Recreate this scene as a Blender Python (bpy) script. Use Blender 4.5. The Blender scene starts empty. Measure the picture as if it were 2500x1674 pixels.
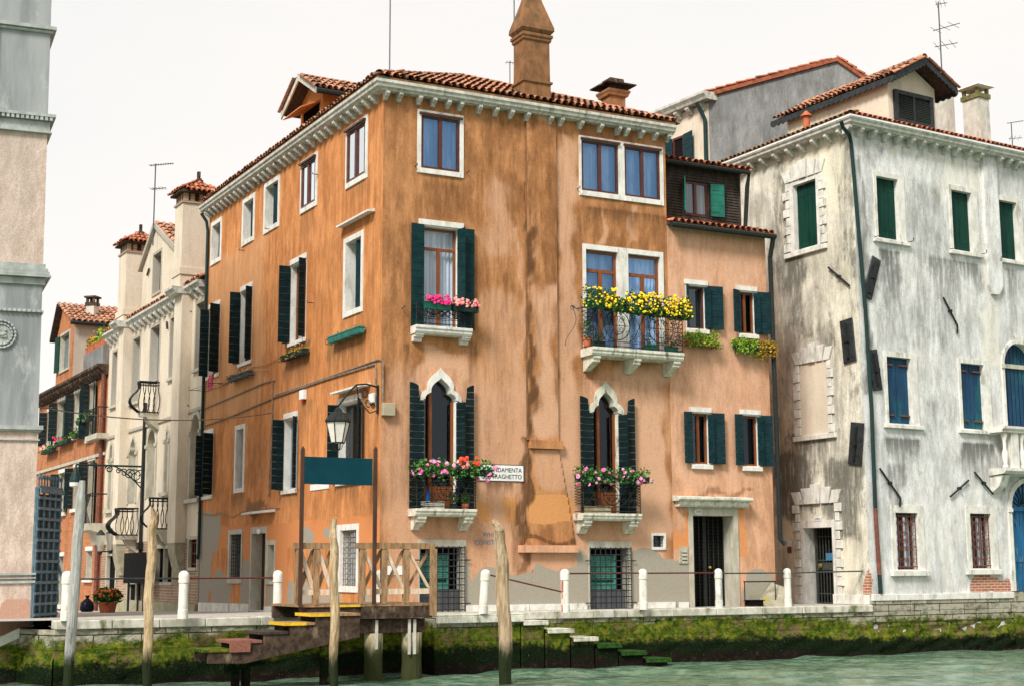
import bpy, bmesh, math, random
import numpy as np
from mathutils import Vector, Matrix
random.seed(7); rng=np.random.default_rng(7)
scn=bpy.context.scene
# ---------------------------------------------------------------- camera, sky, sun, exposure
F=3550.;CX,CY=1250.,837.;EYE=.95            # the photograph is 2500 x 1674; z=0 is the quay top
TILT=math.atan((1388.9-837)/F);ROLL=math.atan(.0042)
cam=bpy.data.cameras.new('camera');co=bpy.data.objects.new('camera',cam);scn.collection.objects.link(co)
r0=Vector((1,0,0));u0=Vector((0,-math.sin(TILT),math.cos(TILT)));f0=Vector((0,math.cos(TILT),math.sin(TILT)))
rr=r0*math.cos(ROLL)-u0*math.sin(ROLL);uu=r0*math.sin(ROLL)+u0*math.cos(ROLL)
m=Matrix((rr,uu,-f0)).transposed().to_4x4();m.translation=Vector((0,0,EYE));co.matrix_world=m
cam.sensor_width=36;cam.lens=F/2500*36;cam.clip_end=2000;scn.camera=co
scn.view_settings.view_transform='Standard';scn.view_settings.look='None'
scn.view_settings.exposure=0.98;scn.view_settings.gamma=1
SUN_EL=math.radians(43);SUN_AZ=math.radians(-153)   # azimuth clockwise from +Y: behind left
w=bpy.data.worlds.new("World");scn.world=w;w.use_nodes=True
nt=w.node_tree;bg=nt.nodes['Background'];bg.inputs[1].default_value=.1
sky=nt.nodes.new('ShaderNodeTexSky');sky.sky_type='NISHITA';sky.sun_disc=False
sky.sun_elevation=SUN_EL;sky.sun_rotation=SUN_AZ
mx=nt.nodes.new('ShaderNodeMix');mx.data_type='RGBA';mx.inputs[0].default_value=.93
nt.links.new(sky.outputs[0],mx.inputs[6])
tc=nt.nodes.new('ShaderNodeTexCoord');mp=nt.nodes.new('ShaderNodeMapping');mp.inputs['Scale'].default_value=(1,1,2.6)
nz=nt.nodes.new('ShaderNodeTexNoise');nz.inputs['Scale'].default_value=2.2;nz.inputs['Detail'].default_value=4
cr=nt.nodes.new('ShaderNodeValToRGB')
cr.color_ramp.elements[0].position=.3;cr.color_ramp.elements[0].color=(4.9,4.85,4.68,1)
cr.color_ramp.elements[1].position=.7;cr.color_ramp.elements[1].color=(5.45,5.12,4.8,1)
nt.links.new(tc.outputs['Generated'],mp.inputs[0]);nt.links.new(mp.outputs[0],nz.inputs[0]);nt.links.new(nz.outputs[0],cr.inputs[0])
nt.links.new(cr.outputs[0],mx.inputs[7]);nt.links.new(mx.outputs[2],bg.inputs[0])
sl=bpy.data.lights.new('sun','SUN');sl.energy=2.3;sl.angle=math.radians(15);sl.color=(1,.965,.91)
so=bpy.data.objects.new('sun',sl);scn.collection.objects.link(so)
sd=Vector((math.sin(SUN_AZ)*math.cos(SUN_EL),math.cos(SUN_AZ)*math.cos(SUN_EL),math.sin(SUN_EL)))
so.rotation_euler=sd.to_track_quat('Z','Y').to_euler()

# ---------------------------------------------------------------- materials
MATS={}
def _m(name):
    m=bpy.data.materials.new(name);m.use_nodes=True;MATS[name]=m
    return m,m.node_tree,m.node_tree.nodes['Principled BSDF']
def N(nt,t,**k):
    n=nt.nodes.new(t)
    for a,b in k.items():
        if a in n.inputs: n.inputs[a].default_value=b
        else: setattr(n,a,b)
    return n
def pos(nt,sc=(1,1,1)):
    g=N(nt,'ShaderNodeNewGeometry');q=N(nt,'ShaderNodeMapping',Scale=sc);nt.links.new(g.outputs['Position'],q.inputs[0]);return q.outputs[0]
def noise(nt,vec,scale,detail=4,rough=.6):
    n=N(nt,'ShaderNodeTexNoise',Scale=scale,Detail=detail,Roughness=rough);nt.links.new(vec,n.inputs['Vector']);return n.outputs[0]
def mathn(nt,op,a,b=None,c=None,clamp=False):
    n=N(nt,'ShaderNodeMath',operation=op,use_clamp=clamp)
    for i,v in enumerate((a,b,c)):
        if v is None: continue
        if isinstance(v,(int,float)): n.inputs[i].default_value=v
        else: nt.links.new(v,n.inputs[i])
    return n.outputs[0]
def smooth(nt,v,a,b):
    n=N(nt,'ShaderNodeMapRange',interpolation_type='SMOOTHSTEP');n.inputs[1].default_value=a;n.inputs[2].default_value=b
    nt.links.new(v,n.inputs[0]);return n.outputs[0]
def mixc(nt,f,a,b,mode='MIX'):
    n=N(nt,'ShaderNodeMix',data_type='RGBA',blend_type=mode)
    for i,v in ((0,f),(6,a),(7,b)):
        if isinstance(v,(int,float)): n.inputs[i].default_value=v
        elif isinstance(v,(tuple,list)): n.inputs[i].default_value=(*v[:3],1)
        else: nt.links.new(v,n.inputs[i])
    return n.outputs[2]
def bump(nt,p,h,st=.3,dist=.02):
    b=N(nt,'ShaderNodeBump',Strength=st,Distance=dist);nt.links.new(h,b.inputs['Height']);nt.links.new(b.outputs[0],p.inputs['Normal'])
def plain(name,c1,c2=None,scale=6,rough=.8,bmp=.2,streak=1.,metal=0,lo=.35,hi=.65,c3=None,s3=1.2):
    m,nt,p=_m(name);c2=c2 or tuple(x*.7 for x in c1)
    v=pos(nt,(1,1,streak));n=noise(nt,v,scale,5,.65)
    col=mixc(nt,smooth(nt,n,lo,hi),c2,c1)
    if c3: col=mixc(nt,smooth(nt,noise(nt,pos(nt,(1,1,.35)),s3,5,.7),.52,.68),col,c3)
    nt.links.new(col,p.inputs['Base Color']);p.inputs['Roughness'].default_value=rough;p.inputs['Metallic'].default_value=metal;p.inputs['Specular IOR Level'].default_value=.03 if max(c1)<.02 else (.12 if max(c1)<.1 else .25)
    if bmp: bump(nt,p,n,bmp,.02)
    return m
def plaster(name,c1,c2,dirt,wash,grey,patch,bmp=.25,crack=0,rag=.28,brk=None,blot=0,mott=1):
    """render: two tones in vertical streaks + stain masks from the wall's 'stain' attribute (R dirt, G wash, B bare render, A patch)"""
    m,nt,p=_m(name)
    v=pos(nt,(1,1,.16));v1=pos(nt,(1,1,.8))
    n1=noise(nt,v,2.6,6,.7);n2=noise(nt,v1,.9,5,.6);n3=noise(nt,v1,11,5,.75);n4=noise(nt,pos(nt,(1,1,.12)),9,4,.7)
    base=mixc(nt,smooth(nt,mathn(nt,'ADD',mathn(nt,'MULTIPLY',n1,.5),mathn(nt,'MULTIPLY',n2,.5)),.44,.56),c2,c1)
    mot=noise(nt,pos(nt,(1,1,.3)),4.5,6,.75);base=mixc(nt,1,base,mixc(nt,smooth(nt,mot,.36,.64),(.80,.78,.75) if mott else (.95,.95,.94),(1.12,1.12,1.12) if mott else (1.03,1.03,1.03)),'MULTIPLY')
    fl=noise(nt,pos(nt,(1,1,.6)),17,7,.8);base=mixc(nt,mathn(nt,'MULTIPLY',smooth(nt,fl,.56,.68),.45 if mott else .1),base,wash);base=mixc(nt,mathn(nt,'MULTIPLY',smooth(nt,fl,.44,.34),.35 if mott else .08),base,dirt)
    at=N(nt,'ShaderNodeAttribute',attribute_name='stain');sp=N(nt,'ShaderNodeSeparateColor');nt.links.new(at.outputs['Color'],sp.inputs[0])
    rg=mathn(nt,'MULTIPLY',mathn(nt,'SUBTRACT',n3,.5),.9);big=mathn(nt,'MULTIPLY',mathn(nt,'SUBTRACT',n2,.5),1.3)
    def mask(ch,a,b,nn): return smooth(nt,mathn(nt,'ADD',ch,nn),a,b)
    g=mathn(nt,'MULTIPLY',sp.outputs[1],mask(sp.outputs[1],.05,.95,mathn(nt,'ADD',rg,mathn(nt,'MULTIPLY',mathn(nt,'SUBTRACT',n1,.5),1.6))))
    base=mixc(nt,g,base,wash)
    base=mixc(nt,mask(at.outputs['Alpha'],.44,.56,mathn(nt,'MULTIPLY',rg,.5)),base,patch)
    st=mathn(nt,'ADD',mathn(nt,'MULTIPLY',mathn(nt,'SUBTRACT',n4,.5),2.6),mathn(nt,'MULTIPLY',rg,.7))
    base=mixc(nt,mathn(nt,'MULTIPLY',mathn(nt,'MULTIPLY',sp.outputs[0],1.0,clamp=True),smooth(nt,mathn(nt,'ADD',sp.outputs[0],st),.05,1.0)),base,dirt)
    if blot:
        bl=noise(nt,pos(nt,(1,1,.55)),1.9,10,.78);base=mixc(nt,mathn(nt,'MULTIPLY',smooth(nt,mathn(nt,'ADD',bl,mathn(nt,'MULTIPLY',sp.outputs[0],.10)),.55,.66),blot),base,dirt)
    if brk:
        dt=N(nt,'ShaderNodeVectorMath',operation='DOT_PRODUCT');dt.inputs[1].default_value=(*brk,0);g_=N(nt,'ShaderNodeNewGeometry');nt.links.new(g_.outputs['Position'],dt.inputs[0])
        s_=N(nt,'ShaderNodeSeparateXYZ');nt.links.new(g_.outputs['Position'],s_.inputs[0]);c_=N(nt,'ShaderNodeCombineXYZ');nt.links.new(dt.outputs['Value'],c_.inputs[0]);nt.links.new(s_.outputs[2],c_.inputs[1])
        b_=N(nt,'ShaderNodeTexBrick');nt.links.new(c_.outputs[0],b_.inputs['Vector']);b_.inputs['Scale'].default_value=1;b_.inputs['Brick Width'].default_value=.26;b_.inputs['Row Height'].default_value=.075;b_.inputs['Mortar Size'].default_value=.013
        b_.inputs['Color1'].default_value=(*grey,1);b_.inputs['Color2'].default_value=(grey[0]*.7,grey[1]*.6,grey[2]*.6,1);b_.inputs['Mortar'].default_value=(.5,.42,.34,1);grey=b_.outputs[0]
    base=mixc(nt,mask(sp.outputs[2],.46,.54,mathn(nt,'ADD',mathn(nt,'MULTIPLY',rg,rag),mathn(nt,'MULTIPLY',big,.10))),base,grey)
    fine=noise(nt,pos(nt),38,3,.8)
    base=mixc(nt,1,base,mixc(nt,smooth(nt,fine,.3,.7),(.84,.83,.8),(1.1,1.1,1.1)),'MULTIPLY')
    nt.links.new(base,p.inputs['Base Color']);p.inputs['Roughness'].default_value=.93
    p.inputs['Specular IOR Level'].default_value=.2
    bump(nt,p,mathn(nt,'ADD',n3,mathn(nt,'MULTIPLY',fine,.4)),bmp,.03)
    return m
plaster('orange_front',(.48,.225,.095),(.32,.14,.055),(.13,.06,.025),(.64,.375,.24),(.34,.31,.25),(.62,.29,.11))
plaster('orange_side',(.63,.27,.10),(.50,.20,.068),(.20,.105,.045),(.62,.34,.17),(.33,.30,.245),(.60,.235,.085))
plaster('orange_low',(.65,.37,.235),(.60,.325,.195),(.26,.14,.08),(.68,.41,.28),(.34,.31,.25),(.66,.27,.10))
plaster('white_side',(.75,.72,.625),(.50,.48,.41),(.13,.125,.105),(.80,.74,.58),(.48,.17,.09),(.60,.50,.33),.5,brk=(.5,-.86),blot=.62)
plaster('white_front',(.73,.735,.73),(.58,.59,.59),(.13,.13,.12),(.80,.76,.64),(.50,.17,.09),(.60,.26,.12),.4,brk=(.85,.52),blot=.34)
plaster('cream',(.70,.61,.49),(.62,.54,.43),(.30,.26,.2),(.66,.58,.46),(.30,.19,.12),(.4,.36,.3),.15,mott=0)
plaster('cream_grey',(.44,.40,.34),(.40,.36,.30),(.25,.22,.18),(.5,.46,.38),(.4,.3,.2),(.3,.28,.24),.15,mott=0)
plaster('grey_render',(.235,.24,.24),(.17,.175,.175),(.09,.09,.09),(.33,.33,.32),(.4,.3,.2),(.3,.28,.24),.4)
plaster('pink_stucco',(.66,.53,.455),(.60,.475,.405),(.3,.2,.15),(.42,.35,.30),(.50,.30,.22),(.3,.2,.15),.6)
plain('marble',(.33,.345,.345),(.20,.215,.22),1.8,.6,.15,.13,c3=(.40,.41,.40),s3=2.5)
plain('marble_trim',(.44,.46,.43),(.30,.32,.30),4,.6,.15,.6)
plain('white_stone',(.76,.74,.68),(.58,.56,.50),5,.7,.25,.6,c3=(.36,.35,.30),s3=3)
plain('kerb_stone',(.62,.59,.51),(.40,.38,.30),5,.8,.4,.6,c3=(.13,.14,.06),s3=2.2)
plain('moss_top',(.028,.085,.016),(.014,.04,.008),12,.85,.5)
plain('clean_stone',(.76,.74,.69),(.62,.60,.54),5,.7,.15,.6,c3=(.48,.46,.40),s3=5)
plain('bollard_paint',(.80,.77,.70),(.66,.62,.53),7,.7,.2,.5,c3=(.5,.45,.36),s3=4)
plain('cornice_stone',(.62,.60,.54),(.42,.41,.36),7,.75,.3,.6,c3=(.24,.25,.21),s3=4)
plain('balcony_stone',(.72,.70,.60),(.50,.49,.40),8,.8,.35,.5,c3=(.16,.16,.09),s3=5)
plain('door_stone',(.50,.47,.38),(.38,.35,.27),6,.8,.3,.4,c3=(.6,.58,.5),s3=2)
plain('orange_chimney',(.27,.13,.055),(.16,.08,.036),5,.9,.5,.6,c3=(.08,.065,.035),s3=2.2)
plain('brown_render',(.42,.18,.08),(.28,.12,.055),5,.9,.4,.5)
plain('orange_plain',(.62,.25,.08),(.52,.2,.06),3,.9,.3,.4)
plain('render_wedge',(.40,.37,.28),(.28,.26,.18),6,.9,.5,c3=(.30,.27,.07),s3=3)
plain('dark_green',(.007,.019,.020),(.003,.010,.011),4,.5,.15)
plain('dark_green_highlight',(.035,.065,.07),(.02,.045,.05),4,.5,0)  # paler plank lips: highlight at the shutter overlaps put into the colour
plain('front_green',(.006,.034,.036),(.003,.021,.024),4,.5,.15)
plain('slate_green',(.009,.036,.043),(.005,.022,.028),4,.5,.15)
plain('attic_green',(.015,.16,.11),(.01,.11,.08),4,.6,.15)
plain('shutter_green',(.006,.047,.031),(.003,.03,.022),5,.6,.15,.2)
plain('shutter_blue',(.006,.055,.12),(.005,.032,.08),5,.55,.15,.2,c3=(.005,.11,.12),s3=1.5)
plain('door_blue',(.012,.14,.30),(.01,.085,.19),6,.55,.3,.15,c3=(.16,.25,.28),s3=6)
plain('brown_frame',(.10,.032,.022),(.07,.02,.015),8,.4,0)
plain('wood_frame',(.24,.075,.022),(.17,.05,.015),10,.4,.1,.2)
plain('dark_wood',(.075,.06,.05),(.04,.03,.025),10,.8,.4,.3)
plain('jetty_wood',(.38,.235,.12),(.20,.115,.06),14,.8,.4,.25)
plain('pale_wood',(.74,.60,.46),(.55,.40,.27),14,.8,.4,.25)
plain('beam_wood',(.085,.055,.037),(.035,.023,.017),9,.85,.5,1,c3=(.22,.16,.11),s3=3)
plain('iron',(.030,.033,.030),(.015,.017,.016),20,.5,.1)
plain('iron_grey',(.075,.085,.075),(.04,.045,.04),20,.5,.1)
plain('gate_sheet',(.06,.095,.12),(.035,.06,.08),8,.5,.2)
plain('gate_iron',(.12,.185,.225),(.07,.12,.15),8,.45,.2)
plain('anchor_iron',(.05,.055,.06),(.03,.033,.036),8,.5,.2,metal=.3)
plain('pipe_green',(.014,.045,.042),(.02,.03,.03),6,.45,.1)
plain('rust',(.20,.075,.05),(.12,.04,.03),10,.6,.2)
plain('rod_red',(.13,.03,.022),(.07,.02,.018),14,.5,.1)
plain('lead_pipe',(.20,.18,.14),(.12,.10,.08),8,.6,.2)
plain('conduit',(.30,.24,.19),(.18,.12,.08),8,.7,.1)
plain('aerial',(.10,.11,.12),(.08,.09,.1),8,.4,0,metal=.6)
plain('sign_teal',(.003,.045,.062),(.002,.036,.052),2,.45,.05)
plain('post_brown',(.085,.045,.032),(.055,.03,.022),8,.6,.2,.2)
plain('box_beige',(.42,.37,.25),(.36,.31,.21),5,.5,0)
plain('plastic_white',(.8,.8,.78),(.7,.7,.68),5,.4,0)
plain('red_plastic',(.6,.03,.01),None,5,.4,0)
plain('yellow_paint',(.82,.52,.02),(.6,.36,.02),10,.6,.1)
plain('ink',(.03,.03,.035),None,5,.6,0)
plain('ink_blue',(.01,.16,.33),(.10,.2,.28),30,.8,0)
plain('board_black',(.008,.008,.008),None,5,.6,0)
plain('interior_dark',(.012,.011,.010),None,5,.9,0)
plain('interior_beige',(.42,.36,.24),(.36,.3,.2),3,.9,0)
plain('curtain',(.80,.84,.88),(.45,.5,.56),9,.9,0,.03,lo=.38,hi=.62)
plain('curtain_blue',(.86,.88,.92),(.46,.56,.72),6,.9,0,.12,lo=.42,hi=.58)
plain('lace',(.7,.72,.68),(.4,.42,.4),12,.9,0,.05)
plain('screen',(.14,.14,.15),(.09,.09,.10),6,.7,0,.05)
plain('stone_beige_dark',(.40,.34,.26),(.33,.27,.2),3,.9,.1)
plain('terracotta',(.50,.15,.065),(.38,.11,.05),8,.8,.2)
plain('planter_green',(.010,.11,.075),(.008,.08,.05),8,.5,0)
plain('planter_dark',(.02,.04,.035),None,8,.6,0)
plain('louvre_teal',(.10,.36,.28),(.06,.25,.20),8,.5,0)
plain('lamp_white',(.80,.77,.70),(.7,.67,.6),5,.4,0)
plain('planter_teal',(.03,.26,.20),(.02,.16,.13),8,.5,0)
plain('bag_black',(.012,.012,.018),(.006,.006,.01),8,.22,.6)
plain('cloth_pink',(.75,.16,.24),(.6,.1,.17),12,.9,.2)
plain('mat_red',(.27,.11,.075),(.2,.08,.06),20,.95,.3)
plain('brass',(.7,.45,.1),None,8,.3,0,metal=.9)
plain('blue_paint',(.01,.13,.45),None,8,.5,0)
plain('tower_cap_white',(.84,.84,.82),(.7,.7,.68),5,.7,.1)
plain('chimney_mossy',(.20,.19,.07),(.10,.10,.04),9,.9,.4)
plain('chimney_pale',(.62,.58,.50),(.46,.44,.38),7,.9,.4,.6,c3=(.36,.36,.34),s3=4)
plain('stem_green',(.05,.11,.03),None,8,.8,0)
# leaves / petals: colour varies per leaf by the 'tint' attribute
def leafy(name,c1,c2,rough=.65):
    m,nt,p=_m(name);at=N(nt,'ShaderNodeAttribute',attribute_name='tint')
    nt.links.new(mixc(nt,at.outputs['Fac'],c1,c2),p.inputs['Base Color']);p.inputs['Roughness'].default_value=rough
    p.inputs['Specular IOR Level'].default_value=.3
leafy('leaf',(.022,.10,.014),(.09,.25,.03));leafy('leaf_dark',(.012,.06,.010),(.05,.15,.025));leafy('leaf_lime',(.10,.24,.015),(.34,.46,.05))
leafy('leaf_rust',(.20,.20,.02),(.50,.24,.03));leafy('petal_pink',(.70,.08,.32),(.92,.34,.62));leafy('petal_magenta',(.75,.01,.13),(.88,.03,.26))
leafy('petal_salmon',(.85,.16,.2),(.95,.42,.36));leafy('petal_red',(.75,.02,.01),(.85,.10,.03));leafy('petal_yellow',(.85,.50,.005),(.95,.72,.02))
leafy('petal_orange',(.62,.10,.02),(.75,.22,.06))
leafy('roof_tile',(.20,.10,.06),(.70,.32,.19),.85);leafy('roof_tile_red',(.30,.085,.04),(.62,.22,.11),.85);leafy('roof_tile_brown',(.15,.085,.035),(.40,.20,.08),.85)
def tile_mat_noise(nm):
    m=MATS[nm];nt=m.node_tree;p=nt.nodes['Principled BSDF'];src=p.inputs['Base Color'].links[0].from_socket
    n=noise(nt,pos(nt),7,5,.7);nt.links.new(mixc(nt,smooth(nt,n,.42,.68),src,mixc(nt,1,src,(.42,.44,.34),'MULTIPLY')),p.inputs['Base Color']);bump(nt,p,noise(nt,pos(nt),25,4),.4,.02)
for q in ('roof_tile','roof_tile_red','roof_tile_brown'): tile_mat_noise(q)
def glass(name,tint,rough=.03,refl=.35,trans=(.8,.85,.9)):
    m,nt,p=_m(name);nt.nodes.remove(p);o=nt.nodes['Material Output']
    g=N(nt,'ShaderNodeBsdfGlossy',Roughness=rough);g.inputs[0].default_value=(*tint,1)
    t=N(nt,'ShaderNodeBsdfTransparent');t.inputs[0].default_value=(*trans,1)
    x=N(nt,'ShaderNodeMixShader');fr=N(nt,'ShaderNodeLayerWeight',Blend=.35)
    nt.links.new(mathn(nt,'ADD',mathn(nt,'MULTIPLY',fr.outputs['Fresnel'],.9),refl,clamp=True),x.inputs[0])
    nt.links.new(t.outputs[0],x.inputs[1]);nt.links.new(g.outputs[0],x.inputs[2]);nt.links.new(x.outputs[0],o.inputs[0])
glass('glass',(.62,.80,1),.03,.10);glass('glass_blue',(.30,.58,1.0),.03,.16,(.74,.86,1.0));glass('glass_clear',(.9,.95,1),.03,.03);glass('glass_bright',(.9,.96,1),.04,.75);glass('lamp_glass',(.9,.9,.85),.3,.5,(.9,.9,.85))
glass('glass_dark',(.5,.6,.7),.05,.02,(.5,.5,.5))
def brick(name,d,c1,c2,mortar,scale=1.,bw=.26,rh=.072,ms=.012,dirt=.5):
    m,nt,p=_m(name);g=N(nt,'ShaderNodeNewGeometry')
    dt=N(nt,'ShaderNodeVectorMath',operation='DOT_PRODUCT');dt.inputs[1].default_value=(d[0],d[1],0);nt.links.new(g.outputs['Position'],dt.inputs[0])
    s=N(nt,'ShaderNodeSeparateXYZ');nt.links.new(g.outputs['Position'],s.inputs[0]);c=N(nt,'ShaderNodeCombineXYZ')
    nt.links.new(dt.outputs['Value'],c.inputs[0]);nt.links.new(s.outputs[2],c.inputs[1])
    b=N(nt,'ShaderNodeTexBrick');nt.links.new(c.outputs[0],b.inputs['Vector'])
    b.inputs['Scale'].default_value=1;b.inputs['Brick Width'].default_value=bw;b.inputs['Row Height'].default_value=rh;b.inputs['Mortar Size'].default_value=ms
    b.inputs['Color1'].default_value=(*c1,1);b.inputs['Color2'].default_value=(*c2,1);b.inputs['Mortar'].default_value=(*mortar,1)
    n=noise(nt,pos(nt,(1,1,.4)),1.3,6,.7)
    col=mixc(nt,smooth(nt,n,.45,.75),b.outputs[0],mixc(nt,1,b.outputs[0],(dirt,dirt*.95,dirt*.9),'MULTIPLY'))
    nt.links.new(col,p.inputs['Base Color']);p.inputs['Roughness'].default_value=.9;bump(nt,p,b.outputs['Fac'],-.3,.01)
def quaymat(name,d):
    """stone quay: pale blocks above, yellow-green moss, black-green weed down at the water"""
    m,nt,p=_m(name);g=N(nt,'ShaderNodeNewGeometry')
    dt=N(nt,'ShaderNodeVectorMath',operation='DOT_PRODUCT');dt.inputs[1].default_value=(d[0],d[1],0);nt.links.new(g.outputs['Position'],dt.inputs[0])
    s=N(nt,'ShaderNodeSeparateXYZ');nt.links.new(g.outputs['Position'],s.inputs[0]);c=N(nt,'ShaderNodeCombineXYZ')
    nt.links.new(dt.outputs['Value'],c.inputs[0]);nt.links.new(s.outputs[2],c.inputs[1])
    b=N(nt,'ShaderNodeTexBrick');nt.links.new(c.outputs[0],b.inputs['Vector'])
    b.inputs['Scale'].default_value=1;b.inputs['Brick Width'].default_value=.95;b.inputs['Row Height'].default_value=.29;b.inputs['Mortar Size'].default_value=.012
    b.inputs['Color1'].default_value=(.50,.46,.37,1);b.inputs['Color2'].default_value=(.38,.34,.26,1);b.inputs['Mortar'].default_value=(.05,.05,.03,1)
    n=noise(nt,pos(nt,(1,1,1.6)),1.7,7,.68);n2=noise(nt,pos(nt),9,6,.72);n3=noise(nt,pos(nt),30,4,.8)
    z=mathn(nt,'ADD',s.outputs[2],mathn(nt,'MULTIPLY',mathn(nt,'SUBTRACT',n,.5),.75));z=mathn(nt,'ADD',z,mathn(nt,'MULTIPLY',mathn(nt,'SUBTRACT',n2,.5),.35))
    sx=smooth(nt,s.outputs[0],-5.2,-7.6);sx2=smooth(nt,s.outputs[0],7.2,8.4);z=mathn(nt,'ADD',z,mathn(nt,'MULTIPLY',mathn(nt,'ADD',sx,sx2),.17))
    moss=mixc(nt,smooth(nt,n2,.35,.65),(.045,.14,.012),(.30,.30,.03))
    moss=mixc(nt,smooth(nt,noise(nt,pos(nt),2.6,5,.7),.5,.62),moss,(.26,.20,.09))
    col=mixc(nt,smooth(nt,z,-.12,-.30),b.outputs[0],mixc(nt,.5,moss,mixc(nt,1,moss,b.outputs[0],'MULTIPLY')))
    weed=mixc(nt,smooth(nt,n3,.45,.75),(.004,.007,.003),(.02,.055,.008))
    dk=smooth(nt,noise(nt,pos(nt,(1,1,2)),3.3,6,.75),.44,.66);col=mixc(nt,dk,col,mixc(nt,1,col,(.28,.34,.22),'MULTIPLY'))
    col=mixc(nt,smooth(nt,z,-.60,-.80),col,weed)
    col=mixc(nt,smooth(nt,z,-1.02,-1.14),col,mixc(nt,smooth(nt,n2,.5,.7),(.012,.008,.006),(.06,.035,.02)))
    spot=smooth(nt,noise(nt,pos(nt),34,2,.5),.74,.78);col=mixc(nt,spot,col,(.5,.48,.4))
    nt.links.new(col,p.inputs['Base Color']);p.inputs['Roughness'].default_value=.75
    p.inputs['Specular IOR Level'].default_value=.08
    bump(nt,p,mathn(nt,'ADD',mathn(nt,'ADD',n2,n3),mathn(nt,'MULTIPLY',b.outputs['Fac'],-.8)),.7,.05)
def polemat(name,c1,c2,wet=(.02,.028,.012)):
    m,nt,p=_m(name);g=N(nt,'ShaderNodeNewGeometry');s=N(nt,'ShaderNodeSeparateXYZ');nt.links.new(g.outputs['Position'],s.inputs[0])
    n=noise(nt,pos(nt,(1,1,.12)),16,6,.7);n2=noise(nt,pos(nt,(1,1,.4)),3.2,5,.7)
    col=mixc(nt,smooth(nt,n,.38,.62),c2,c1);col=mixc(nt,smooth(nt,n2,.55,.7),col,tuple(x*.45 for x in c2))
    z=mathn(nt,'ADD',s.outputs[2],mathn(nt,'MULTIPLY',mathn(nt,'SUBTRACT',n2,.5),.8))
    col=mixc(nt,smooth(nt,z,-.35,-.75),col,wet)
    nt.links.new(col,p.inputs['Base Color']);p.inputs['Roughness'].default_value=.85;p.inputs['Specular IOR Level'].default_value=.1;bump(nt,p,n,.8,.05)
polemat('pole_grey',(.46,.46,.43),(.29,.29,.265));polemat('pole_brown',(.58,.44,.27),(.33,.22,.12));polemat('pole_tan',(.50,.38,.25),(.30,.21,.12))
polemat('pile_concrete',(.62,.52,.32),(.50,.42,.26),(.045,.05,.018))
m,nt,p=_m('canal_water')
v=pos(nt,(1,1.0,1));n=noise(nt,v,2.4,6,.6)
nt.links.new(mixc(nt,smooth(nt,n,.35,.65),(.06,.13,.08),(.16,.24,.16)),p.inputs['Base Color']);p.inputs['Roughness'].default_value=.06;p.inputs['IOR'].default_value=1.33
bump(nt,p,noise(nt,pos(nt,(.6,1,1)),4.2,4,.6),1.0,.07)
m,nt,p=_m('paving')
b=N(nt,'ShaderNodeTexBrick');nt.links.new(pos(nt),b.inputs['Vector']);b.inputs['Scale'].default_value=1;b.inputs['Brick Width'].default_value=.8;b.inputs['Row Height'].default_value=.45;b.inputs['Mortar Size'].default_value=.012
b.inputs['Color1'].default_value=(.45,.43,.38,1);b.inputs['Color2'].default_value=(.37,.35,.31,1);b.inputs['Mortar'].default_value=(.16,.15,.13,1)
nt.links.new(b.outputs[0],p.inputs['Base Color']);p.inputs['Roughness'].default_value=.85;bump(nt,p,b.outputs['Fac'],-.2,.01)
plain('seabed',(.05,.06,.04),None,1,.9,0)
# ---------------------------------------------------------------- geometry helpers
def ray(x,y):
    a=(x-CX)/F;b=(CY-y)/F
    a,b=a*math.cos(ROLL)+b*math.sin(ROLL),-a*math.sin(ROLL)+b*math.cos(ROLL)
    return np.array([a,math.cos(TILT)-b*math.sin(TILT),math.sin(TILT)+b*math.cos(TILT)])
def atz(x,y,z):
    r=ray(x,y);k=(z-EYE)/r[2];q=r*k;return np.array([q[0],q[1],z])
def aty(x,y,Y):
    r=ray(x,y);k=Y/r[1];return np.array([0,0,EYE])+r*k
class Fr:
    """a vertical plane: u along it to the right, z up, w outwards"""
    def __init__(s,o,d):
        d=np.array(d[:2],float);s.d=d/np.hypot(*d);s.o=np.array(o[:2],float);s.n=np.array([s.d[1],-s.d[0]])
    def px(s,x,y,w=0):
        r=ray(x,y);o=s.o+s.n*w;k=np.dot(o,s.n)/np.dot(r[:2],s.n);q=r*k
        return float(np.dot(q[:2]-o,s.d)),float(q[2]+EYE)
    def p(s,u,z,w=0):
        q=s.o+s.d*u+s.n*w;return (float(q[0]),float(q[1]),float(z))
    def rect(s,x0,y0,x1,y1,w=0):
        a=s.px(x0,y0,w);b=s.px(x1,y1,w);return a[0],b[0],b[1],a[1]      # u0,u1,z0,z1
    def sub(s,u,w,ang):
        """frame hinged at (u,w): 0 = along +u, 90 = straight outwards"""
        a=math.radians(ang);q=s.p(u,0,w);return Fr(q,s.d*math.cos(a)+s.n*math.sin(a))
PLAST={'orange_front','orange_side','orange_low','white_side','white_front','cream','cream_grey','grey_render','pink_stucco'}
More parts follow.
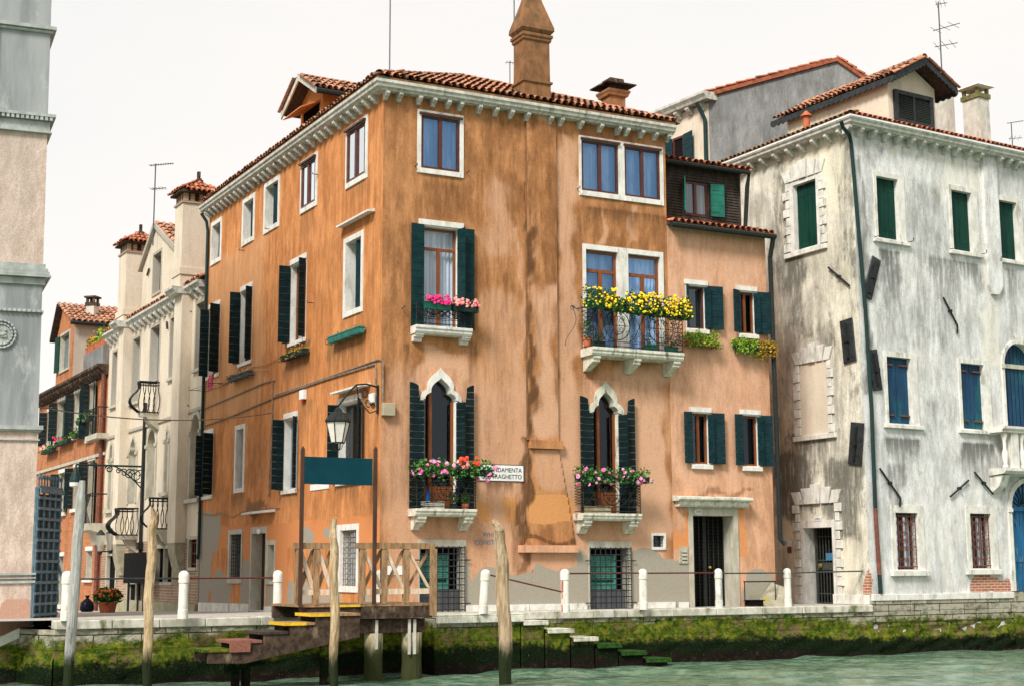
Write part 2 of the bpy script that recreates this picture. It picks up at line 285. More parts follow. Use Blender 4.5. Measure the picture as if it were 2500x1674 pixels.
class MB:
    def __init__(s): s.v=[];s.f=[];s.mi=[];s.c=[];s.tint=.5;s.m=0
    def add(s,vs,fs):
        b=len(s.v);s.v+= [tuple(map(float,q)) for q in vs];s.c+=[s.tint]*len(vs)
        for f in fs: s.f.append(tuple(b+i for i in f));s.mi.append(s.m)
        return s
    def box(s,fr,u0,u1,z0,z1,w0,w1,dz=0):
        P=[fr.p(u,z,w) for w in (w0,w1) for (u,z) in ((u0,z0),(u1,z0+dz),(u1,z1+dz),(u0,z1))]
        return s.add(P,[(0,1,2,3),(4,7,6,5),(0,4,5,1),(1,5,6,2),(2,6,7,3),(3,7,4,0)])
    def prism(s,fr,pts,w0,w1):
        n=len(pts);P=[fr.p(u,z,w0) for u,z in pts]+[fr.p(u,z,w1) for u,z in pts]
        return s.add(P,[tuple(range(n)),tuple(range(2*n-1,n-1,-1))]+[(i,i+n,(i+1)%n+n,(i+1)%n) for i in range(n)])
    def prismu(s,fr,pts,u0,u1):
        """pts are (w,z), extruded along u"""
        n=len(pts);P=[fr.p(u0,z,w) for w,z in pts]+[fr.p(u1,z,w) for w,z in pts]
        return s.add(P,[tuple(range(n)),tuple(range(2*n-1,n-1,-1))]+[(i,i+n,(i+1)%n+n,(i+1)%n) for i in range(n)])
    def tube(s,pts,r,n=5,closed=False):
        pts=[Vector(q) for q in pts];k=len(pts);R=r if isinstance(r,(list,tuple)) else [r]*k
        P=[];ref=Vector((.13,.27,.95)).normalized()
        for i,q in enumerate(pts):
            a=pts[(i+1)%k] if (closed or i<k-1) else q;b=pts[i-1] if (closed or i>0) else q
            t=(a-b).normalized() if (a-b).length>1e-9 else Vector((0,0,1))
            x=t.cross(ref);x=x.normalized() if x.length>1e-3 else t.cross(Vector((1,0,0))).normalized();y=t.cross(x)
            for j in range(n):
                an=2*math.pi*j/n;P.append(q+(x*math.cos(an)+y*math.sin(an))*R[i])
        fs=[(i*n+j,i*n+(j+1)%n,(i+1)%k*n+(j+1)%n,(i+1)%k*n+j) for i in range(k if closed else k-1) for j in range(n)]
        if not closed: fs+=[tuple(range(n-1,-1,-1)),tuple((k-1)*n+j for j in range(n))]
        return s.add(P,fs)
    def lathe(s,c,prof,n=16,lean=(0,0),jit=0):
        """prof (r,z) revolved about the vertical through c"""
        P=[]
        for r,z in prof:
            for j in range(n):
                a=2*math.pi*j/n;q=r*(1+(random.uniform(-jit,jit) if jit else 0))
                P.append((c[0]+q*math.cos(a)+lean[0]*z,c[1]+q*math.sin(a)+lean[1]*z,c[2]+z))
        k=len(prof);fs=[(i*n+j,i*n+(j+1)%n,(i+1)*n+(j+1)%n,(i+1)*n+j) for i in range(k-1) for j in range(n)]
        fs+=[tuple(range(n-1,-1,-1)),tuple((k-1)*n+j for j in range(n))]
        return s.add(P,fs)
    def quad(s,*q): return s.add(q,[tuple(range(len(q)))])
    def sweep(s,prof,path,offs):
        """prof (w,z) closed section swept along plan points with outward offset vectors"""
        n=len(prof);P=[(a[0]+o[0]*w,a[1]+o[1]*w,z) for a,o in zip(path,offs) for w,z in prof];k=len(path)
        fs=[(i*n+j,i*n+(j+1)%n,(i+1)*n+(j+1)%n,(i+1)*n+j) for i in range(k-1) for j in range(n)]
        return s.add(P,fs+[tuple(range(n-1,-1,-1)),tuple((k-1)*n+j for j in range(n))])
    def build(s,name,mat,parent=None,smooth=False,bevel=0):
        o_=ORG.get(parent.name,(0,0,0)) if parent else (0,0,0)
        me=bpy.data.meshes.new(name);me.from_pydata([(a-o_[0],b-o_[1],c-o_[2]) for a,b,c in s.v],[],s.f)
        for mm in (mat if isinstance(mat,(list,tuple)) else [mat]): me.materials.append(MATS[mm])
        me.polygons.foreach_set('material_index',s.mi)
        if len(set(s.c))>1:
            at=me.attributes.new('tint','FLOAT','POINT');at.data.foreach_set('value',s.c)
        if (mat if isinstance(mat,str) else mat[0]) in PLAST:
            at=me.attributes.new('stain','FLOAT_COLOR','POINT');at.data.foreach_set('color',[0.]*(4*len(me.vertices)))
        me.update()
        if len(s.f)<4000:
            bm=bmesh.new();bm.from_mesh(me);bmesh.ops.recalc_face_normals(bm,faces=bm.faces)
            if bevel: bmesh.ops.bevel(bm,geom=[e for e in bm.edges],offset=bevel,segments=1,affect='EDGES',profile=.7)
            bm.to_mesh(me);bm.free()
        if smooth: me.polygons.foreach_set('use_smooth',[True]*len(me.polygons))
        ob=bpy.data.objects.new(name,me);scn.collection.objects.link(ob)
        if parent: ob.parent=parent
        ORG[ob.name]=o_
        return ob
ORG={}
def tag(o,label,cat,group=None,kind=None):
    if kind: o['kind']=kind
    if label: o['label']=label
    if cat: o['category']=cat
    if group: o['group']=group
    return o
def thing(name,loc,label,cat,group=None):
    o=bpy.data.objects.new(name,None);o.empty_display_size=.2;scn.collection.objects.link(o);o.location=loc
    ORG[o.name]=tuple(map(float,loc));return tag(o,label,cat,group)
def text(body,fr,u,z,wd,size,mat,parent,name='lettering',align='LEFT',ext=.003,sx=1.0):
    cu=bpy.data.curves.new('t','FONT');cu.body=body;cu.size=size;cu.extrude=ext;cu.align_x=align;cu.space_line=.95
    ob=bpy.data.objects.new('t',cu);scn.collection.objects.link(ob);bpy.context.view_layer.update()
    me=bpy.data.meshes.new_from_object(ob);bpy.data.objects.remove(ob)
    M4=Matrix(((fr.d[0],0,fr.n[0],0),(fr.d[1],0,fr.n[1],0),(0,1,0,0),(0,0,0,1)))
    o_=ORG.get(parent.name,(0,0,0));q=fr.p(u,z,wd)
    me.transform(Matrix.Translation(Vector(q)-Vector(o_))@M4@Matrix.Diagonal((sx,1,1,1)))
    me.materials.append(MATS[mat]);me.name=name
    o=bpy.data.objects.new(name,me);scn.collection.objects.link(o);o.parent=parent;ORG[o.name]=o_;return o
def sstep(x,a,b):
    t=np.clip((x-a)/(b-a),0,1);return t*t*(3-2*t)
def wallgrid(fr,u0,u1,z0,z1,holes,stains,name,mat,parent,cell=.12,w=0,clip=None,jit=.006):
    """a wall sheet with real openings; 'stain' vertex attribute from px-anchored soft rectangles"""
    us=set(np.round(np.arange(u0,u1,cell),4).tolist()+[u0,u1]);zs=set(np.round(np.arange(z0,z1,cell),4).tolist()+[z0,z1])
    for h in holes:
        for q in h[:2]: us.add(q)
        for q in h[2:4]: zs.add(q)
    us=sorted(q for q in us if u0-1e-6<=q<=u1+1e-6);zs=sorted(q for q in zs if z0-1e-6<=q<=z1+1e-6)
    nu,nz_=len(us),len(zs);U,Z=np.meshgrid(us,zs);U=U.ravel();Z=Z.ravel()
    keep={}
    fs=[]
    for j in range(nz_-1):
        zc=(zs[j]+zs[j+1])/2
        for i in range(nu-1):
            if us[i+1]-us[i]<1e-5 or zs[j+1]-zs[j]<1e-5: continue
            uc=(us[i]+us[i+1])/2
            if any(h[0]<uc<h[1] and h[2]<zc<h[3] for h in holes): continue
            if clip and not clip(uc,zc): continue
            a=j*nu+i;fs.append((a,a+1,a+nu+1,a+nu))
    S=np.zeros((len(U),4))
    for ch,x0,y0,x1,y1,st,soft,mode in stains:
        if mode[:1]=='m': a0,a1,b0,b1=x0,x1,y0,y1           # metres: u0,z0,u1,z1
        else: a0,a1,b0,b1=fr.rect(x0,y0,x1,y1)
        wq=.3 if ch==3 else 1.;wob=wq*.10*np.sin(U*5.1+Z*1.7+x0)+wq*.07*np.sin(Z*6.3+U*2.2+y0)
        d=np.minimum(np.minimum(U+wob-a0,a1-U-wob),1e9);f=sstep(d,-soft*.5,soft*.5)
        if mode[-1]=='f': f=f*sstep(b1+.02-Z,0,.04)*np.clip((Z-b0)/max(b1-b0,.01),0,1)**.8
        else: f=f*sstep(np.minimum(Z+wob-b0,b1-Z-wob),-soft*.5,soft*.5)
        S[:,ch]=np.maximum(S[:,ch],f*st) if st>0 else np.clip(S[:,ch]+f*st,0,1)
    o_=ORG[parent.name];wj=rng.uniform(-jit,jit*.2,len(U))
    XY=fr.o[None,:]+U[:,None]*fr.d[None,:]+(w+0*wj)[:,None]*fr.n[None,:]
    V=np.column_stack([XY,Z])-np.array(o_)
    me=bpy.data.meshes.new(name);me.from_pydata(V.tolist(),[],fs);me.materials.append(MATS[mat])
    at=me.attributes.new('stain','FLOAT_COLOR','POINT');at.data.foreach_set('color',S.ravel().astype(np.float32))
    ob=bpy.data.objects.new(name,me);scn.collection.objects.link(ob);ob.parent=parent;ORG[ob.name]=o_;me.update()
    bm=bmesh.new();bm.from_mesh(me);bmesh.ops.delete(bm,geom=[v for v in bm.verts if not v.link_faces],context='VERTS');bm.to_mesh(me);bm.free()
    return ob
def ring(mb,fr,u0,u1,z0,z1,t,w0,w1,tb=None,tt=None):
    tb=t if tb is None else tb;tt=t if tt is None else tt
    mb.box(fr,u0-t,u0,z0-tb,z1+tt,w0,w1);mb.box(fr,u1,u1+t,z0-tb,z1+tt,w0,w1)
    if tt>0: mb.box(fr,u0,u1,z1,z1+tt,w0,w1)
    if tb>0: mb.box(fr,u0,u1,z0-tb,z0,w0,w1)
def leaf_shutter(fr,hu,side,width,z0,z1,ang,mat,parent,w=.035,top=None,planks=.19,vert=False,th=.035,name='shutter',edge=None):
    """hinged leaf; side 'L' hinge on the left jamb; ang 0 closed .. 180 flat on the wall"""
    sf=fr.sub(hu,w,ang if side=='L' else 180-ang)
    mb=MB();flip=1 if side=='L' else -1
    a,b=(0,th) if side=='R' else (-th,0)
    if vert:
        n=max(2,round(width/.16))
        for i in range(n): mb.box(sf,i*width/n+.003,(i+1)*width/n-.003,z0,z1,a+(.002 if i%2 else 0),b)
        for zz in (z0+.25,z1-.35): mb.box(sf,.01,width-.01,zz,zz+.07,a-.004,b+.006)
    else:
        n=max(2,round((z1-z0)/planks));h=(z1-z0)/n
        for i in range(n):
            za=z0+i*h;zb=za+h
            if top:
                # shaped head: planks narrow towards the top
                def f(zz):
                    t=(zz-top[0])/(z1-top[0])
                    return 0 if t<=0 else width*min(.96,.30+.10*min(1,t*2.5)+(.5 if t>.8 else 0)*((t-.8)/.2)**2.)
                if za<top[0]<zb: mb.box(sf,0,width,za+.004,top[0]-.002,a,b);mb.box(sf,width*.32,width,top[0],zb-.008,a,b)
                elif zb>z1-.01:
                    k=6;L=[(f(za+(zb-za)*q/k),za+(zb-za)*q/k) for q in range(k+1)];mb.prism(sf,L+[(width,zb),(width,za+.004)],a,b)
                else: mb.prism(sf,[(f(za),za+.004),(width,za+.004),(width,zb-.008),(f(zb),zb-.008)],a,b)
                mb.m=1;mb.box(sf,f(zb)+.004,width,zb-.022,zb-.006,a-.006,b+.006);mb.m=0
            else:
                mb.box(sf,0,width,za+.002,zb-.005,a,b)
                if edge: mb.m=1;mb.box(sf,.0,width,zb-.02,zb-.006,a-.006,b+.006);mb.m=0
        mb.box(sf,.01,width*.6,z0+(z1-z0)*.12,z0+(z1-z0)*.12+.03,a-.01,b+.01)
        mb.box(sf,.01,width*.6,z0+(z1-z0)*.80,z0+(z1-z0)*.80+.03,a-.01,b+.01)
    return mb.build(name,[mat,'dark_green_highlight'],parent)
def window(b,fr,r,sur=(.0,.0,.0,.0),smat='clean_stone',depth=.28,proud=.02,frame='wood_frame',fw=-.14,ft=.055,bars=1,transom=None,pane='glass',behind='curtain',bw=-.26,name='window',lintel=None,sill=None,sillmat='clean_stone',bottom=True):
    """stone or plaster lining with timber frame, pane and what is seen behind; returns (part, hole)"""
    u0,u1,z0,z1=r;l,rr_,t,bo=[max(q,.03) for q in sur]
    mb=MB();pr=proud if max(sur)>.035 else .002
    mb.box(fr,u0-l,u0,z0-bo,z1+t,-depth,pr);mb.box(fr,u1,u1+rr_,z0-bo,z1+t,-depth,pr)
    mb.box(fr,u0,u1,z1,z1+t,-depth,pr-.001)
    mb.box(fr,u0,u1,z0-bo,z0,-depth,pr+(.02 if max(sur)>.035 else 0))
    win=mb.build(name,smat,b)
    if frame:
        mb=MB();k=.006
        ring(mb,fr,u0+k+ft,u1-k-ft,z0+k+ft,z1-k-ft,ft,fw-.05,fw)
        for i in range(bars):
            c=u0+(u1-u0)*(i+1)/(bars+1);zt=z1-k-ft if transom is None else z0+(z1-z0)*transom
            mb.box(fr,c-ft*.75,c+ft*.75,z0+k+ft,zt-.001,fw-.045,fw+.012)
        if transom:
            zt=z0+(z1-z0)*transom;mb.box(fr,u0+k+ft,u1-k-ft,zt,zt+ft*1.3,fw-.045,fw+.008)
        mb.build('frame',frame,win)
    if pane: MB().quad(fr.p(u0,z0,fw-.03),fr.p(u1,z0,fw-.03),fr.p(u1,z1,fw-.03),fr.p(u0,z1,fw-.03)).build('pane',pane,win)
    if behind:
        mb=MB()
        if behind.startswith('curtain') or behind=='lace':
            n=28;P=[];W=u1-u0
            for i in range(n+1):
                u=u0+W*i/n;P+= [fr.p(u,z0+.01,bw+.025*math.sin(i*1.9)),fr.p(u,z1-.01,bw+.02*math.sin(i*1.9))]
            mb.add(P,[(2*i,2*i+2,2*i+3,2*i+1) for i in range(n)]);mb.build('curtain',behind,win)
        else: mb.quad(fr.p(u0,z0,bw),fr.p(u1,z0,bw),fr.p(u1,z1,bw),fr.p(u0,z1,bw)).build('backing',behind,win)
    if lintel:
        e,h=lintel;MB().box(fr,u0-e,u1+e,z1+.032,z1+.032+h,.003,.035).build('lintel',sillmat,win)
    if sill:
        e,h,pp=sill;MB().box(fr,u0-e,u1+e,z0-max(bo,.03)-h,z0-max(bo,.03),.004,pp).build('sill',sillmat,win,bevel=.008)
    return win,(u0-l,u1+rr_,z0-bo,z1+t)
def tiles(o,e,s,width,length,inside,name,mat,parent,sp=.19,cl=.36,r=.085,under='dark_wood'):
    """barrel tiles: o eave corner, e along the eave, s up the slope"""
    o,e,s=Vector(o),Vector(e).normalized(),Vector(s).normalized();nrm=e.cross(s).normalized()
    if nrm.z<0: nrm=-nrm
    mb=MB();n=5
    for i in range(int(width/sp)+1):
        rt=random.uniform(0,1)
        for j in range(int(length/cl)+1):
            u=(i+.5)*sp;v=j*cl
            if not inside(u,v+cl*.5): continue
            mb.tint=min(1,max(0,random.gauss(.55,.25)*.75+rt*.2));ju=random.uniform(-.012,.012);jv=random.uniform(-.03,.03);jz=random.uniform(0,.015)
            P=[]
            for (vv,rad,lift) in ((v+jv,r,.035+jz),(v+cl+.05+jv,r*.85,.0+jz)):
                for k in range(n+1):
                    a=math.pi*k/n;P.append(o+e*(u+ju-rad*math.cos(a))+s*vv+nrm*(lift+rad*.85*math.sin(a)))
            for k in range(n+1): P.append(P[k]-nrm*.018 if 0<k<n else P[k])
            mb.add(P,[(k,k+1,n+2+k,n+1+k) for k in range(n)])
            # concave channel tile between two covers
            mb.tint=min(1,max(0,random.gauss(.45,.2)))
            Q=[]
            for vv in (v,v+cl+.02):
                for k in range(4):
                    a=math.pi*k/3;Q.append(o+e*(u+sp*.5-.055*math.cos(a))+s*vv+nrm*(.035-.035*math.sin(a)+(.012 if vv==v else 0)))
            mb.add(Q,[(k,k+1,5+k,4+k) for k in range(3)])
    return mb.build(name,mat,parent)
def ridge(pts,name,mat,parent,r=.11):
    mb=MB();pts=[Vector(q) for q in pts]
    for a,b in zip(pts,pts[1:]):
        L=(b-a).length;n=max(1,int(L/.38));t=(b-a)/n;x=t.cross(Vector((0,0,1))).normalized()
        for i in range(n):
            mb.tint=random.uniform(.2,.9);P=[]
            for q,rad in ((a+t*i,r),(a+t*(i+1.12),r*.85)):
                for k in range(7): an=math.pi*k/6;P.append(q+x*rad*math.cos(an)+Vector((0,0,1))*(rad*math.sin(an)+.02))
            mb.add(P,[(k,k+1,8+k,7+k) for k in range(6)])
    return mb.build(name,mat,parent)
def foliage(name,mat,parent,blobs,size=.05):
    """blobs: (centre, (rx,ry,rz), count); small two-facet leaves spread through the volume"""
    mb=MB()
    for c,rad,n in blobs:
        for _ in range(n):
            while True:
                q=np.array([random.uniform(-1,1) for _ in range(3)])
                if .15<np.dot(q,q)<1: break
            p=Vector((c[0]+q[0]*rad[0],c[1]+q[1]*rad[1],c[2]+q[2]*rad[2]))
            d=Vector((random.gauss(0,1),random.gauss(0,1),random.gauss(.2,.8))).normalized();x=d.cross(Vector((random.gauss(0,1),random.gauss(0,1),random.gauss(0,1)))).normalized()
            s=size*random.uniform(.6,1.3);mb.tint=min(1,max(0,random.random()*.8+.1))
            k=d.cross(x)*s*.18
            mb.add([p,p+d*s*.5+x*s*.38,p+d*s,p+d*s*.5-x*s*.38],[(0,1,2),(0,2,3)]) if random.random()<.5 else mb.add([p,p+d*s*.5+x*s*.4+k,p+d*s,p+d*s*.5-x*s*.4+k],[(0,1,2),(0,2,3)])
    return mb.build(name,mat,parent)
def blossoms(name,mat,parent,pts,size=.035):
    mb=MB()
    for p in pts:
        s=size*random.uniform(.7,1.25);p=Vector(p);nn=Vector((random.gauss(0,.6),random.gauss(-1,.4),random.gauss(.4,.5))).normalized()
        x=nn.cross(Vector((0,0,1))).normalized();y=nn.cross(x);mb.tint=random.random();n=7
        P=[p+nn*s*.5];
        for k in range(n): a=2*math.pi*k/n;P.append(p+(x*math.cos(a)+y*math.sin(a))*s*random.uniform(.8,1.1)+nn*s*random.uniform(-.1,.15))
        P.append(p-nn*s*.5)
        mb.add(P,[(0,1+k,1+(k+1)%n) for k in range(n)]+[(n+1,1+(k+1)%n,1+k) for k in range(n)])
    return mb.build(name,mat,parent)
def scroll(fr,u,z,w,r,turns=1.3,dirn=1,a0=0,n=18):
    return [fr.p(u+dirn*r*(1-.75*i/n)*math.cos(a0+turns*2*math.pi*i/n),z+r*(1-.75*i/n)*math.sin(a0+turns*2*math.pi*i/n),w) for i in range(n+1)]
def circ(fr,u,z,w,r,n=20,ru=None): return [fr.p(u+(ru or r)*math.cos(2*math.pi*i/n),z+r*math.sin(2*math.pi*i/n),w) for i in range(n)]
def lerp3(a,b,t): return tuple(a[i]+(b[i]-a[i])*t for i in range(3))
def sag(a,b,d,n=14): return [(a[0]+(b[0]-a[0])*i/n,a[1]+(b[1]-a[1])*i/n,a[2]+(b[2]-a[2])*i/n-d*4*(i/n)*(1-i/n)) for i in range(n+1)]
def solvew(fr,xo,xi,y):
    """how far a projecting block stands out, from the screen x of its outer and inner right edges"""
    lo,hi=0,4;ui=fr.px(xi,y,0)[0];s0=fr.px(xo,y,0)[0]-ui
    for _ in range(40):
        mi=(lo+hi)/2
        if (fr.px(xo,y,mi)[0]-ui)*s0>0: lo=mi
        else: hi=mi
    return lo
# ---------------------------------------------------------------- the planes of the place
C=atz(925,1495,0);_t=aty(936,193,C[1]);_R=atz(1650,307,_t[2]);_L=atz(493,510.6,_t[2])
FF=Fr(C,_R-_t);LF=Fr(C,_t-_L)
W0=np.array([9.30,38.41,0]);WF=Fr(W0,(6.33,3.90));WL=Fr(W0,(2.63,-4.52))
QA=atz(135,1514,0);QB=np.array([W0[0]+.02,W0[1]-.05,0]);QF=Fr(QA,QB-QA);QLEN=float(np.hypot(*(QB-QA)[:2]))
T0=atz(77,1530,0);TF=Fr(T0,(.915,.40))
WATER=-1.27
def gz(x,y):
    """pavement height: level along the quay, falling gently up the side street"""
    u=float(np.dot(np.array([x,y])-LF.o,LF.d));return -.021*max(0,-u-1.) if u<-1. else 0.
# ================================================================ the setting: water, ground, quay
quaymat('quay_stone',QF.d)
def water():
    nx,ny=230,150;xs=np.linspace(-26,26,nx);t=np.linspace(0,1,ny);ys=8+(46-8)*t
    X,Y=np.meshgrid(xs,ys);Z=np.zeros_like(X)
    for k in range(26):
        a=rng.uniform(-.9,.9)+math.pi/2;L=rng.uniform(.45,2.6);A=.0075*L**.8;ph=rng.uniform(0,6.28)
        Z+=.9*A*np.sin((X*math.cos(a)*.8+Y*math.sin(a))*2*math.pi/L+ph+.6*np.sin(X*.5+k))
    V=np.column_stack([X.ravel(),Y.ravel(),Z.ravel()+WATER])
    fs=[(j*nx+i,j*nx+i+1,(j+1)*nx+i+1,(j+1)*nx+i) for j in range(ny-1) for i in range(nx-1)]
    b=len(V);E=[(-400,-60),(400,-60),(400,8),(-400,8),(-26,8),(26,8),(-26,46),(26,46),(-400,46),(400,46)]
    V=V.tolist()+[(a,c,WATER-.004) for a,c in E]
    fs+=[(b,b+1,b+2,b+3),(b+3,b+4,b+6,b+8),(b+5,b+2,b+9,b+7)]
    me=bpy.data.meshes.new('water');me.from_pydata(V,[],fs);me.materials.append(MATS['canal_water'])
    me.polygons.foreach_set('use_smooth',[True]*len(me.polygons))
    o=bpy.data.objects.new('water',me);scn.collection.objects.link(o);tag(o,'rippled green canal water below the mossy quay','water',kind='structure')
water()
MB().quad((-600,-100,-3.2),(600,-100,-3.2),(600,700,-3.2),(-600,700,-3.2)).build('ground','seabed')
tag(bpy.data.objects['ground'],'canal bed and land under the whole quarter','ground',kind='structure')
# pavement
mb=MB();nu,nw=90,70
us=np.linspace(-1.5,QLEN,nu);ws=-np.concatenate([np.linspace(.42,12,40),np.linspace(12.5,60,30)])
P=[];
for w_ in ws:
    for u in us:
        q=QF.p(u,0,w_);P.append((q[0],q[1],gz(q[0],q[1])-.004))
mb.add(P,[(j*nu+i,j*nu+i+1,(j+1)*nu+i+1,(j+1)*nu+i) for j in range(nw-1) for i in range(nu-1)])
tag(mb.build('pavement','paving'),'narrow stone pavement between the house fronts and the canal','pavement',kind='structure')
# kerb stones
mb=MB();u=0
while u<QLEN-.3:
    L=min(random.uniform(.9,1.5),QLEN-u);mb.box(QF,u+.006,u+L-.006,-.175,random.uniform(-.004,.006),-.44,.055+random.uniform(-.01,.012));u+=L
tag(mb.build('quay_kerb','kerb_stone',bevel=.015),'worn pale stone kerb along the quay edge','quay',kind='structure')
def facewall(name,pts,tops,mat,lab,step=.12,amp=.03):
    mb=MB()
    for (a,b),(t0,t1) in zip(zip(pts,pts[1:]),zip(tops,tops[1:])):
        fr=Fr(a,(b[0]-a[0],b[1]-a[1]));L=float(np.hypot(b[0]-a[0],b[1]-a[1]));n=max(2,int(L/step));k=18
        P=[]
        for j in range(k+1):
            for i in range(n+1):
                t=i/n;zt=t0+(t1-t0)*t;z=-1.75+(zt+1.75)*j/k
                wv=0 if i in(0,n) or j==k else amp*(.5*math.sin(i*1.7+j*.9)+.5*math.sin(i*.61-j*1.3))+random.uniform(-amp,amp)*.8
                if -1.5<z<-.75: wv+=amp*1.0
                P.append(fr.p(L*t,z,wv))
        mb.add(P,[(j*(n+1)+i,j*(n+1)+i+1,(j+1)*(n+1)+i+1,(j+1)*(n+1)+i) for j in range(k) for i in range(n)])
    o=mb.build(name,mat,smooth=True);return tag(o,lab,'quay wall',kind='structure')
T0=atz(77,1530,-.2);TF=Fr(T0,(.915,.40))
LA=TF.p(-9,0,1.15);LB=TF.p(-.35,0,1.15)
facewall('quay_wall',[LA,LB,QF.p(0,0),QB],[-4.0+.0,-.2,-.17,-.17],'quay_stone','mossy stone quay wall dropping into the green water')
# landing and steps beside the tower, running down to the left
mb=MB();mb.add([(LB[0],LB[1],-.2),TF.p(1.3,-.2,1.0),QF.p(0,-.2,0),QF.p(.4,-.2,-3),TF.p(-.35,-.2,-.5)],[(0,1,2,3,4)])
for i in range(9):
    z=-.2-.15*i;mb.box(TF,-.35-.33*(i+1),-.35-.33*i,-2,z-.15,-.2,1.0)
tag(mb.build('quay_steps','white_stone'),'pale stone steps running down to the water in front of the marble palace','steps',kind='structure')
mb=MB();mb.prism(TF,[(-.34,-.17),(-.34,-.36),(-7.5,-3.62),(-7.5,-3.43)],1.0,1.2)
tag(mb.build('steps_coping','white_stone'),'sloping white coping stone edging the palace steps','coping',kind='structure')
# projecting flight of mossy steps
SW=.72;st=[(1275,1499.5),(1334,1516.5),(1397,1536),(1456,1556),(1514,1572.5),(1575,1590),(1635,1607.5)]
mb=MB();ua=QF.px(1062,1500,SW)[0]
for x,y in st:
    u,z=QF.px(x,y,SW);mb.box(QF,ua,u,z-.05,z,.05,SW+.03);mb.box(QF,ua,u-.03,-1.8,z-.05,.05,SW-.03);ua=u
mb.v=[tuple(q) for q in mb.v];cap=MB();ua=QF.px(1062,1500,SW)[0]
for k_,(x,y) in enumerate(st[:4]):
    u,z=QF.px(x,y,SW);cap.box(QF,ua+.01,u+.03,z+.002,z+.03 if k_ else z+.035,.06,SW+.06);cap.box(QF,ua+.01,u+.03,z-(.15 if k_==0 else .07),z+.001,SW+.032,SW+.06);ua=u
tag(cap.build('step_nosing','balcony_stone',bevel=.01),'pale worn edges on the top steps by the tall mooring pole','steps',kind='structure')
cap=MB()
for k_,(x,y) in list(enumerate(st))[4:]:
    u,z=QF.px(x,y,SW);u_=QF.px(*st[k_-1],SW)[0];cap.box(QF,u_+.01,u+.03,z+.002,z+.03,.06,SW+.05);cap.box(QF,u_+.01,u+.03,z-.07,z+.001,SW+.032,SW+.05)
tag(cap.build('mossy_nosing','moss_top',bevel=.01),'bright green weed on the lowest steps at the waterline','steps',kind='structure')
tag(mb.build('water_steps','quay_stone',bevel=.02),'mossy stone steps going down into the canal along the quay wall','steps',kind='structure')
# ================================================================ bollards and rods
BOL=[(160,1514),(446,1509),(677,1504),(928,1500.5),(1179,1496.6),(1380,1493.8),(1571,1486.8),(1756,1482.5),(1924.5,1479)]
blab=['round-topped white stone bollard behind the grey mooring pole near the lattice gate','clean white round-topped bollard in front of the brick and cream house','cream white bollard left of the wooden landing stage','white bollard half hidden behind the railing of the landing stage','leaning white bollard just left of the tall mooring pole by the water steps','white bollard streaked with orange rust','white bollard in front of the right barred green louvre window','weathered pale bollard in front of the dark iron door','weathered pale bollard beside the rubble wedge at the white house']
BP=[]
for i,((x,y),lb) in enumerate(zip(BOL,blab)):
    q=atz(x,y,0);lean=(.065,0) if i==4 else (0,0)
    t=thing('bollard',(q[0],q[1],0),lb,'bollard','white stone bollards along the quay');BP.append(q)
    rs=1.0 if i<7 else .92
    mb=MB();mb.lathe(q,[(.105*rs,-.0),(.105*rs,.17),(.097*rs,.185),(.094*rs,.70)],20,lean)
    mb.build('shaft','white_stone' if i>=7 else 'bollard_paint',t,smooth=False)
    mb=MB();c=(q[0]+lean[0]*.70,q[1],.70)
    mb.lathe(c,[(.094*rs,.001),(.108*rs,.015),(.108*rs,.15),(.102*rs,.19),(.082*rs,.225),(.05*rs,.247),(.012,.255)],20,lean,)
    mb.build('cap','white_stone' if i>=7 else 'bollard_paint',t)
    if i==5:
        mb=MB();mb.lathe(q,[(.1062,.002),(.1062,.168)],20);mb.f=[f for k,f in enumerate(mb.f) if k%20 in (11,12,13)];mb.mi=[0]*len(mb.f)
        mb2=MB();
        for (a0,z0,z1) in ((3.75,.01,.19),(3.7,.3,.70),(3.95,.45,.69)):
            P=[];
            for zz in np.linspace(z0,z1,6):
                for k in range(4): a=a0+k*.12+.04*math.sin(zz*20);rr2=(.1075 if zz<.18 else .0975);P.append((q[0]+rr2*math.cos(a),q[1]+rr2*math.sin(a),zz))
            mb2.add(P,[(j*4+k,j*4+k+1,j*4+4+k+1,j*4+4+k) for j in range(5) for k in range(3)])
        mb2.build('rust_stain','terracotta',t)
def rod(a,b,mat,lab,r=.018):
    tag(MB().tube([a,lerp3(a,b,.5),b],r,8).build('handrail',mat),lab,'handrail','iron rods between the bollards')
h=lambda i,z,dx=0:(BP[i][0]+dx,BP[i][1]+dx*.5,z)
rod(h(0,.80,.1),h(1,.80,-.1),'anchor_iron','grey iron rod between the two leftmost bollards')
rod(h(1,.80,.1),h(2,.80,-.1),'rod_red','reddish iron rod in front of the grilled windows left of the landing stage')
rod(h(4,.845,.1),h(5,.44,-.02),'rod_red','fallen rod slanting down from the leaning bollard to the rusty one')
rod(h(5,.855,.1),h(6,.855,-.1),'rod_red','reddish rod in front of the right barred green louvre window')
rod(h(6,.85,.1),h(7,.85,-.1),'rod_red','reddish rod crossing in front of the dark iron door')
rod(h(7,.835,.1),h(8,.835,-.1),'iron_grey','grey rod between the two rightmost bollards')
rod(h(8,.835,.1),WL.p(-.25,.87,.01),'iron_grey','grey rod running from the last bollard to the white house corner')
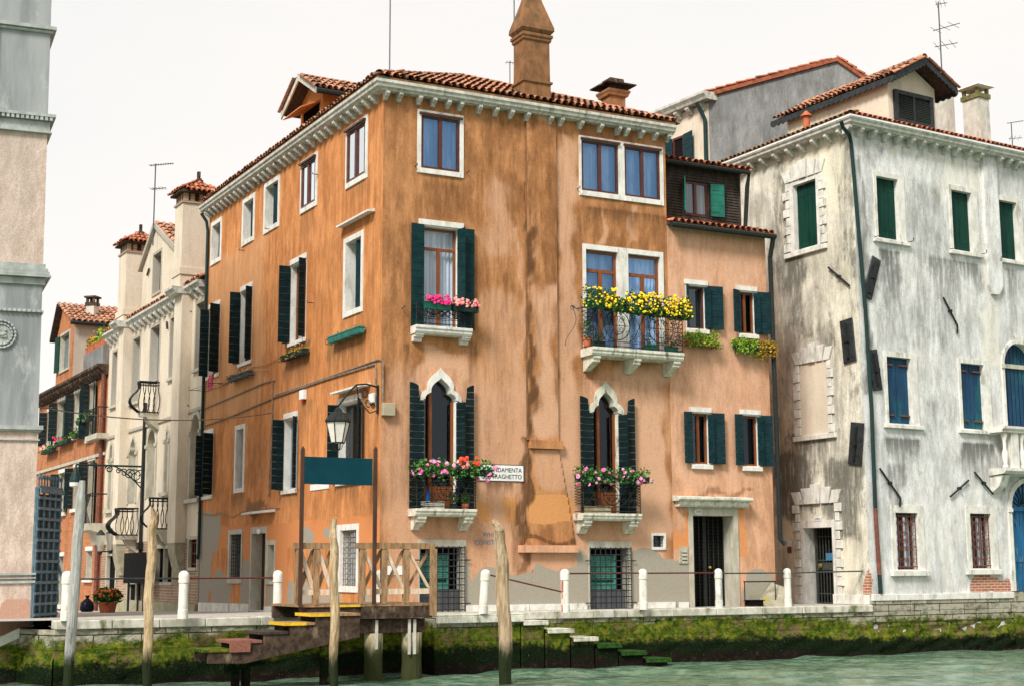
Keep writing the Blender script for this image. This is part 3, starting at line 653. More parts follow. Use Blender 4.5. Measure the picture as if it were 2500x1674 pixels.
# ================================================================ mooring poles
def pole(pts,rad,mat,lab,seed,head='flat'):
    random.seed(seed);k=26;P=[]
    px=[p for p,_ in pts];a,b=np.array(px[0]),np.array(px[-1])
    mb=MB();n=14;V=[]
    for i in range(k+1):
        t=i/k;j=t*(len(px)-1);i0=min(int(j),len(px)-2);q=np.array(px[i0])*(1-(j-i0))+np.array(px[i0+1])*(j-i0)
        r=pts[i0][1]*(1-(j-i0))+pts[i0+1][1]*(j-i0)
        wb=.004 if mat=='pole_grey' else .014;q=q+np.array([wb*math.sin(i*.9+seed),wb*math.cos(i*1.3),0])
        for s in range(n):
            an=2*math.pi*s/n;rr_=r*(1+(.07 if mat!='pole_grey' else .03)*math.sin(3*an+seed+i*.35)+random.uniform(-.07,.07)*(1 if mat!='pole_grey' else .4));z=q[2]
            if i==k and head=='split': z+=.10*math.sin(an*1+seed)+random.uniform(-.04,.04)
            V.append((q[0]+rr_*math.cos(an),q[1]+rr_*math.sin(an),z))
    mb.add(V,[(i*n+j,i*n+(j+1)%n,(i+1)*n+(j+1)%n,(i+1)*n+j) for i in range(k) for j in range(n)]+[tuple(k*n+j for j in range(n))])
    o=mb.build('mooring_pole',mat);tag(o,lab,'mooring pole','wooden mooring poles standing in the canal');random.seed(seed+50);return o
def pp(x,y,Y,r): return (tuple(aty(x,y,Y)),r)
def down(pt,z): return ((pt[0][0],pt[0][1],z),pt[1])
b_=pp(165,1674,27.2,.092);pole([down(b_,-2.6),b_,pp(177,1500,27.2,.098),pp(189,1330,27.2,.098),pp(197,1225,27.2,.09),pp(201,1172,27.2,.052)],0,'pole_grey','pale grey tapered mooring pole leaning right in front of the lattice gate',3)
b_=pp(359,1674,27.4,.085);pole([down(b_,-2.6),b_,pp(361,1520,27.4,.085),pp(368,1400,27.4,.092),pp(372,1290,27.4,.085),pp(377,1246,27.4,.07)],0,'pole_brown','knotty bare mooring pole with a broken orange top in front of the cream house',5,'split')
b_=pp(815,1674,27.0,.078);pole([down(b_,-2.6),b_,pp(816,1500,27,.085),pp(815,1340,27,.08),pp(814,1266,27,.055)],0,'pole_brown','slim mooring pole standing in front of the landing stage steps',9)
b_=pp(1234,1659,29.4,.125);pole([down(b_,-2.6),b_,pp(1232,1520,29.4,.135),pp(1226,1380,29.4,.13),pp(1219,1300,29.4,.115),pp(1213,1276,29.4,.09)],0,'pole_tan','thick weathered mooring pole with a split top at the water steps',12,'split')
random.seed(21)
# ================================================================ wooden landing stage
JW=1.9
jt=thing('landing_stage',QF.p(QF.px(960,1472,JW)[0],.25,1.2),'wooden landing stage with cross-braced railings and steps down to the water','landing stage')
u0,zt=QF.px(734,1474,JW);u1,zt2=QF.px(1051,1472.5,JW);zt=(zt+zt2)/2
mb=MB()
n=9
for i in range(n): mb.box(QF,u0+.01,u1-.01,zt-.045,zt+random.uniform(0,.006),i*JW/n+.05,(i+1)*JW/n+.04)
mb.build('deck','jetty_wood',jt)
mb=MB();us_=QF.px(879,1480,JW)[0];mb.box(QF,us_+.01,u1+.02,zt-.29,zt-.05,JW-.1,JW+.05);mb.box(QF,u0,us_-.01,zt-.29,zt-.05,JW-.14,JW+.01)
mb.box(QF,u0,u1,zt-.29,zt-.05,.1,.25);mb.build('beam','beam_wood',jt)
mb=MB();a=QF.px(884,1500,JW)[0];b=QF.px(1042,1500,JW)[0];mb.box(QF,a,b,zt-.58,zt-.31,JW-.45,JW-.1)
mb.build('beam','beam_wood',jt)
for xa,xb in ((890,932),(982,1027)):
    a=QF.px(xa,1600,JW-.25)[0];b=QF.px(xb,1600,JW-.25)[0];r=(b-a)/2;c=QF.p((a+b)/2,0,JW-.25)
    mb=MB();mb.lathe((c[0],c[1],0),[(r*1.02,-2.6),(r*1.04,-1.2),(r*.98,-.9),(r,-.5),(r,zt-.59)],18,jit=.03);mb.build('pile','pile_concrete',jt)
for x in (921,1001,1014): 
    a=QF.px(x,1520,JW)[0];mb=MB();mb.box(QF,a-.03,a+.03,-.85+.12*(x==921)+.1,zt-.32,JW-.04,JW-.02)
    mb.build('strap','chimney_pale',jt)
def railing_x(xs,last_low=None):
    """posts and X braces between the given screen x positions, on the stage front"""
    U=[QF.px(x,1400,JW)[0] for x in xs];zr=1.16+zt-.25
    top=QF.px((xs[0]+xs[-1])/2,(1335),JW)[1]
    rp=MB();rp.box(QF,U[0]-.12,U[-1]+.06,top-.03,top+.09,JW-.06,JW+.06);rail=rp.build('railing','pale_wood' if 0 else 'jetty_wood',jt)
    for i,u in enumerate(U):
        lo=zt-.0 if not(i==len(U)-1 and last_low) else zt-.25
        w0=JW-.05 if not(i==len(U)-1 and last_low) else JW+.052
        MB().box(QF,u-.06,u+.06,lo,top-.03,w0,w0+.1).build('post','jetty_wood',rail)
    for a,b in zip(U,U[1:]):
        z0,z1=zt+.30,top-.04
        for k,(ua,ub) in enumerate(((a+.03,b-.05),(b-.03,a+.05))):
            mb=MB();t=.058;dx=(ub-ua);L=math.hypot(dx,z1-z0);nx_,nz_=(z1-z0)/L*t,-dx/L*t
            mb.prism(QF,[(ua-nx_,z1-nz_),(ua+nx_,z1+nz_),(ub+nx_,z0+nz_),(ub-nx_,z0-nz_)],JW-.03-.045*k,JW+.012-.045*k)
            mb.build('brace','pale_wood' if k==0 else 'jetty_wood',rail)
        MB().box(QF,a+.056,b-.056,zt+.19,zt+.30,JW-.03,JW+.03).build('lower_rail','pale_wood',rail)
    return rail
railing_x([883.5,937,991,1053],True);railing_x([728,771,815])
# flight to the water: treads run left and down in front of the stage
tr=[(760.7,1497),(695.6,1519),(632,1541),(562,1563),(495,1585)];SWf=2.95
ur=QF.px(879,1497,SWf)[0];prev=ur
yel=MB().box(QF,QF.px(826,1474,JW)[0],us_-.01,zt-.05,zt-.012,JW+.012,JW+.05);yel.build('yellow_edge','yellow_paint',jt)
Zs=[]
for i,(x,y) in enumerate(tr):
    u,z=QF.px(x,y,SWf);Zs.append((u,z))
    mb=MB();mb.box(QF,u,prev+.06 if i else ur,z-.05,z,JW+.12,SWf+.02)
    st_=mb.build('step','jetty_wood' if i<2 else 'dark_wood' if i==2 else ('mat_red' if i==3 else 'quay_stone'),jt)
    if i<2: MB().box(QF,u-.006,u+.42,z-.055,z+.004,SWf+.021,SWf+.03).build('yellow_edge','yellow_paint',st_);MB().box(QF,u-.012,u-.002,z-.055,z+.004,JW+.13,SWf+.03).build('yellow_edge','yellow_paint',st_)
    if i==3: MB().box(QF,u-.02,u+.38,z-.21,z+.006,SWf+.022,SWf+.034).build('mat','mat_red',st_)
    prev=u
mb=MB();pts=[(ur,Zs[0][1]-.055)]
for i,(u,z) in enumerate(Zs):
    pts.append((u+.1,z-.055))
    if i+1<len(Zs): pts.append((u+.1,Zs[i+1][1]-.055))
pts+=[(Zs[-1][0]+.1,Zs[-1][1]-.25),(Zs[3][0]+.3,Zs[3][1]-.42),(ur,Zs[0][1]-.46)]
mb.prism(QF,pts,SWf-.07,SWf-.01);mb.build('stringer','beam_wood',jt)
mb=MB();mb.prism(QF,pts,JW+.13,JW+.19);mb.build('stringer','beam_wood',jt)
mb=MB();a=QF.px(555,1625,2.5);b=QF.px(780,1568,2.5);mb.prism(QF,[(a[0],a[1]-.12),(b[0],b[1]-.14),(b[0],b[1]+.02),(a[0],a[1]+.06)],2.3,2.5);mb.build('beam','quay_stone',jt)
for x in (575,600,790,812):
    c=QF.p(QF.px(x,1640,2.4)[0],0,2.4);mb=MB();mb.lathe((c[0],c[1],0),[(.08,-2.5),(.085,-1),(.08,-.85 if x<700 else -.3)],10,jit=.08);mb.build('pile','quay_stone',jt)
# sign on two posts
SG=JW-.25;zb=zt
sg=thing('signboard',QF.p(QF.px(830,1150,JW+.1)[0],zt,JW+.1),'blank teal board held between two brown posts above the landing stage','sign')
ua=QF.px(742,1120,JW+.1)[0];ub=QF.px(908.5,1180,JW+.1)[0];z1=QF.px(825,1116,JW+.1)[1];z0=QF.px(825,1182,JW+.1)[1]
MB().box(QF,ua,ub,z0,z1,JW+.085,JW+.12).build('board','sign_teal',sg)
for x,yb,wq in ((738,1462,JW+.1),(916.5,1462,JW+.1)):
    u=QF.px(x,1200,wq)[0];zt_=QF.px(x,1089,wq)[1]
    mb=MB();mb.box(QF,u-.034,u+.034,zt-.0,zt_-.05,wq-.045,wq+.02)
    mb.add([QF.p(u-.034,zt_-.05,wq-.045),QF.p(u+.034,zt_-.05,wq-.045),QF.p(u+.034,zt_-.05,wq+.02),QF.p(u-.034,zt_-.05,wq+.02),QF.p(u,zt_+.02,wq)],[(0,1,4),(1,2,4),(2,3,4),(3,0,4)])
    if x>900: pass
    mb.build('post','post_brown',sg)
# ================================================================ shared builders for houses
def frus(mb,fr,uc,wc,prof):
    """stacked rectangular rings (half-u, half-w, z)"""
    P=[]
    for hu,hw,z in prof: P+=[fr.p(uc-hu,z,wc-hw),fr.p(uc+hu,z,wc-hw),fr.p(uc+hu,z,wc+hw),fr.p(uc-hu,z,wc+hw)]
    k=len(prof);return mb.add(P,[(i*4+j,i*4+(j+1)%4,i*4+4+(j+1)%4,i*4+4+j) for i in range(k-1) for j in range(4)]+[(0,1,2,3),tuple((k-1)*4+j for j in range(4))])
def mitre(nA,nB): return (nA+nB)/(1+float(np.dot(nA,nB)))
def cornice(parent,lf,ff,uL,uR,zt,h,ov,mat='cornice_stone',bright=None):
    prof=[(-.05,zt),(ov,zt),(ov,zt-.07*h/.22),(ov-.04,zt-.10*h/.22),(ov-.05,zt-.16*h/.22),(ov-.12,zt-.19*h/.22),(ov-.14,zt-h),(-.05,zt-h)]
    mb=MB();mb.sweep(prof,[lf.p(uL,0),lf.p(0,0),ff.p(uR,0)],[lf.n,mitre(lf.n,ff.n),ff.n]);c=mb.build('cornice',mat,parent)
    if bright:
        mb=MB();mb.sweep([(ov-.02,zt+.004),(ov+.015,zt+.004),(ov+.015,zt-.045),(ov+.002,zt-.045),(ov+.002,zt+.001)],[lf.p(uL,0),lf.p(0,0),ff.p(uR,0)],[lf.n,mitre(lf.n,ff.n),ff.n]);mb.build('gutter_edge',bright,c)
    return c
def corbels(c,fr,us,zt,wd=.095,pr=.23,hh=.19,mat='cornice_stone'):
    for u in us:
        mb=MB();mb.prismu(fr,[(.0,zt-.003),(pr,zt-.003),(pr+.01,zt-hh*.35),(pr*.8,zt-hh*.62),(pr*.45,zt-hh*.8),(pr*.35,zt-hh),(0,zt-hh*1.05)],u-wd/2,u+wd/2);mb.build('corbel',mat,c)
def balcony(b,fr,u0,u1,zt,pr,h,br,brh,brw,mat='balcony_stone',lab=None):
    mb=MB();prof=[(.0,zt),(pr,zt),(pr,zt-h*.35),(pr-.03,zt-h*.45),(pr-.03,zt-h*.7),(pr-.07,zt-h),(0,zt-h)]
    mb.prismu(fr,prof,u0,u1);s=mb.build('balcony',mat,b,bevel=.008)
    for u in br:
        mb=MB();H=brh;q=pr-.08
        mb.prismu(fr,[(0,zt-h-.002),(q,zt-h-.002),(q,zt-h-H*.18),(q-.05,zt-h-H*.28),(q-.04,zt-h-H*.42),(q-.16,zt-h-H*.55),(q*.45,zt-h-H*.72),(.09,zt-h-H),(0,zt-h-H)],u-brw/2,u+brw/2);mb.build('bracket',mat,s,bevel=.006)
    return s
def scrollrail(s,fr,u0,u1,zb,h,w,circs,mat='iron',side=True):
    """wrought railing: rails, uprights, big rings with scrolls"""
    mb=MB();r=.0125;zt=zb+h
    for z,rr_ in ((zb+.05,.011),(zt,.014),(zt-.09,.009)): mb.tube([fr.p(u0,z,.02),fr.p(u0,z,w),fr.p(u1,z,w),fr.p(u1,z,.02)],rr_,5)
    for z in (zb+.12,): 
        for k in range(2): mb.tube([fr.p(u0,z+.07*k,w),fr.p((u0+u1)/2,z+.02+.05*(1-k),w),fr.p(u1,z+.07*k,w)],.006,4)
    for u in (u0,u1): mb.tube([fr.p(u,zb,w),fr.p(u,zt+.03,w)],.013,5)
    lo,hi=zb+.20,zt-.10;zc=(lo+hi)/2;R=(hi-lo)/2
    for uc in circs:
        mb.tube(circ(fr,uc,zc,w,R),r,4,True);mb.tube(circ(fr,uc,zc,w+.004,R*.62),r*.8,4,True)
        mb.tube([fr.p(uc,lo,w),fr.p(uc,hi,w)],r*.7,4);mb.tube([fr.p(uc-R,zc,w),fr.p(uc+R,zc,w)],r*.7,4)
        for sx in(-1,1):
            for sz in (-1,1): mb.tube(scroll(fr,uc+sx*R*.33,zc+sz*R*.33,w,R*.22,1.2,sx,0,12),r*.7,4)
    for i in range(int((u1-u0)/.15)):
        uu_=u0+.1+i*.15;mb.tube(scroll(fr,uu_,lo+(hi-lo)*(.25+.5*(i%2)),w-.006,.07,1.3,1 if i%2 else -1,i*1.1,10),r*.6,4);mb.tube([fr.p(uu_-.05,lo,w),fr.p(uu_+.05,zc,w),fr.p(uu_-.05,hi,w)],r*.5,4)
    edges=[u0]+[q for c in circs for q in (c-R,c+R)]+[u1]
    for a,b in zip(edges[::2],edges[1::2]):
        L=b-a
        if L<.1: continue
        n=16
        mb.tube([fr.p(a+L*i/n,zc+R*math.cos(math.pi*i/n),w) for i in range(n+1)],r*.8,4)
        mb.tube([fr.p(a+L*i/n,zc-R*math.cos(math.pi*i/n),w) for i in range(n+1)],r*.8,4)
        q=min(.11,L*.3)
        for uu_,sx in ((a+q,1),(b-q,-1)):
            mb.tube(scroll(fr,uu_,hi-q*.9,w,q*.8,1.4,sx,1.5),r*.7,4);mb.tube(scroll(fr,uu_,lo+q*.9,w,q*.8,1.4,sx,-1.5),r*.7,4)
    if side:
        k=7
        for uu_ in (u0,u1):
            for i in range(k):
                za=lo+(hi-lo)*i/k;zb_=lo+(hi-lo)*(i+1)/k
                mb.tube([fr.p(uu_,za,.03),fr.p(uu_,zb_,w)],r*.6,4);mb.tube([fr.p(uu_,zb_,.03),fr.p(uu_,za,w)],r*.6,4)
    return mb.build('railing',mat,s)
def grille(mb,fr,r,nu,nz,w,rad=.011,ext=0):
    u0,u1,z0,z1=r
    for i in range(nu): u=u0+(u1-u0)*i/(nu-1);mb.tube([fr.p(u,z0,w),fr.p(u,z1,w)],rad,4)
    for i in range(nz):
        z=z0+(z1-z0)*(i+.3)/(nz-.4);e=ext if i in(1,nz-3) else 0
        mb.tube([fr.p(u0-e,z,w+.012),fr.p(u1+e,z,w+.012)],rad,4)
def flower_box(fr,u0,u1,z,w,lab,planter='planter_green',leaf='leaf',petals=(),n=260,spill=.12,height=.15,bh=.13,d=.16,nb=30,group='flower boxes hung on the windows and balconies',lsize=.06,bsize=.035,rack=False):
    t=thing('flower_box',fr.p((u0+u1)/2,z,w+d/2),lab,'flower box',group)
    mb=MB();
    if planter:
        mb.prismu(fr,[(w+.02,z),(w+d-.02,z),(w+d,z+bh),(w,z+bh)],u0,u1);mb.box(fr,u0-.01,u1+.01,z+bh,z+bh+.02,w-.01,w+d+.01);mb.build('planter',planter,t)
    if rack:
        mb=MB()
        for zz in (z-.01,z+bh*.7): mb.tube([fr.p(u0-.05,zz,w-.02),fr.p(u0-.05,zz,w+d+.03),fr.p(u1+.1,zz,w+d+.03),fr.p(u1+.1,zz,w-.02)],.006,4)
        for i in range(5): u=u0-.05+(u1-u0+.15)*i/4;mb.tube([fr.p(u,z-.01,w-.02),fr.p(u,z-.01,w+d+.03),fr.p(u,z+bh*.7,w+d+.03)],.006,4)
        mb.build('rack','iron',t)
    L=u1-u0;k=max(2,int(L/.16));bl=[]
    for i in range(k):
        u=u0+(i+.5)*L/k
        bl.append((fr.p(u,z+bh+height*random.uniform(.25,.6),w+d*.5),(L/k*.85,d*.6,height*random.uniform(.6,1.1)),int(n/k*.65)))
        if spill: bl.append((fr.p(u,z+bh*.6,w+d*.95),(L/k*.8,.07,spill*random.uniform(.7,1.3)),int(n/k*.35)))
    if n: foliage('foliage',leaf,t,bl,lsize)
    for pm,(f0,f1),cnt,(za,zb) in petals:
        pts=[fr.p(u0+L*random.uniform(f0,f1),z+random.uniform(za,zb),w+d*random.uniform(.45,1.45)) for _ in range(cnt)]
        blossoms('blossoms',pm,t,pts,bsize)
    return t
def ogee(uc,hw,zs,zi,n=9,k=1.):
    """inner outline of a Venetian ogee arch: from left spring over the lobes to the tip and down; half width hw, spring zs, tip zi"""
    H=zi-zs
    L=[(-1,0),(-.97,.10),(-.88,.20),(-.74,.27),(-.64,.30),(-.62,.36),(-.62,.46),(-.55,.60),(-.42,.72),(-.26,.82),(-.12,.90),(-.04,.96),(0,1)]
    pts=[(uc+x*hw,zs+y*H) for x,y in L];return pts+[(uc-x*hw,zs+y*H) for x,y in L[-2::-1]]
def gothic(b,fr,u0,u1,z0,zs,zi,outer_dx,outer_top,mat):
    """window opening with a cusped ogee head; returns part and rectangular hole; fills the spandrels with plaster"""
    uc=(u0+u1)/2;hw=(u1-u0)/2;inn=ogee(uc,hw,zs,zi)
    out=ogee(uc,hw+outer_dx,zs-.0,outer_top);out[0]=(out[0][0],zs-.05);out[-1]=(out[-1][0],zs-.05)
    mb=MB();P=[];n=len(inn)
    for w_ in (-.25,.05):
        for q in inn: P.append(fr.p(q[0],q[1],w_))
        for q in out: P.append(fr.p(q[0],q[1],w_))
    fs=[]
    for i in range(n-1):
        fs+=[(i,i+1,n+i+1,n+i),(2*n+i,3*n+i,3*n+i+1,2*n+i+1),(i,2*n+i,2*n+i+1,i+1),(n+i,n+i+1,3*n+i+1,3*n+i)]
    fs+=[(0,n,3*n,2*n),(n-1,3*n-1,4*n-1,2*n-1)]
    mb.add(P,fs);mb.box(fr,u0-.05,u0,z0,zs-.02,-.25,.004);mb.box(fr,u1,u1+.05,z0,zs-.02,-.25,.004)
    win=mb.build('window',mat,b)
    # plaster spandrel between rectangular hole and arch
    hu0,hu1,ht=u0-outer_dx-.02,u1+outer_dx+.02,outer_top+.02
    mb=MB();P=[fr.p(q[0],q[1],0) for q in out];top=[fr.p(q[0],ht,0) for q in out];m=len(out)
    fs=[(i,i+1,m+i+1,m+i) for i in range(m-1)];mb.add(P+top,fs)
    mb.quad(fr.p(hu0,zs-.05,0),fr.p(out[0][0],zs-.05,0),fr.p(out[0][0],ht,0),fr.p(hu0,ht,0));mb.quad(fr.p(out[-1][0],zs-.05,0),fr.p(hu1,zs-.05,0),fr.p(hu1,ht,0),fr.p(out[-1][0],ht,0))
    mb.quad(fr.p(hu0,z0,0),fr.p(u0-.05,z0,0),fr.p(u0-.05,zs-.05,0),fr.p(hu0,zs-.05,0));mb.quad(fr.p(u1+.05,z0,0),fr.p(hu1,z0,0),fr.p(hu1,zs-.05,0),fr.p(u1+.05,zs-.05,0))
    mb.build('wall_infill','orange_low',b)
    return win,(hu0,hu1,z0,ht)
# ================================================================ orange corner house
ZC=12.33
oh=thing('corner_house',(float(C[0]),float(C[1]),0),'tall weathered orange corner house with ogee windows, green shutters and a tiled hip roof','house')
holes=[]
UR=7.9;UL=-13.5;ZW=12.12
def add(win_hole): holes.append(win_hole[1]);return win_hole[0]
# --- front windows
r=FF.rect(1028,280,1122,423);wn=add(window(oh,FF,r,(.10,.10,.12,.12),frame='brown_frame',fw=.0,ft=.06,pane='glass_blue',behind='curtain_blue',bw=-.2,proud=.025));MB().box(FF,r[0]-.06,r[1]+.06,r[3]-.0,r[3]+.045,.03,.09).build('blind_box','brown_frame',wn)
ra=FF.rect(1418,342,1510,477);rb=FF.rect(1523,357,1612,489);z0=min(ra[2],rb[2]);z1=max(ra[3],rb[3]);ra=(ra[0],ra[1],z0,z1);rb=(rb[0],rb[1],z0,z1)
for k,q in enumerate((ra,rb)):
    m_=(ra[1]+rb[0])/2
    sr=(.07,m_-ra[1]-.001,.11,.13) if k==0 else (rb[0]-m_-.001,.10,.11,.13)
    wn=add(window(oh,FF,q,sr,frame='brown_frame',fw=.0,ft=.055,pane='glass_blue',behind='curtain_blue',bw=-.2,proud=.025));MB().box(FF,q[0]-.03,q[1]+.03,q[3],q[3]+.045,.03,.09).build('blind_box','brown_frame',wn)
# second floor left: door window, balcony
r=FF.rect(1034,552,1119,806);wn=add(window(oh,FF,r,fw=-.16,ft=.05,transom=.78,pane='glass_clear',behind='curtain',bw=-.3,lintel=(.13,.13)))
hw_=FF.px(1034,600)[0]-FF.px(1003,600)[0]
leaf_shutter(FF,r[0]-.01,'L',hw_,r[2]-.0,r[3]+.03,176,'front_green',wn);leaf_shutter(FF,r[1],'R',.33,r[2],r[3]+.0,96,'front_green',wn,w=.0);leaf_shutter(FF,r[1]+.06,'R',.32,r[2]-.0,r[3]+.03,177,'front_green',wn,w=.05)
s0=FF.px(1015,806,.32)[0];s1=FF.px(1154,824,.32)[0]
bl=balcony(oh,FF,s0,s1,r[2]-.0,.34,.19,[s0+.14,s1-.12],.17,.22,mat='clean_stone')
scrollrail(bl,FF,s0+.02,s1-.02,r[2],.50,.31,[(s0+s1)/2-.28,(s0+s1)/2+.30],side=False)
a=FF.px(1036,750,.4)[0];b=FF.px(1097,750,.4)[0];c=FF.px(1103,750,.4)[0];d=FF.px(1164,760,.4)[0];zz=r[2]+.36
flower_box(FF,a,b,zz,.35,'green trough of magenta flowers on the upper left balcony rail',petals=(('petal_magenta',(0,1),42,(.12,.32)),),n=90,spill=0,bh=.15,d=.17,bsize=.045)
flower_box(FF,c,d,zz,.35,'dark green trough of salmon pink flowers on the upper left balcony rail',planter='planter_dark',petals=(('petal_salmon',(0,1),46,(.12,.30)),),n=80,spill=0,bh=.15,d=.17,bsize=.045)
# second floor right: pair of french windows with balcony
ra=FF.rect(1429,608,1511,860);rb=FF.rect(1532,620,1615,872);z0=ra[2];z1=(ra[3]+rb[3])/2;m_=(ra[1]+rb[0])/2
for k,q in enumerate(((ra[0],ra[1],z0,z1),(rb[0],rb[1],z0,z1))):
    add(window(oh,FF,q,(.09,m_-ra[1]-.001,.13,.03) if k==0 else (rb[0]-m_-.001,.10,.13,.03),fw=-.08,ft=.065,transom=.78,pane='glass_blue',behind='curtain_blue',bw=-.3,proud=.03))
pj=.62;s0=FF.px(1448,850,pj)[0];s1=FF.px(1672,878,pj)[0]
bl=balcony(oh,FF,s0,s1,z0,pj,.20,[s0+.17,(s0+s1)/2,s1-.17],.34,.2)
R3=(s1-s0);scrollrail(bl,FF,s0+.03,s1-.03,z0,1.03,pj-.04,[s0+R3*.27,s0+R3*.75],side=True)
mb=MB();a=s0-.02;zz=z0+.98
mb.tube([FF.p(a,zz,.3)]+[FF.p(a-.40*i/8,zz+.03*math.sin(i),.3) for i in range(1,9)],.012,5)
mb.tube([FF.p(a-.35+.12*math.sin(i*.5),zz-.03-.9*i/10,.3-.02*i) for i in range(11)],.008,4)
mb.tube(scroll(FF,a-.36,zz-.02,.3,.07,1.4,1),.009,4);mb.tube(scroll(FF,a-.2,zz-.05,.3,.05,1.4,1),.007,4);mb.build('side_bracket','iron_grey',bl)
for nm,xa,xb,zo,lab,cnt,hh,pl in (('a',1428,1492,.93,'bushy yellow daisies in a pot at the left end of the big balcony',40,.30,'planter_green'),('b',1478,1530,.90,'small green trough of yellow daisies left of the middle of the big balcony',26,.20,'planter_dark'),('c',1532,1580,.88,'yellow daisies in a green trough at the middle of the big balcony',55,.32,'planter_green'),('d',1580,1640,.86,'densest yellow daisies hanging over the big balcony rail',85,.34,'planter_dark'),('e',1642,1700,.84,'yellow daisies in a dark trough at the right end of the big balcony',48,.30,'planter_dark')):
    a=FF.px(xa,750,pj)[0];b=FF.px(xb,750,pj)[0]
    if nm=='e': b=min(b,s1+.12);
    flower_box(FF,a,b,z0+zo,pj-.08,lab,planter=pl,leaf='leaf_dark',petals=(('petal_yellow',(-.08,1.08),int(cnt*1.3)+14,(.02,hh+.22)),),n=620,spill=.14,height=hh*1.05,bh=.15,d=.20,bsize=.034,lsize=.07,group='daisy boxes on the big balcony')
for x,lab,pm in ((1462,'dark leafy pot on the floor of the big balcony, leftmost','planter_dark'),(1590,'dark green pot on the floor of the big balcony, middle','planter_green'),(1640,'green trough on the floor of the big balcony, rightmost','planter_green')):
    u=FF.px(x,850,pj-.2)[0];flower_box(FF,u-.16,u+.16,z0+.002,pj-.3,lab,planter=pm,leaf='leaf_dark',n=110,spill=0,height=.22,bh=.14,group='pots on the floor of the big balcony')
u=s0+.03;t=thing('flower_pot',FF.p(u+.1,z0,.12),'terracotta pot at the left end of the big balcony floor','flower pot');q=FF.p(u+.1,z0+.002,.14)
MB().lathe(q,[(.085,0),(.11,.22),(.125,.225),(.125,.27),(.11,.27)],14).build('pot','terracotta',t);foliage('foliage','leaf_dark',t,[((q[0],q[1],q[2]+.5),(.13,.13,.28),120)],.06)
# first floor gothic windows
GZ=[]
for (xl,yl,xr,ybot,ysp,ytip,yout,xout,mat,nm) in ((1036,1000,1113,1243,975,922,898,1025,'clean_stone','left'),(1448,1010,1508,1254,1006,955,930,1434,'balcony_stone','right')):
    u0=FF.px(xl,yl)[0];u1=FF.px(xr,yl)[0];xc=(xl+xr)/2;zb=FF.px(xc,ybot)[1];zs=FF.px(xc,ysp)[1];zi=FF.px(xc,ytip)[1];zo=FF.px(xc,yout)[1];odx=.13 if nm=='left' else .17
    win,hole=gothic(oh,FF,u0,u1,zb,zs,zi,odx,zo,mat);holes.append(hole)
    mb=MB();ft=.06;w_=-.14
    mb.box(FF,u0,u0+ft,zb,zs-.02,w_-.05,w_);mb.box(FF,u1-ft,u1,zb,zs-.02,w_-.05,w_);mb.box(FF,u0+.16,u0+.24,zb+.02,zs+.15,w_-.04,w_+.03)
    mb.box(FF,u0+ft+.001,u1-ft-.001,zb,zb+.55,w_-.04,w_-.005)
    ins=[(x,z) for x,z in ogee((u0+u1)/2,(u1-u0)/2,zs,zi)]
    mb.build('frame','wood_frame',win);MB().quad(FF.p(u0,zb,w_-.06),FF.p(u1,zb,w_-.06),FF.p(u1,zi,w_-.06),FF.p(u0,zi,w_-.06)).build('pane','glass_dark',win)
    mb=MB();mb.quad(FF.p(u0-.1,zb,-.30),FF.p(u0+.14+(.06 if nm=='left' else 0),zb,-.34),FF.p(u0+.14,zs+.05,-.34),FF.p(u0-.1,zs+.05,-.30));mb.build('inner_jamb','interior_beige' if nm=='left' else 'wood_frame',win)
    lw=FF.px(xl,1100)[0]-FF.px(xl-35 if nm=='left' else xl-32,1100)[0];zt_=FF.px(xc,937 if nm=='left' else 970)[1]
    leaf_shutter(FF,u0-.04,'L',lw,zb+.02,zt_,177,'dark_green',win,w=.05,top=(zs-.06,.62),planks=.165)
    leaf_shutter(FF,u1+.02,'R',lw*.75,zb+.02,zs-.05,112,'dark_green',win,w=.03,planks=.165,edge=1)
    leaf_shutter(FF,u1+.12,'R',lw*.8,zb+.02,zt_,176,'dark_green',win,w=.09,top=(zs-.06,.62),planks=.165)
    pj2=.50;s0=FF.px(1016 if nm=='left' else 1424,1245,pj2)[0];s1=FF.px(1166 if nm=='left' else 1569,1262,pj2)[0]
    bl=balcony(oh,FF,s0,s1,zb,pj2,.17,[s0+.19,s1-.17],.31,.22)
    # keep the leaves clear of the slab
    scrollrail(bl,FF,s0+.04,s1-.03,zb,.78,pj2-.05,[(s0+s1)/2],mat='iron')
    GZ.append((s0,s1,zb,pj2))
s0,s1,zb,pj2=GZ[0]
flower_box(FF,s0-.12,(s0+s1)/2+.22,zb+.74,pj2-.06,'long box of trailing pink geraniums on the lower left balcony',planter='planter_dark',petals=(('petal_pink',(-.05,1.0),20,(.0,.34)),),n=520,spill=.17,height=.2,bsize=.05,lsize=.07)
flower_box(FF,(s0+s1)/2+.26,s1+.34,zb+.76,pj2-.06,'box of red and salmon geraniums at the right of the lower left balcony',planter='planter_dark',petals=(('petal_red',(.02,.72),9,(.28,.42)),('petal_salmon',(-.1,.3),10,(.18,.36)),('petal_pink',(.6,1.1),7,(-.1,.2))),n=420,spill=.15,height=.2,bsize=.06,lsize=.07)
t=thing('folding_rack',FF.p(s0+.45,zb,.25),'stack of pale slats lying on the lower left balcony floor','rack')
mb=MB();[mb.box(FF,s0+.28,s0+.75,zb+.01+.045*i,zb+.035+.045*i,.12,.40) for i in range(4)];mb.build('slats','balcony_stone',t)
q=FF.p(s0+.38,zb+.01,.3);tag(MB().lathe(q,[(.045,0),(.05,.4),(.045,.42)],10).build('watering_bottle','blue_paint'),'tall blue bottle standing on the lower left balcony','bottle')
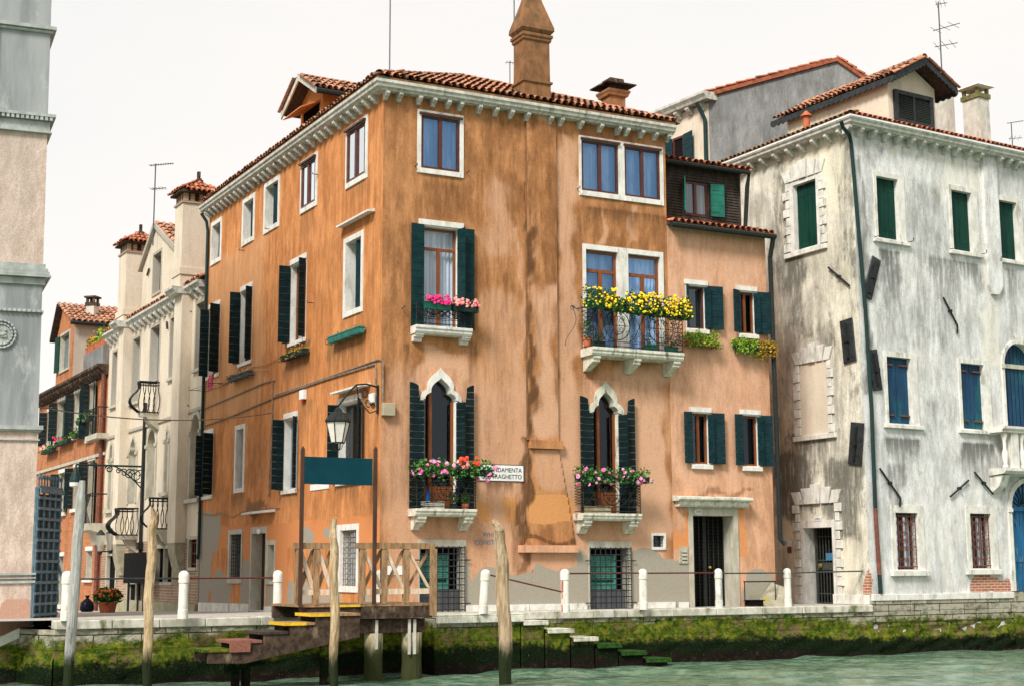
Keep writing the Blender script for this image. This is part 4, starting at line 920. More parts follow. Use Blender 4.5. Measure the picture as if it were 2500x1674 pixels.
for uu_,lab,mt in ((s1-.52,'spiky green plant in a dark pot on the lower left balcony','planter_dark'),(s1-.22,'small plant in a terracotta pot on the lower left balcony','terracotta')):
    t=thing('flower_pot',FF.p(uu_,zb,.3),lab,'flower pot');q=FF.p(uu_,zb+.003,.3);MB().lathe(q,[(.07,0),(.09,.11),(.095,.13)],12).build('pot',mt,t);foliage('foliage','leaf',t,[((q[0],q[1],q[2]+.26),(.10,.10,.14),110)],.06)
s0,s1,zb,pj2=GZ[1]
flower_box(FF,s0-.2,(s0+s1)/2-.03,zb+.74,pj2-.06,'box of pink geraniums at the left of the lower right balcony',planter='planter_dark',petals=(('petal_pink',(-.1,1.0),17,(-.1,.32)),),n=430,spill=.17,height=.18,bsize=.055,lsize=.07)
flower_box(FF,(s0+s1)/2+.02,s1+.16,zb+.74,pj2-.06,'box of pink geraniums at the right of the lower right balcony',planter='planter_dark',petals=(('petal_pink',(0,1.05),17,(-.02,.32)),),n=430,spill=.14,height=.18,bsize=.05,lsize=.07)
t=thing('planter_tray',FF.p(s0+.4,zb,.25),'white tray lying on the lower right balcony floor','tray');mb=MB();mb.box(FF,s0+.25,s0+.85,zb+.01,zb+.16,.12,.38);mb.box(FF,s0+.23,s0+.87,zb+.161,zb+.18,.10,.40);mb.build('tray','interior_beige',t)
# ground floor barred windows
for (x0,y0,x1,y1,lab) in ((1026,1333,1128,1489,0),(1440,1336,1536,1486,1)):
    r=FF.rect(x0,y0,x1,y1);wn=add(window(oh,FF,r,(.05,.09,.16,.03),frame=None,pane=None,behind='interior_dark',bw=-.42,depth=.3,smat='door_stone',proud=.02))
    mb=MB();n=17;uw=r[0]+(r[1]-r[0])*.72;zt_=r[3]-.22;zb_=r[2]+.55
    for i in range(n):
        z=zb_+(zt_-zb_)*i/n
        if i in (2,3) : mb.add([FF.p(r[0]+.03,z,-.25),FF.p(uw,z+(.02 if i==3 else -.01),-.25),FF.p(uw,z+.035,-.20),FF.p(r[0]+.03,z+.035,-.20)],[(0,1,2,3)]);continue
        mb.add([FF.p(r[0]+.03,z,-.20),FF.p(uw,z,-.20),FF.p(uw,z+.075,-.25),FF.p(r[0]+.03,z+.075,-.25)],[(0,1,2,3)])
    mb.box(FF,r[0],r[0]+.04,zb_-.06,zt_+.05,-.27,-.19);mb.box(FF,uw,uw+.05,zb_-.06,zt_+.05,-.27,-.19);mb.box(FF,r[0]+.041,uw-.001,zb_-.06,zb_-.01,-.27,-.19)
    mb.build('louvre','louvre_teal',wn);MB().box(FF,r[0],r[1],r[2],r[2]+.48,-.3,-.16).build('panel','screen',wn)
    mb=MB();grille(mb,FF,(r[0]-.02,r[1]+.05,r[2]-.02,r[3]+.02),9,11,.05,.013,.14);mb.build('grille','anchor_iron',wn)
# small square window
r=FF.rect(1594,1306,1622,1334);wn=add(window(oh,FF,r,(.045,.045,.06,.07),frame=None,pane='glass_dark',behind='interior_dark',depth=.2,proud=.015));mb=MB();grille(mb,FF,r,4,4,-.08,.008);mb.build('grille','iron',wn)
# --- front wall and its stains
E4=[]
def st(ch,x0,y0,x1,y1,s=1,soft=.3,mode='a'): E4.append((ch,x0,y0,x1,y1,s,soft,mode))
st(0,936,230,1640,870,.30,1.2);st(0,1278,1060,1300,1200,.9,.08);st(0,1268,1180,1292,1330,.9,.08);st(0,1266,1320,1284,1400,.8,.08);st(0,936,290,1010,540,.35,.6);st(0,1040,440,1130,535,.7,.2,'af');st(0,1010,436,1140,540,.45,.3);st(0,1150,300,1275,720,.38,.6);st(0,1418,502,1622,600,.85,.2,'af');st(0,1400,520,1440,600,.4,.2);st(0,940,540,1000,1240,.42,.5)
st(0,1135,560,1280,960,.34,.6);st(0,1352,270,1420,640,.2,.4);st(0,985,835,1012,990,.8,.1,'af');st(0,1148,835,1170,1000,.75,.1,'af');st(0,1175,1175,1258,1220,.85,.15,'af');st(0,1285,300,1302,1500,.8,.08);st(0,1180,900,1262,1110,.25,.4)
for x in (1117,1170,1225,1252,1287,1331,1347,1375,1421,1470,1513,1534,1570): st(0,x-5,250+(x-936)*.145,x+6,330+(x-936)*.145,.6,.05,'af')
st(0,1405,870,1430,1000,.4,.2,'af');st(0,1450,905,1600,1000,.35,.3);st(0,1270,1318,1400,1326,.9,.06);st(0,1250,1200,1300,1460,.55,.12);st(0,1435,1200,1445,1330,.3,.1)
st(1,960,235,1640,330,.75,.3);st(1,1180,430,1260,640,.7,.5);st(1,1262,540,1282,1100,.8,.15);st(1,1355,330,1415,1200,.85,.25);st(1,1025,845,1150,930,.9,.2);st(1,1170,700,1280,1180,.62,.5);st(1,1500,880,1640,1500,.95,.4);st(1,1120,1200,1440,1450,.8,.3);st(1,925,880,1640,1500,.78,1.2);st(0,1000,240,1280,330,.3,.2);st(1,1460,510,1475,600,.8,.06);st(1,1530,510,1545,600,.7,.06)
st(2,1430,1345,1620,1520,1,.3);st(2,1120,1400,1300,1520,1,.3);st(2,1290,1385,1440,1520,1,.3);st(2,1615,1376,1700,1520,1,.2);st(2,1405,1325,1442,1500,1,.15);st(2,1125,1345,1150,1510,1,.15);st(2,1560,1376,1700,1520,1,.2)
st(3,1165,1218,1200,1275,1,.1);st(3,1230,1210,1270,1278,1,.12);st(3,1300,1212,1400,1275,1,.12)
front_holes=[h for h in holes];FHO=list(holes)
wallgrid(FF,0,UR,-.1,ZW,FHO,E4,'wall','orange_front',oh,.085)
# chimney breast running up the front
mb=MB();a=FF.px(1283,500)[0];b=FF.px(1355,500)[0];zl=FF.px(1330,1075)[1];z2=FF.px(1330,1330)[1];aL=FF.px(1266,1330)[0];bL=FF.px(1404,1330)[0]
BS=[(0,1276,560,1299,1090,1,.1,'a'),(0,1283,260,1300,1075,.7,.12,'a'),(0,1330,260,1356,700,.5,.12,'a'),(0,1290,500,1340,900,.4,.3,'a'),(1,1300,700,1360,1075,.9,.4,'a'),(1,1283,400,1300,900,.5,.1,'a'),(1,1290,250,1350,300,.8,.2,'a')]
wallgrid(FF,a,b,zl,ZW,[],BS,'chimney_breast','orange_front',oh,.09,w=.075)
MB().box(FF,a-.012,a+.002,zl,ZW,.003,.076).build('chimney_breast_side','orange_chimney',oh);MB().box(FF,b-.002,b,zl,ZW,.003,.074).build('chimney_breast_side','orange_front',oh)
mb=MB();zA=zl-.22;aa=lambda z:(a+.05)+(aL+.12-a-.05)*(zA-z)/(zA-z2);bb_=lambda z:(b+.02)+(bL-b-.02)*(zA-z)/(zA-z2)
BS=[(0,1276,1080,1300,1180,.95,.1,'a'),(0,1268,1160,1292,1330,.95,.1,'a'),(3,1290,1205,1400,1275,1,.1,'a'),(1,1300,1090,1400,1200,.7,.3,'a'),(0,1270,1312,1410,1330,.9,.05,'a')]
for k in range(14):
    zt_,zb_=zA-(zA-z2)*k/14,zA-(zA-z2)*(k+1)/14
    mb.quad(FF.p(aa(zt_),zt_,.004),FF.p(aa(zb_),zb_,.004),FF.p(aa(zb_),zb_,.045),FF.p(aa(zt_),zt_,.045));mb.quad(FF.p(bb_(zt_),zt_,.004),FF.p(bb_(zb_),zb_,.004),FF.p(bb_(zb_),zb_,.045),FF.p(bb_(zt_),zt_,.045))
mb.build('flue_edge','orange_chimney',oh)
wallgrid(FF,aL,bL,z2,zA,[],BS,'chimney_breast','orange_front',oh,.035,w=.045,clip=lambda u,z:aa(z)<u<bb_(z))
mb=MB();mb.box(FF,a+.04,b+.10,zl-.20,zl,.004,.13);mb.build('ledge','orange_front',oh);mb=MB();mb.box(FF,aL-.02,bL+.03,z2-.17,z2+.0,.004,.15);mb.build('ledge','orange_low',oh)
# plinth
mb=MB();
for xa,xb in ((1136,1290),(1292,1432),(1546,1690)):
    a_=FF.px(xa,1490)[0];b_=FF.px(xb,1485)[0]
    MB().box(FF,a_,min(b_,UR-.001),-.1,.14,.004,.045).build('plinth','white_stone',oh)
# --- left wall windows
holes=[]
def side(x0,y0,x1,y1): return LF.rect(x0,y0,x1,y1)
for (x0,y0,x1,y1,bri) in ((848,326,892,424,1),(737,407,770,492,1)):
    r=side(x0,y0,x1,y1);wn=add(window(oh,LF,r,(.06,.14,.13,.13),frame='brown_frame',fw=.01,ft=.07,pane='glass_bright',behind='curtain',bw=-.2));MB().box(LF,r[0]-.02,r[1]+.06,r[3],r[3]+.05,.03,.10).build('blind_box','brown_frame',wn)
def halfshut(x0,y0,x1,y1,frac=.5,mat='slate_green'):
    r=side(x0,y0,x1,y1);q=.13
    wn=add(window(oh,LF,(r[0]+q,r[1]-q,r[2]+q,r[3]-q),(q,q,q,q),frame=None,pane=None,behind='interior_dark',bw=-.4,depth=.32))
    leaf_shutter(LF,r[1]-q-.01,'R',(r[1]-r[0]-2*q)*frac,r[2]+q+.02,r[3]-q-.02,18,mat,wn,w=-.20,vert=True)
    leaf_shutter(LF,r[0]+q+.005,'L',(r[1]-r[0]-2*q)*frac,r[2]+q+.02,r[3]-q-.02,12,mat,wn,w=-.26,vert=True)
    return wn
halfshut(646,451,682,552);halfshut(593,490,621,586);halfshut(516.5,546,540,636)
wn=halfshut(840.5,585,886,760);
halfshut(575.4,1039,596,1200)
def opened(x0,y0,x1,y1,lw,rw,la=88,ra=80,beh='interior_dark',lint=True,wl=.03,frame='wood_frame'):
    r=side(x0,y0,x1,y1);wn=add(window(oh,LF,r,frame=frame,fw=-.16,ft=.06,pane='glass_dark',behind=beh,bw=-.3,lintel=(.02,.14) if lint else None,sill=(.06,.10,.06)))
    leaf_shutter(LF,r[0]-.01,'L',lw,r[2],r[3]+.02,la,'dark_green',wn,w=wl,edge=1);
    leaf_shutter(LF,r[0]-.06,'L',lw*.8,r[2],r[3]+.02,168,'dark_green',wn,w=wl,edge=1)
    leaf_shutter(LF,r[1]+.01,'R',rw,r[2],r[3]+.02,ra,'dark_green',wn,w=wl,edge=1);return wn
opened(711,652,745,822,.30,.20,96,110);opened(589,716,613,876,.30,.20,96,112);opened(512,758,534,908,.26,.34,96,112)
opened(828,990,881,1165,.26,.38,96,150,'interior_beige',frame=None);opened(695,1026,724,1190,.30,.22,96,140,'interior_beige',frame=None);opened(500,1064,518,1206,.24,.34,96,110)
# ground floor left
r=side(832,1294,870,1430);wn=add(window(oh,LF,r,(.26,.12,.14,.14),frame=None,pane='glass_dark',behind='interior_dark',bw=-.34,depth=.3,proud=.02));mb=MB();grille(mb,LF,r,8,11,-.08,.012);mb.build('grille','conduit',wn)
r=side(656,1329,669,1416);wn=add(window(oh,LF,r,(.12,.06,.12,.1),frame=None,pane='glass_dark',behind='interior_dark',depth=.3,smat='door_stone'))
r=side(562,1304,588,1411);wn=add(window(oh,LF,r,(.12,.08,.14,.14),frame=None,pane='glass_dark',behind='interior_dark',bw=-.34,depth=.3,smat='door_stone'));mb=MB();grille(mb,LF,r,7,12,-.06,.012);mb.build('grille','iron',wn)
r=side(616,1302,646,1489);r=(r[0],r[1],-.12,r[3]);wn=add(window(oh,LF,r,(.10,.08,.18,.03),frame=None,pane=None,behind=None,depth=.36,smat='door_stone',name='door'))
MB().box(LF,r[0]+.02,r[1]-.02,r[2],r[3]-.01,-.35,-.29).build('door_leaf','post_brown',wn)
mb=MB();q=LF.px(631,1296,.03);mb.prism(LF,[(q[0]+.13*math.cos(k*math.pi/6),q[1]+.075*math.sin(k*math.pi/6)) for k in range(12)],.022,.034);mb.build('number_plate','plastic_white',wn)
def hood(x0,y0,x1,y1,w_=.22,mat='clean_stone'):
    a=LF.px(x0,y0,w_);b=LF.px(x1,y1,w_);z=(a[1]+b[1])/2;mb=MB();mb.prismu(LF,[(.004,z+.05),(w_,z+.0),(w_,z-.045),(.004,z-.03)],a[0],b[0]);mb.build('hood',mat,oh)
hood(820,548,897,516,.2);hood(806,956,881,938,.25);hood(588,1252,651,1245,.25)
# --- left wall stains
E4=[]
st(0,897,230,935,1000,.35,.5);st(0,840,435,900,540,.75,.2,'af');st(0,735,500,775,640,.7,.15,'af');st(0,648,555,660,740,.5,.15,'af');st(0,770,600,830,760,.35,.5);st(0,800,825,890,960,.95,.25,'af');st(0,692,850,760,1010,.95,.2,'af');st(0,575,905,600,960,.5,.2,'af')
st(0,800,560,835,700,.45,.3);st(0,735,980,760,1110,.7,.1,'af');st(0,600,1080,660,1180,.55,.4);st(0,690,1195,735,1280,.85,.15,'af');st(0,820,1180,880,1270,.9,.2,'af');st(0,566,1205,600,1265,.95,.1,'af');st(0,600,1225,655,1252,.9,.1);st(0,760,1200,925,1270,.4,.4);st(0,650,700,690,900,.3,.4);st(0,700,1000,800,1160,.22,.4)
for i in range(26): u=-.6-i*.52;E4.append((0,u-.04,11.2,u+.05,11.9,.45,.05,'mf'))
st(1,500,650,640,1000,.7,.6);st(1,870,840,925,1100,.45,.3)
st(2,480,1255,535,1345,1,.25);st(2,480,1335,512,1500,1,.2);st(2,515,1400,556,1500,1,.3);st(2,590,1375,615,1500,1,.2);st(2,653,1400,680,1500,1,.2);st(2,735,1295,770,1345,1,.15);st(2,700,1420,760,1500,1,.3);st(2,790,1290,815,1320,1,.1);st(2,875,1460,930,1500,1,.2);st(2,535,1425,560,1500,1,.2);st(2,715,1440,830,1500,1,.2)
st(3,480,1290,930,1325,.8,.2);st(3,600,1330,700,1480,.9,.3)
wallgrid(LF,UL,0,-.6,ZW,holes,E4,'wall','orange_side',oh,.11)
for xa,xb in ((487,609),(648,735)): MB().box(LF,LF.px(xa,1490)[0],LF.px(xb,1492)[0],-.6,.0,.004,.05,dz=.04).build('plinth','white_stone',oh)
# party walls and back, closing the house
B0=LF.p(UL,0);B1=FF.p(UR,0);B2=(B0[0]+B1[0]-C[0],B0[1]+B1[1]-C[1])
mb=MB()
for a,b in ((B0,B2),(B1,B2)): mb.quad((a[0],a[1],-.6),(b[0],b[1],-.6),(b[0],b[1],ZW),(a[0],a[1],ZW))
mb.build('rear_wall','orange_plain',oh)
# cornice, corbels
cn=cornice(oh,LF,FF,UL-.1,UR+.15,ZC,.22,.34)
fx=[100,222,357,455,553,638,766,880,985,1095,1253,1325,1460,1595,1717,1775,1875,1970,2055]
corbels(cn,FF,[min(UR+.05,max(.02,FF.px(900+x/2.8,218+(x/2.8-36)*.145,.2)[0])) for x in fx],ZC-.22)
us=[-.35]
while us[-1]>UL+.4: us.append(us[-1]-random.choice((.36,.40,.42,.52)))
corbels(cn,LF,us[0:],ZC-.22)
# brick band under the tiles
mb=MB();mb.sweep([(.30,ZC+.003),(.30,ZC+.07),(-.05,ZC+.07),(-.05,ZC+.003)],[LF.p(UL-.1,0),LF.p(0,0),FF.p(UR+.15,0)],[LF.n,mitre(LF.n,FF.n),FF.n]);mb.build('eaves_band','orange_chimney',oh)
# roof
al=math.radians(24);ca,sa=math.cos(al),math.sin(al);ze=ZC+.085;ov=.31
def v3(n,z): return (float(n[0]),float(n[1]),z)
Wd=UR+.3+.31;half=Wd/2
tiles(FF.p(-.31,ze,ov),v3(FF.d,0),v3(-FF.n*ca,sa),Wd,half/ca,lambda u,v: v*ca<min(u,Wd-u)+.05,'roof','roof_tile',oh)
Lw=-UL+.31
tiles(LF.p(UL,ze,ov),v3(LF.d,0),v3(-LF.n*ca,sa),Lw,half/ca,lambda u,v: v*ca<Lw-u+.05,'roof','roof_tile',oh)
ap=FF.p(half-.31,ze+half*sa/ca,ov-half);e0=FF.p(-.31,ze,ov);e1=FF.p(UR+.3,ze,ov);eL=LF.p(UL,ze,ov);rk=(eL[0]+ap[0]-e0[0]+ (e0[0]-FF.p(-.31,0,ov-half)[0])*0,eL[1]+ap[1]-e0[1],ap[2])
rb_=(LF.p(UL,0,ov-half)[0],LF.p(UL,0,ov-half)[1],ap[2]);e2=(B2[0],B2[1],ze)
mb=MB();dz=lambda q:(q[0],q[1],q[2]-.01);mb.add([dz(e0),dz(e1),dz(ap),dz(eL),dz(rb_),dz(e2)],[(0,1,2),(3,0,2,4),(1,5,4,2)]);mb.build('roof_deck','dark_wood',oh)
ridge([lerp3(e0,ap,.02),ap],'hip_tiles','roof_tile',oh);ridge([ap,rb_],'ridge_tiles','roof_tile',oh);ridge([lerp3(e1,ap,.02),ap],'hip_tiles','roof_tile',oh)
# big chimney
a=FF.px(1280,150,.1)[0];b=FF.px(1345,150,.1)[0];uc=(a+b)/2;hu=(b-a)/2;wc=-.22;hw=.30;zz=lambda y:FF.px(1312,y,.08)[1]
ch=MB();frus(ch,FF,uc,wc,[(hu,hw,ZC+.02),(hu,hw,zz(204)),(hu+.04,hw+.04,zz(202)),(hu+.04,hw+.04,zz(197)),(hu-.01,hw-.01,zz(196)),(hu-.02,hw-.02,zz(102)),(hu+.02,hw+.02,zz(98)),(hu+.02,hw+.02,zz(92)),(hu+.05,hw+.05,zz(90)),(hu+.05,hw+.05,zz(83))]);ch=ch.build('chimney','orange_chimney',oh)
mb=MB();frus(mb,FF,uc,wc,[(hu-.02,hw-.02,zz(82.8)),(hu+.03,hw+.03,zz(79)),(hu+.08,hw+.08,zz(73)),(hu+.07,hw+.07,zz(64)),(hu*.62,hw*.55,zz(0)),(hu*.25,hw*.25,zz(-55)),(.02,.02,zz(-60))]);mb.build('chimney_cap','orange_chimney',ch)
# small chimney at the back
Q=9.0
f2=Fr(aty(1508,240,FF.p(0,0)[1]+6.0),FF.d);a=f2.px(1489,240)[0];b=f2.px(1530,240)[0];hu=(b-a)/2;zz=lambda y:f2.px(1508,y)[1];uc=(a+b)/2
mb=MB();frus(mb,f2,uc,-hu,[(hu*.9,hu*.9,zz(262)-.6),(hu*.9,hu*.9,zz(237)),(hu*1.12,hu*1.12,zz(234)),(hu*1.18,hu*1.18,zz(229)),(hu*1.3,hu*1.3,zz(224)),(hu*1.3,hu*1.3,zz(220)),(hu*.8,hu*.8,zz(219))]);c2=mb.build('chimney','brown_render',oh)
mb=MB()
for sx in (-.8,-.27,.27,.8):
    for sy in (-.8,.8): mb.box(f2,uc+sx*hu*.95-.06,uc+sx*hu*.95+.06,zz(219)-.0,zz(209),-hu+sy*hu*.9-.06,-hu+sy*hu*.9+.06)
frus(mb,f2,uc,-hu,[(hu*1.75,hu*1.75,zz(209)),(hu*1.75,hu*1.75,zz(206)),(hu*.9,hu*.9,zz(199)),(hu*.85,hu*.85,zz(199)),(hu*.8,hu*.8,zz(190)),(hu*.3,hu*.3,zz(189))]);mb.build('chimney_cap','beam_wood',c2)
# dormer on the left slope
dw=-1.5;ur=-8.62;za=15.40;hr=1.40;dr_=.80;a,b=ur-.92,ur+.88;zk=za-.66
mb=MB();mb.prism(LF,[(a,ZC),(b,ZC),(b,zk),(ur,za-.17),(a,zk)],dw-3.2,dw);dm=mb.build('dormer','orange_plain',oh)
mb=MB()
for sg_ in (-1,1): mb.prism(LF,[(ur,za-.02),(ur+sg_*hr,za-dr_-.02),(ur+sg_*hr,za-dr_-.09),(ur,za-.11)],dw-3.4,dw+.40)
mb.build('roof','dark_wood',dm)
mb=MB()
for sg_ in (-1,1): mb.prism(LF,[(ur,za-.0),(ur+sg_*(hr+.02),za-dr_-.01),(ur+sg_*(hr+.02),za-dr_-.20),(ur,za-.2)],dw+.405,dw+.45)
mb.build('bargeboard','chimney_pale',dm)
for sg_ in (-1,1):
    d2=math.atan(dr_/hr);tiles(LF.p(ur+sg_*(hr+.03),za-dr_-.01,dw-3.3),v3(LF.n,0),v3(-sg_*LF.d*math.cos(d2),math.sin(d2)),3.75,math.hypot(dr_,hr)-.25,lambda u,v:True,'tiles','roof_tile',dm)
mb=MB();ug=ur+hr+.06;mb.tube([LF.p(ug,za-dr_-.12,dw-3.3),LF.p(ug,za-dr_-.12,dw+.42)],.085,8);mb.tube([LF.p(ug,za-dr_-.12,dw-.5),LF.p(ug-.2,za-dr_-.35,dw-.6),LF.p(b+.06,za-dr_-.6,dw-.6),LF.p(b+.06,ZC,dw-.6)],.05,8);mb.build('gutter','iron',dm)
mb=MB();mb.prismu(LF,[(dw+.003,zk-.25),(dw+.62,zk-.55),(dw+.62,zk-.58),(dw+.003,zk-.29)],a+.15,b-.2);mb.build('hood','orange_plain',dm)
MB().quad(LF.p(a+.25,ZC+.02,dw+.006),LF.p(b-.25,ZC+.02,dw+.006),LF.p(b-.25,zk-.32,dw+.006),LF.p(a+.25,zk-.32,dw+.006)).build('window','interior_dark',dm)
# down pipe at the far left end, cables
mb=MB();u=UL+.07;mb.tube([LF.p(u,ZC-.25,.3),LF.p(u,ZC-.5,.12),LF.p(u,ZC-.8,.07),LF.p(u,1.5,.07),LF.p(u,1.3,.1)],.05,8);mb.build('drainpipe','pipe_green',oh)
def lpx(L_,w_=.03,fr=LF): return [fr.p(*fr.px(480+x/2.704,600+y/2.704,w_),w_) for x,y in L_]
mb=MB();mb.tube(lpx([(45,1075),(200,1010),(440,905),(500,885),(515,885)]),.02,5);mb.tube(lpx([(500,885),(500,1110),(495,1300),(482,1480),(478,1650)]),.022,5)
mb.tube(lpx([(45,1190),(250,1115),(520,995),(850,880),(1180,778),(1184,800),(1183,1060)]),.022,5);mb.tube(lpx([(520,985),(860,868),(1195,750)])+[FF.p(-.02,FF.px(931,878)[1],.035),FF.p(.03,FF.px(931,885)[1],.035),FF.p(.03,FF.px(930,990)[1],.035)],.02,5)
mb.build('conduit','conduit',oh)
mb=MB();mb.tube(sag(LF.p(*LF.px(656,905,.05),.05),LF.p(*LF.px(610,905,.05),.05),-.0),.008,4);mb.tube(lpx([(140,900),(190,915),(230,890),(330,830),(370,800),(450,790),(530,750)]),.009,4);mb.build('cable','conduit',oh)
mb=MB();L2=[(0,300),(100,320),(170,300),(250,335),(330,295),(520,265),(600,268)];mb.tube([LF.p(*LF.px(482+x/2.992,1150+y/2.992,.03),.03) for x,y in L2],.012,4);mb.build('cable','conduit',oh)
for x,y in ((777,427),(660,560),(596,612),(765,740)): 
    q=LF.px(x,y,.0);MB().tube([LF.p(q[0],q[1],.0),LF.p(q[0],q[1],.16),LF.p(q[0],q[1]+.05,.16)],.012,4).build('shutter_hook','iron',oh)
for x,y in ((1013,407),(1139,423),(1409,462),(981,753)):
    q=FF.px(x,y,.0);MB().tube([FF.p(q[0],q[1],.0),FF.p(q[0],q[1],.14),FF.p(q[0],q[1]+.05,.14)],.012,4).build('shutter_hook','iron',oh)
# boxes on the corner, notices
MB().box(FF,FF.px(928,1000)[0]+.02,FF.px(960,1000)[0],FF.px(944,1015)[1],FF.px(944,984)[1],.004,.14).build('junction_box','box_beige',oh,bevel=.01)
al_=thing('alarm_box',LF.p(*LF.px(745,965),0),'small white alarm box with a red lamp on the orange side wall','alarm box');q=LF.px(745,965,.0);MB().box(LF,q[0]-.14,q[0]+.14,q[1]-.11,q[1]+.14,.004,.12).build('case','plastic_white',al_,bevel=.012);MB().lathe((*LF.p(q[0],0,.06)[:2],q[1]-.17),[(.03,0),(.05,.02),(.05,.055)],10).build('lamp','red_plastic',al_)
for x0,y0,x1,y1,lab in ((941,1380,984,1402,'white shield-shaped notice on the orange wall behind the landing stage railing'),(759,1183,804,1191,'narrow white notice on the orange wall below the teal board')):
    fr=FF if x0>930 else LF;r=fr.rect(x0,y0,x1,y1) if fr is FF else fr.rect(x0,y0,x1,y1)
    tag(MB().box(fr,r[0],r[1],min(r[2],r[3]-.1),r[3],.005,.02).build('notice','plastic_white'),lab,'notice')
# street name sign
r=FF.rect(1166,1136,1277,1174);zs=FF.px(1277,1174)[1];ze2=FF.px(1277,1136)[1]
sn=thing('street_sign',FF.p(r[0],zs,0),'white street name panel half hidden by geraniums on the orange wall','sign')
mb=MB();mb.box(FF,r[0],r[1],zs,ze2,.004,.02);mb.build('panel','plastic_white',sn);mb=MB();ring(mb,FF,r[0]+.0,r[1]-.0,zs,ze2,.012,.004,.024);mb.build('border','anchor_iron',sn)
W_=r[1]-r[0]
text('FONDAMENTA',FF,r[1]-.045*1.0,ze2-.165,.022,.148,'ink',sn,align='RIGHT',sx=.92);text('DEL TRAGHETTO',FF,r[1]-.045,zs+.05,.022,.148,'ink',sn,align='RIGHT',sx=.92)
gr=thing('graffiti',FF.p(*FF.px(1190,1310),0),'faded blue stencilled letters on the wall left of the mooring pole','writing')
q=FF.px(1178,1309);text('WHO',FF,q[0],q[1],.003,.15,'ink_blue',gr,ext=.001);q=FF.px(1158,1328);text('CONSTA',FF,q[0],q[1],.003,.155,'ink_blue',gr,ext=.001)
# letter and bell panel by the iron door
bp=thing('letterbox_panel',FF.p(*FF.px(1660,1350),0),'pale bell and letterbox panel with brass buttons left of the dark iron door','letterbox');r=FF.rect(1656,1333,1678,1374);MB().box(FF,r[0],r[1],r[2],r[3],.004,.03).build('panel','door_stone',bp)
for k in range(3): 
    z=r[2]+(r[3]-r[2])*(.18+.22*k);MB().box(FF,r[0]+.09,r[1]-.02,z-.012,z+.012,.031,.034).build('slot','ink',bp)
for k in range(4): z=r[2]+(r[3]-r[2])*(.12+.19*k);q=FF.p(r[0]+.045,z,.035);MB().tube([q,FF.p(r[0]+.045,z,.05)],.018,8).build('button','brass',bp)
# aerial mast at the corner
q=LF.p(-.25,ZC,-.25);tag(MB().tube([q,(q[0],q[1],ZC+4)],.018,5).build('antenna_mast','aerial'),'thin mast rising from the roof corner of the orange house','antenna')
# ================================================================ low annex house
ah=thing('low_house',FF.p(UR,0),'lower pinkish orange house with four shuttered windows and a dark iron door','house')
UA=FF.px(1889,1270)[0];ZA=FF.px(1750,565)[1];holes=[]
def af(x0,y0,x1,y1): return FF.rect(x0,y0,x1,y1)
def awin(x0,y0,x1,y1,sl,sr,al_,ar_,pane,beh,fr_='wood_frame',bars=0):
    r=af(x0,y0,x1,y1);wn=window(ah,FF,r,frame=fr_,fw=-.12,ft=.05,pane=pane,behind=beh,bw=-.26,bars=bars,lintel=(.06,.12),sill=(.04,.11,.09));holes.append(wn[1]);wn=wn[0]
    leaf_shutter(FF,r[0]-.02,'L',sl,r[2],r[3]+.02,al_,'slate_green',wn,w=.05,planks=.17);leaf_shutter(FF,r[1],'R',.20,r[2]+.02,r[3]-.02,100,'slate_green',wn,w=-.02,planks=.17)
    leaf_shutter(FF,r[1]+.04,'R',sr,r[2],r[3]+.02,ar_,'slate_green',wn,w=.06,planks=.17);return wn
awin(1675,696,1725,804,.05,.42,92,174,'glass_dark','screen','brown_frame')
awin(1801,711,1846,816,.24,.42,160,174,'glass_dark','interior_dark',bars=1)
awin(1687,1007,1734,1132,.26,.36,172,174,'glass_dark','interior_dark',bars=1)
awin(1810,1013,1855,1137,.26,.32,172,172,'glass_dark','screen')
r=af(1690,1257,1795,1478);r=(r[0],r[1],-.02,r[3]);wn,h_=window(ah,FF,r,(.13,.14,.26,.0),frame=None,pane=None,behind=None,depth=.55,smat='door_stone',name='door',proud=.03);holes.append((h_[0],h_[1],-.2,h_[3]))
MB().box(FF,r[0]+.0,r[1]-.0,r[2],r[3],-.53,-.48).build('door_leaf','interior_dark',wn)
mb=MB();n=9
for i in range(n): u=r[0]+.03+(r[1]-r[0]-.06)*i/(n-1);mb.box(FF,u-.012,u+.012,r[2]+.02,r[3]-.01,-.44,-.42)
for i in range(26):
    for j in range(n-1):
        u=r[0]+.03+(r[1]-r[0]-.06)*j/(n-1);z=r[2]+.05+(r[3]-r[2]-.1)*i/26;q=(r[1]-r[0]-.06)/(n-1)
        mb.tube([FF.p(u,z,-.43),FF.p(u+q/2,z+.04,-.43),FF.p(u+q,z,-.43)],.005,3)
um=(r[0]+r[1])/2;mb.box(FF,um-.05,um+.05,r[2]+.02,r[3]-.01,-.43,-.39);mb.build('grille','iron',wn)
mb=MB();q=FF.p(um+.14,.95,-.38);mb.lathe(q,[(.03,0),(.045,.03),(.03,.06)],10);mb.build('knob','brass',wn)
a,b=FF.px(1657,1212,.3)[0],FF.px(1838,1220,.3)[0];zt=FF.px(1745,1213,.3)[1];mb=MB()
mb.prismu(FF,[(.004,zt+.04),(.33,zt),(.33,zt-.06),(.27,zt-.10),(.004,zt-.10)],a,b);mb.prismu(FF,[(.004,zt-.101),(.24,zt-.101),(.22,zt-.20),(.17,zt-.24),(.004,zt-.24)],a+.08,b-.07);mb.build('hood','balcony_stone',wn,bevel=.006)
q=FF.px(1704.5,1248,.035);t_=MB();t_.prism(FF,[(q[0]+.115*math.cos(k*math.pi/8),q[1]+.058*math.sin(k*math.pi/8)) for k in range(16)],.031,.04);npz=t_.build('number_plate','plastic_white',wn)
text('1729',FF,q[0],q[1]-.03,.0415,.085,'ink',npz,align='CENTER')
E4=[]
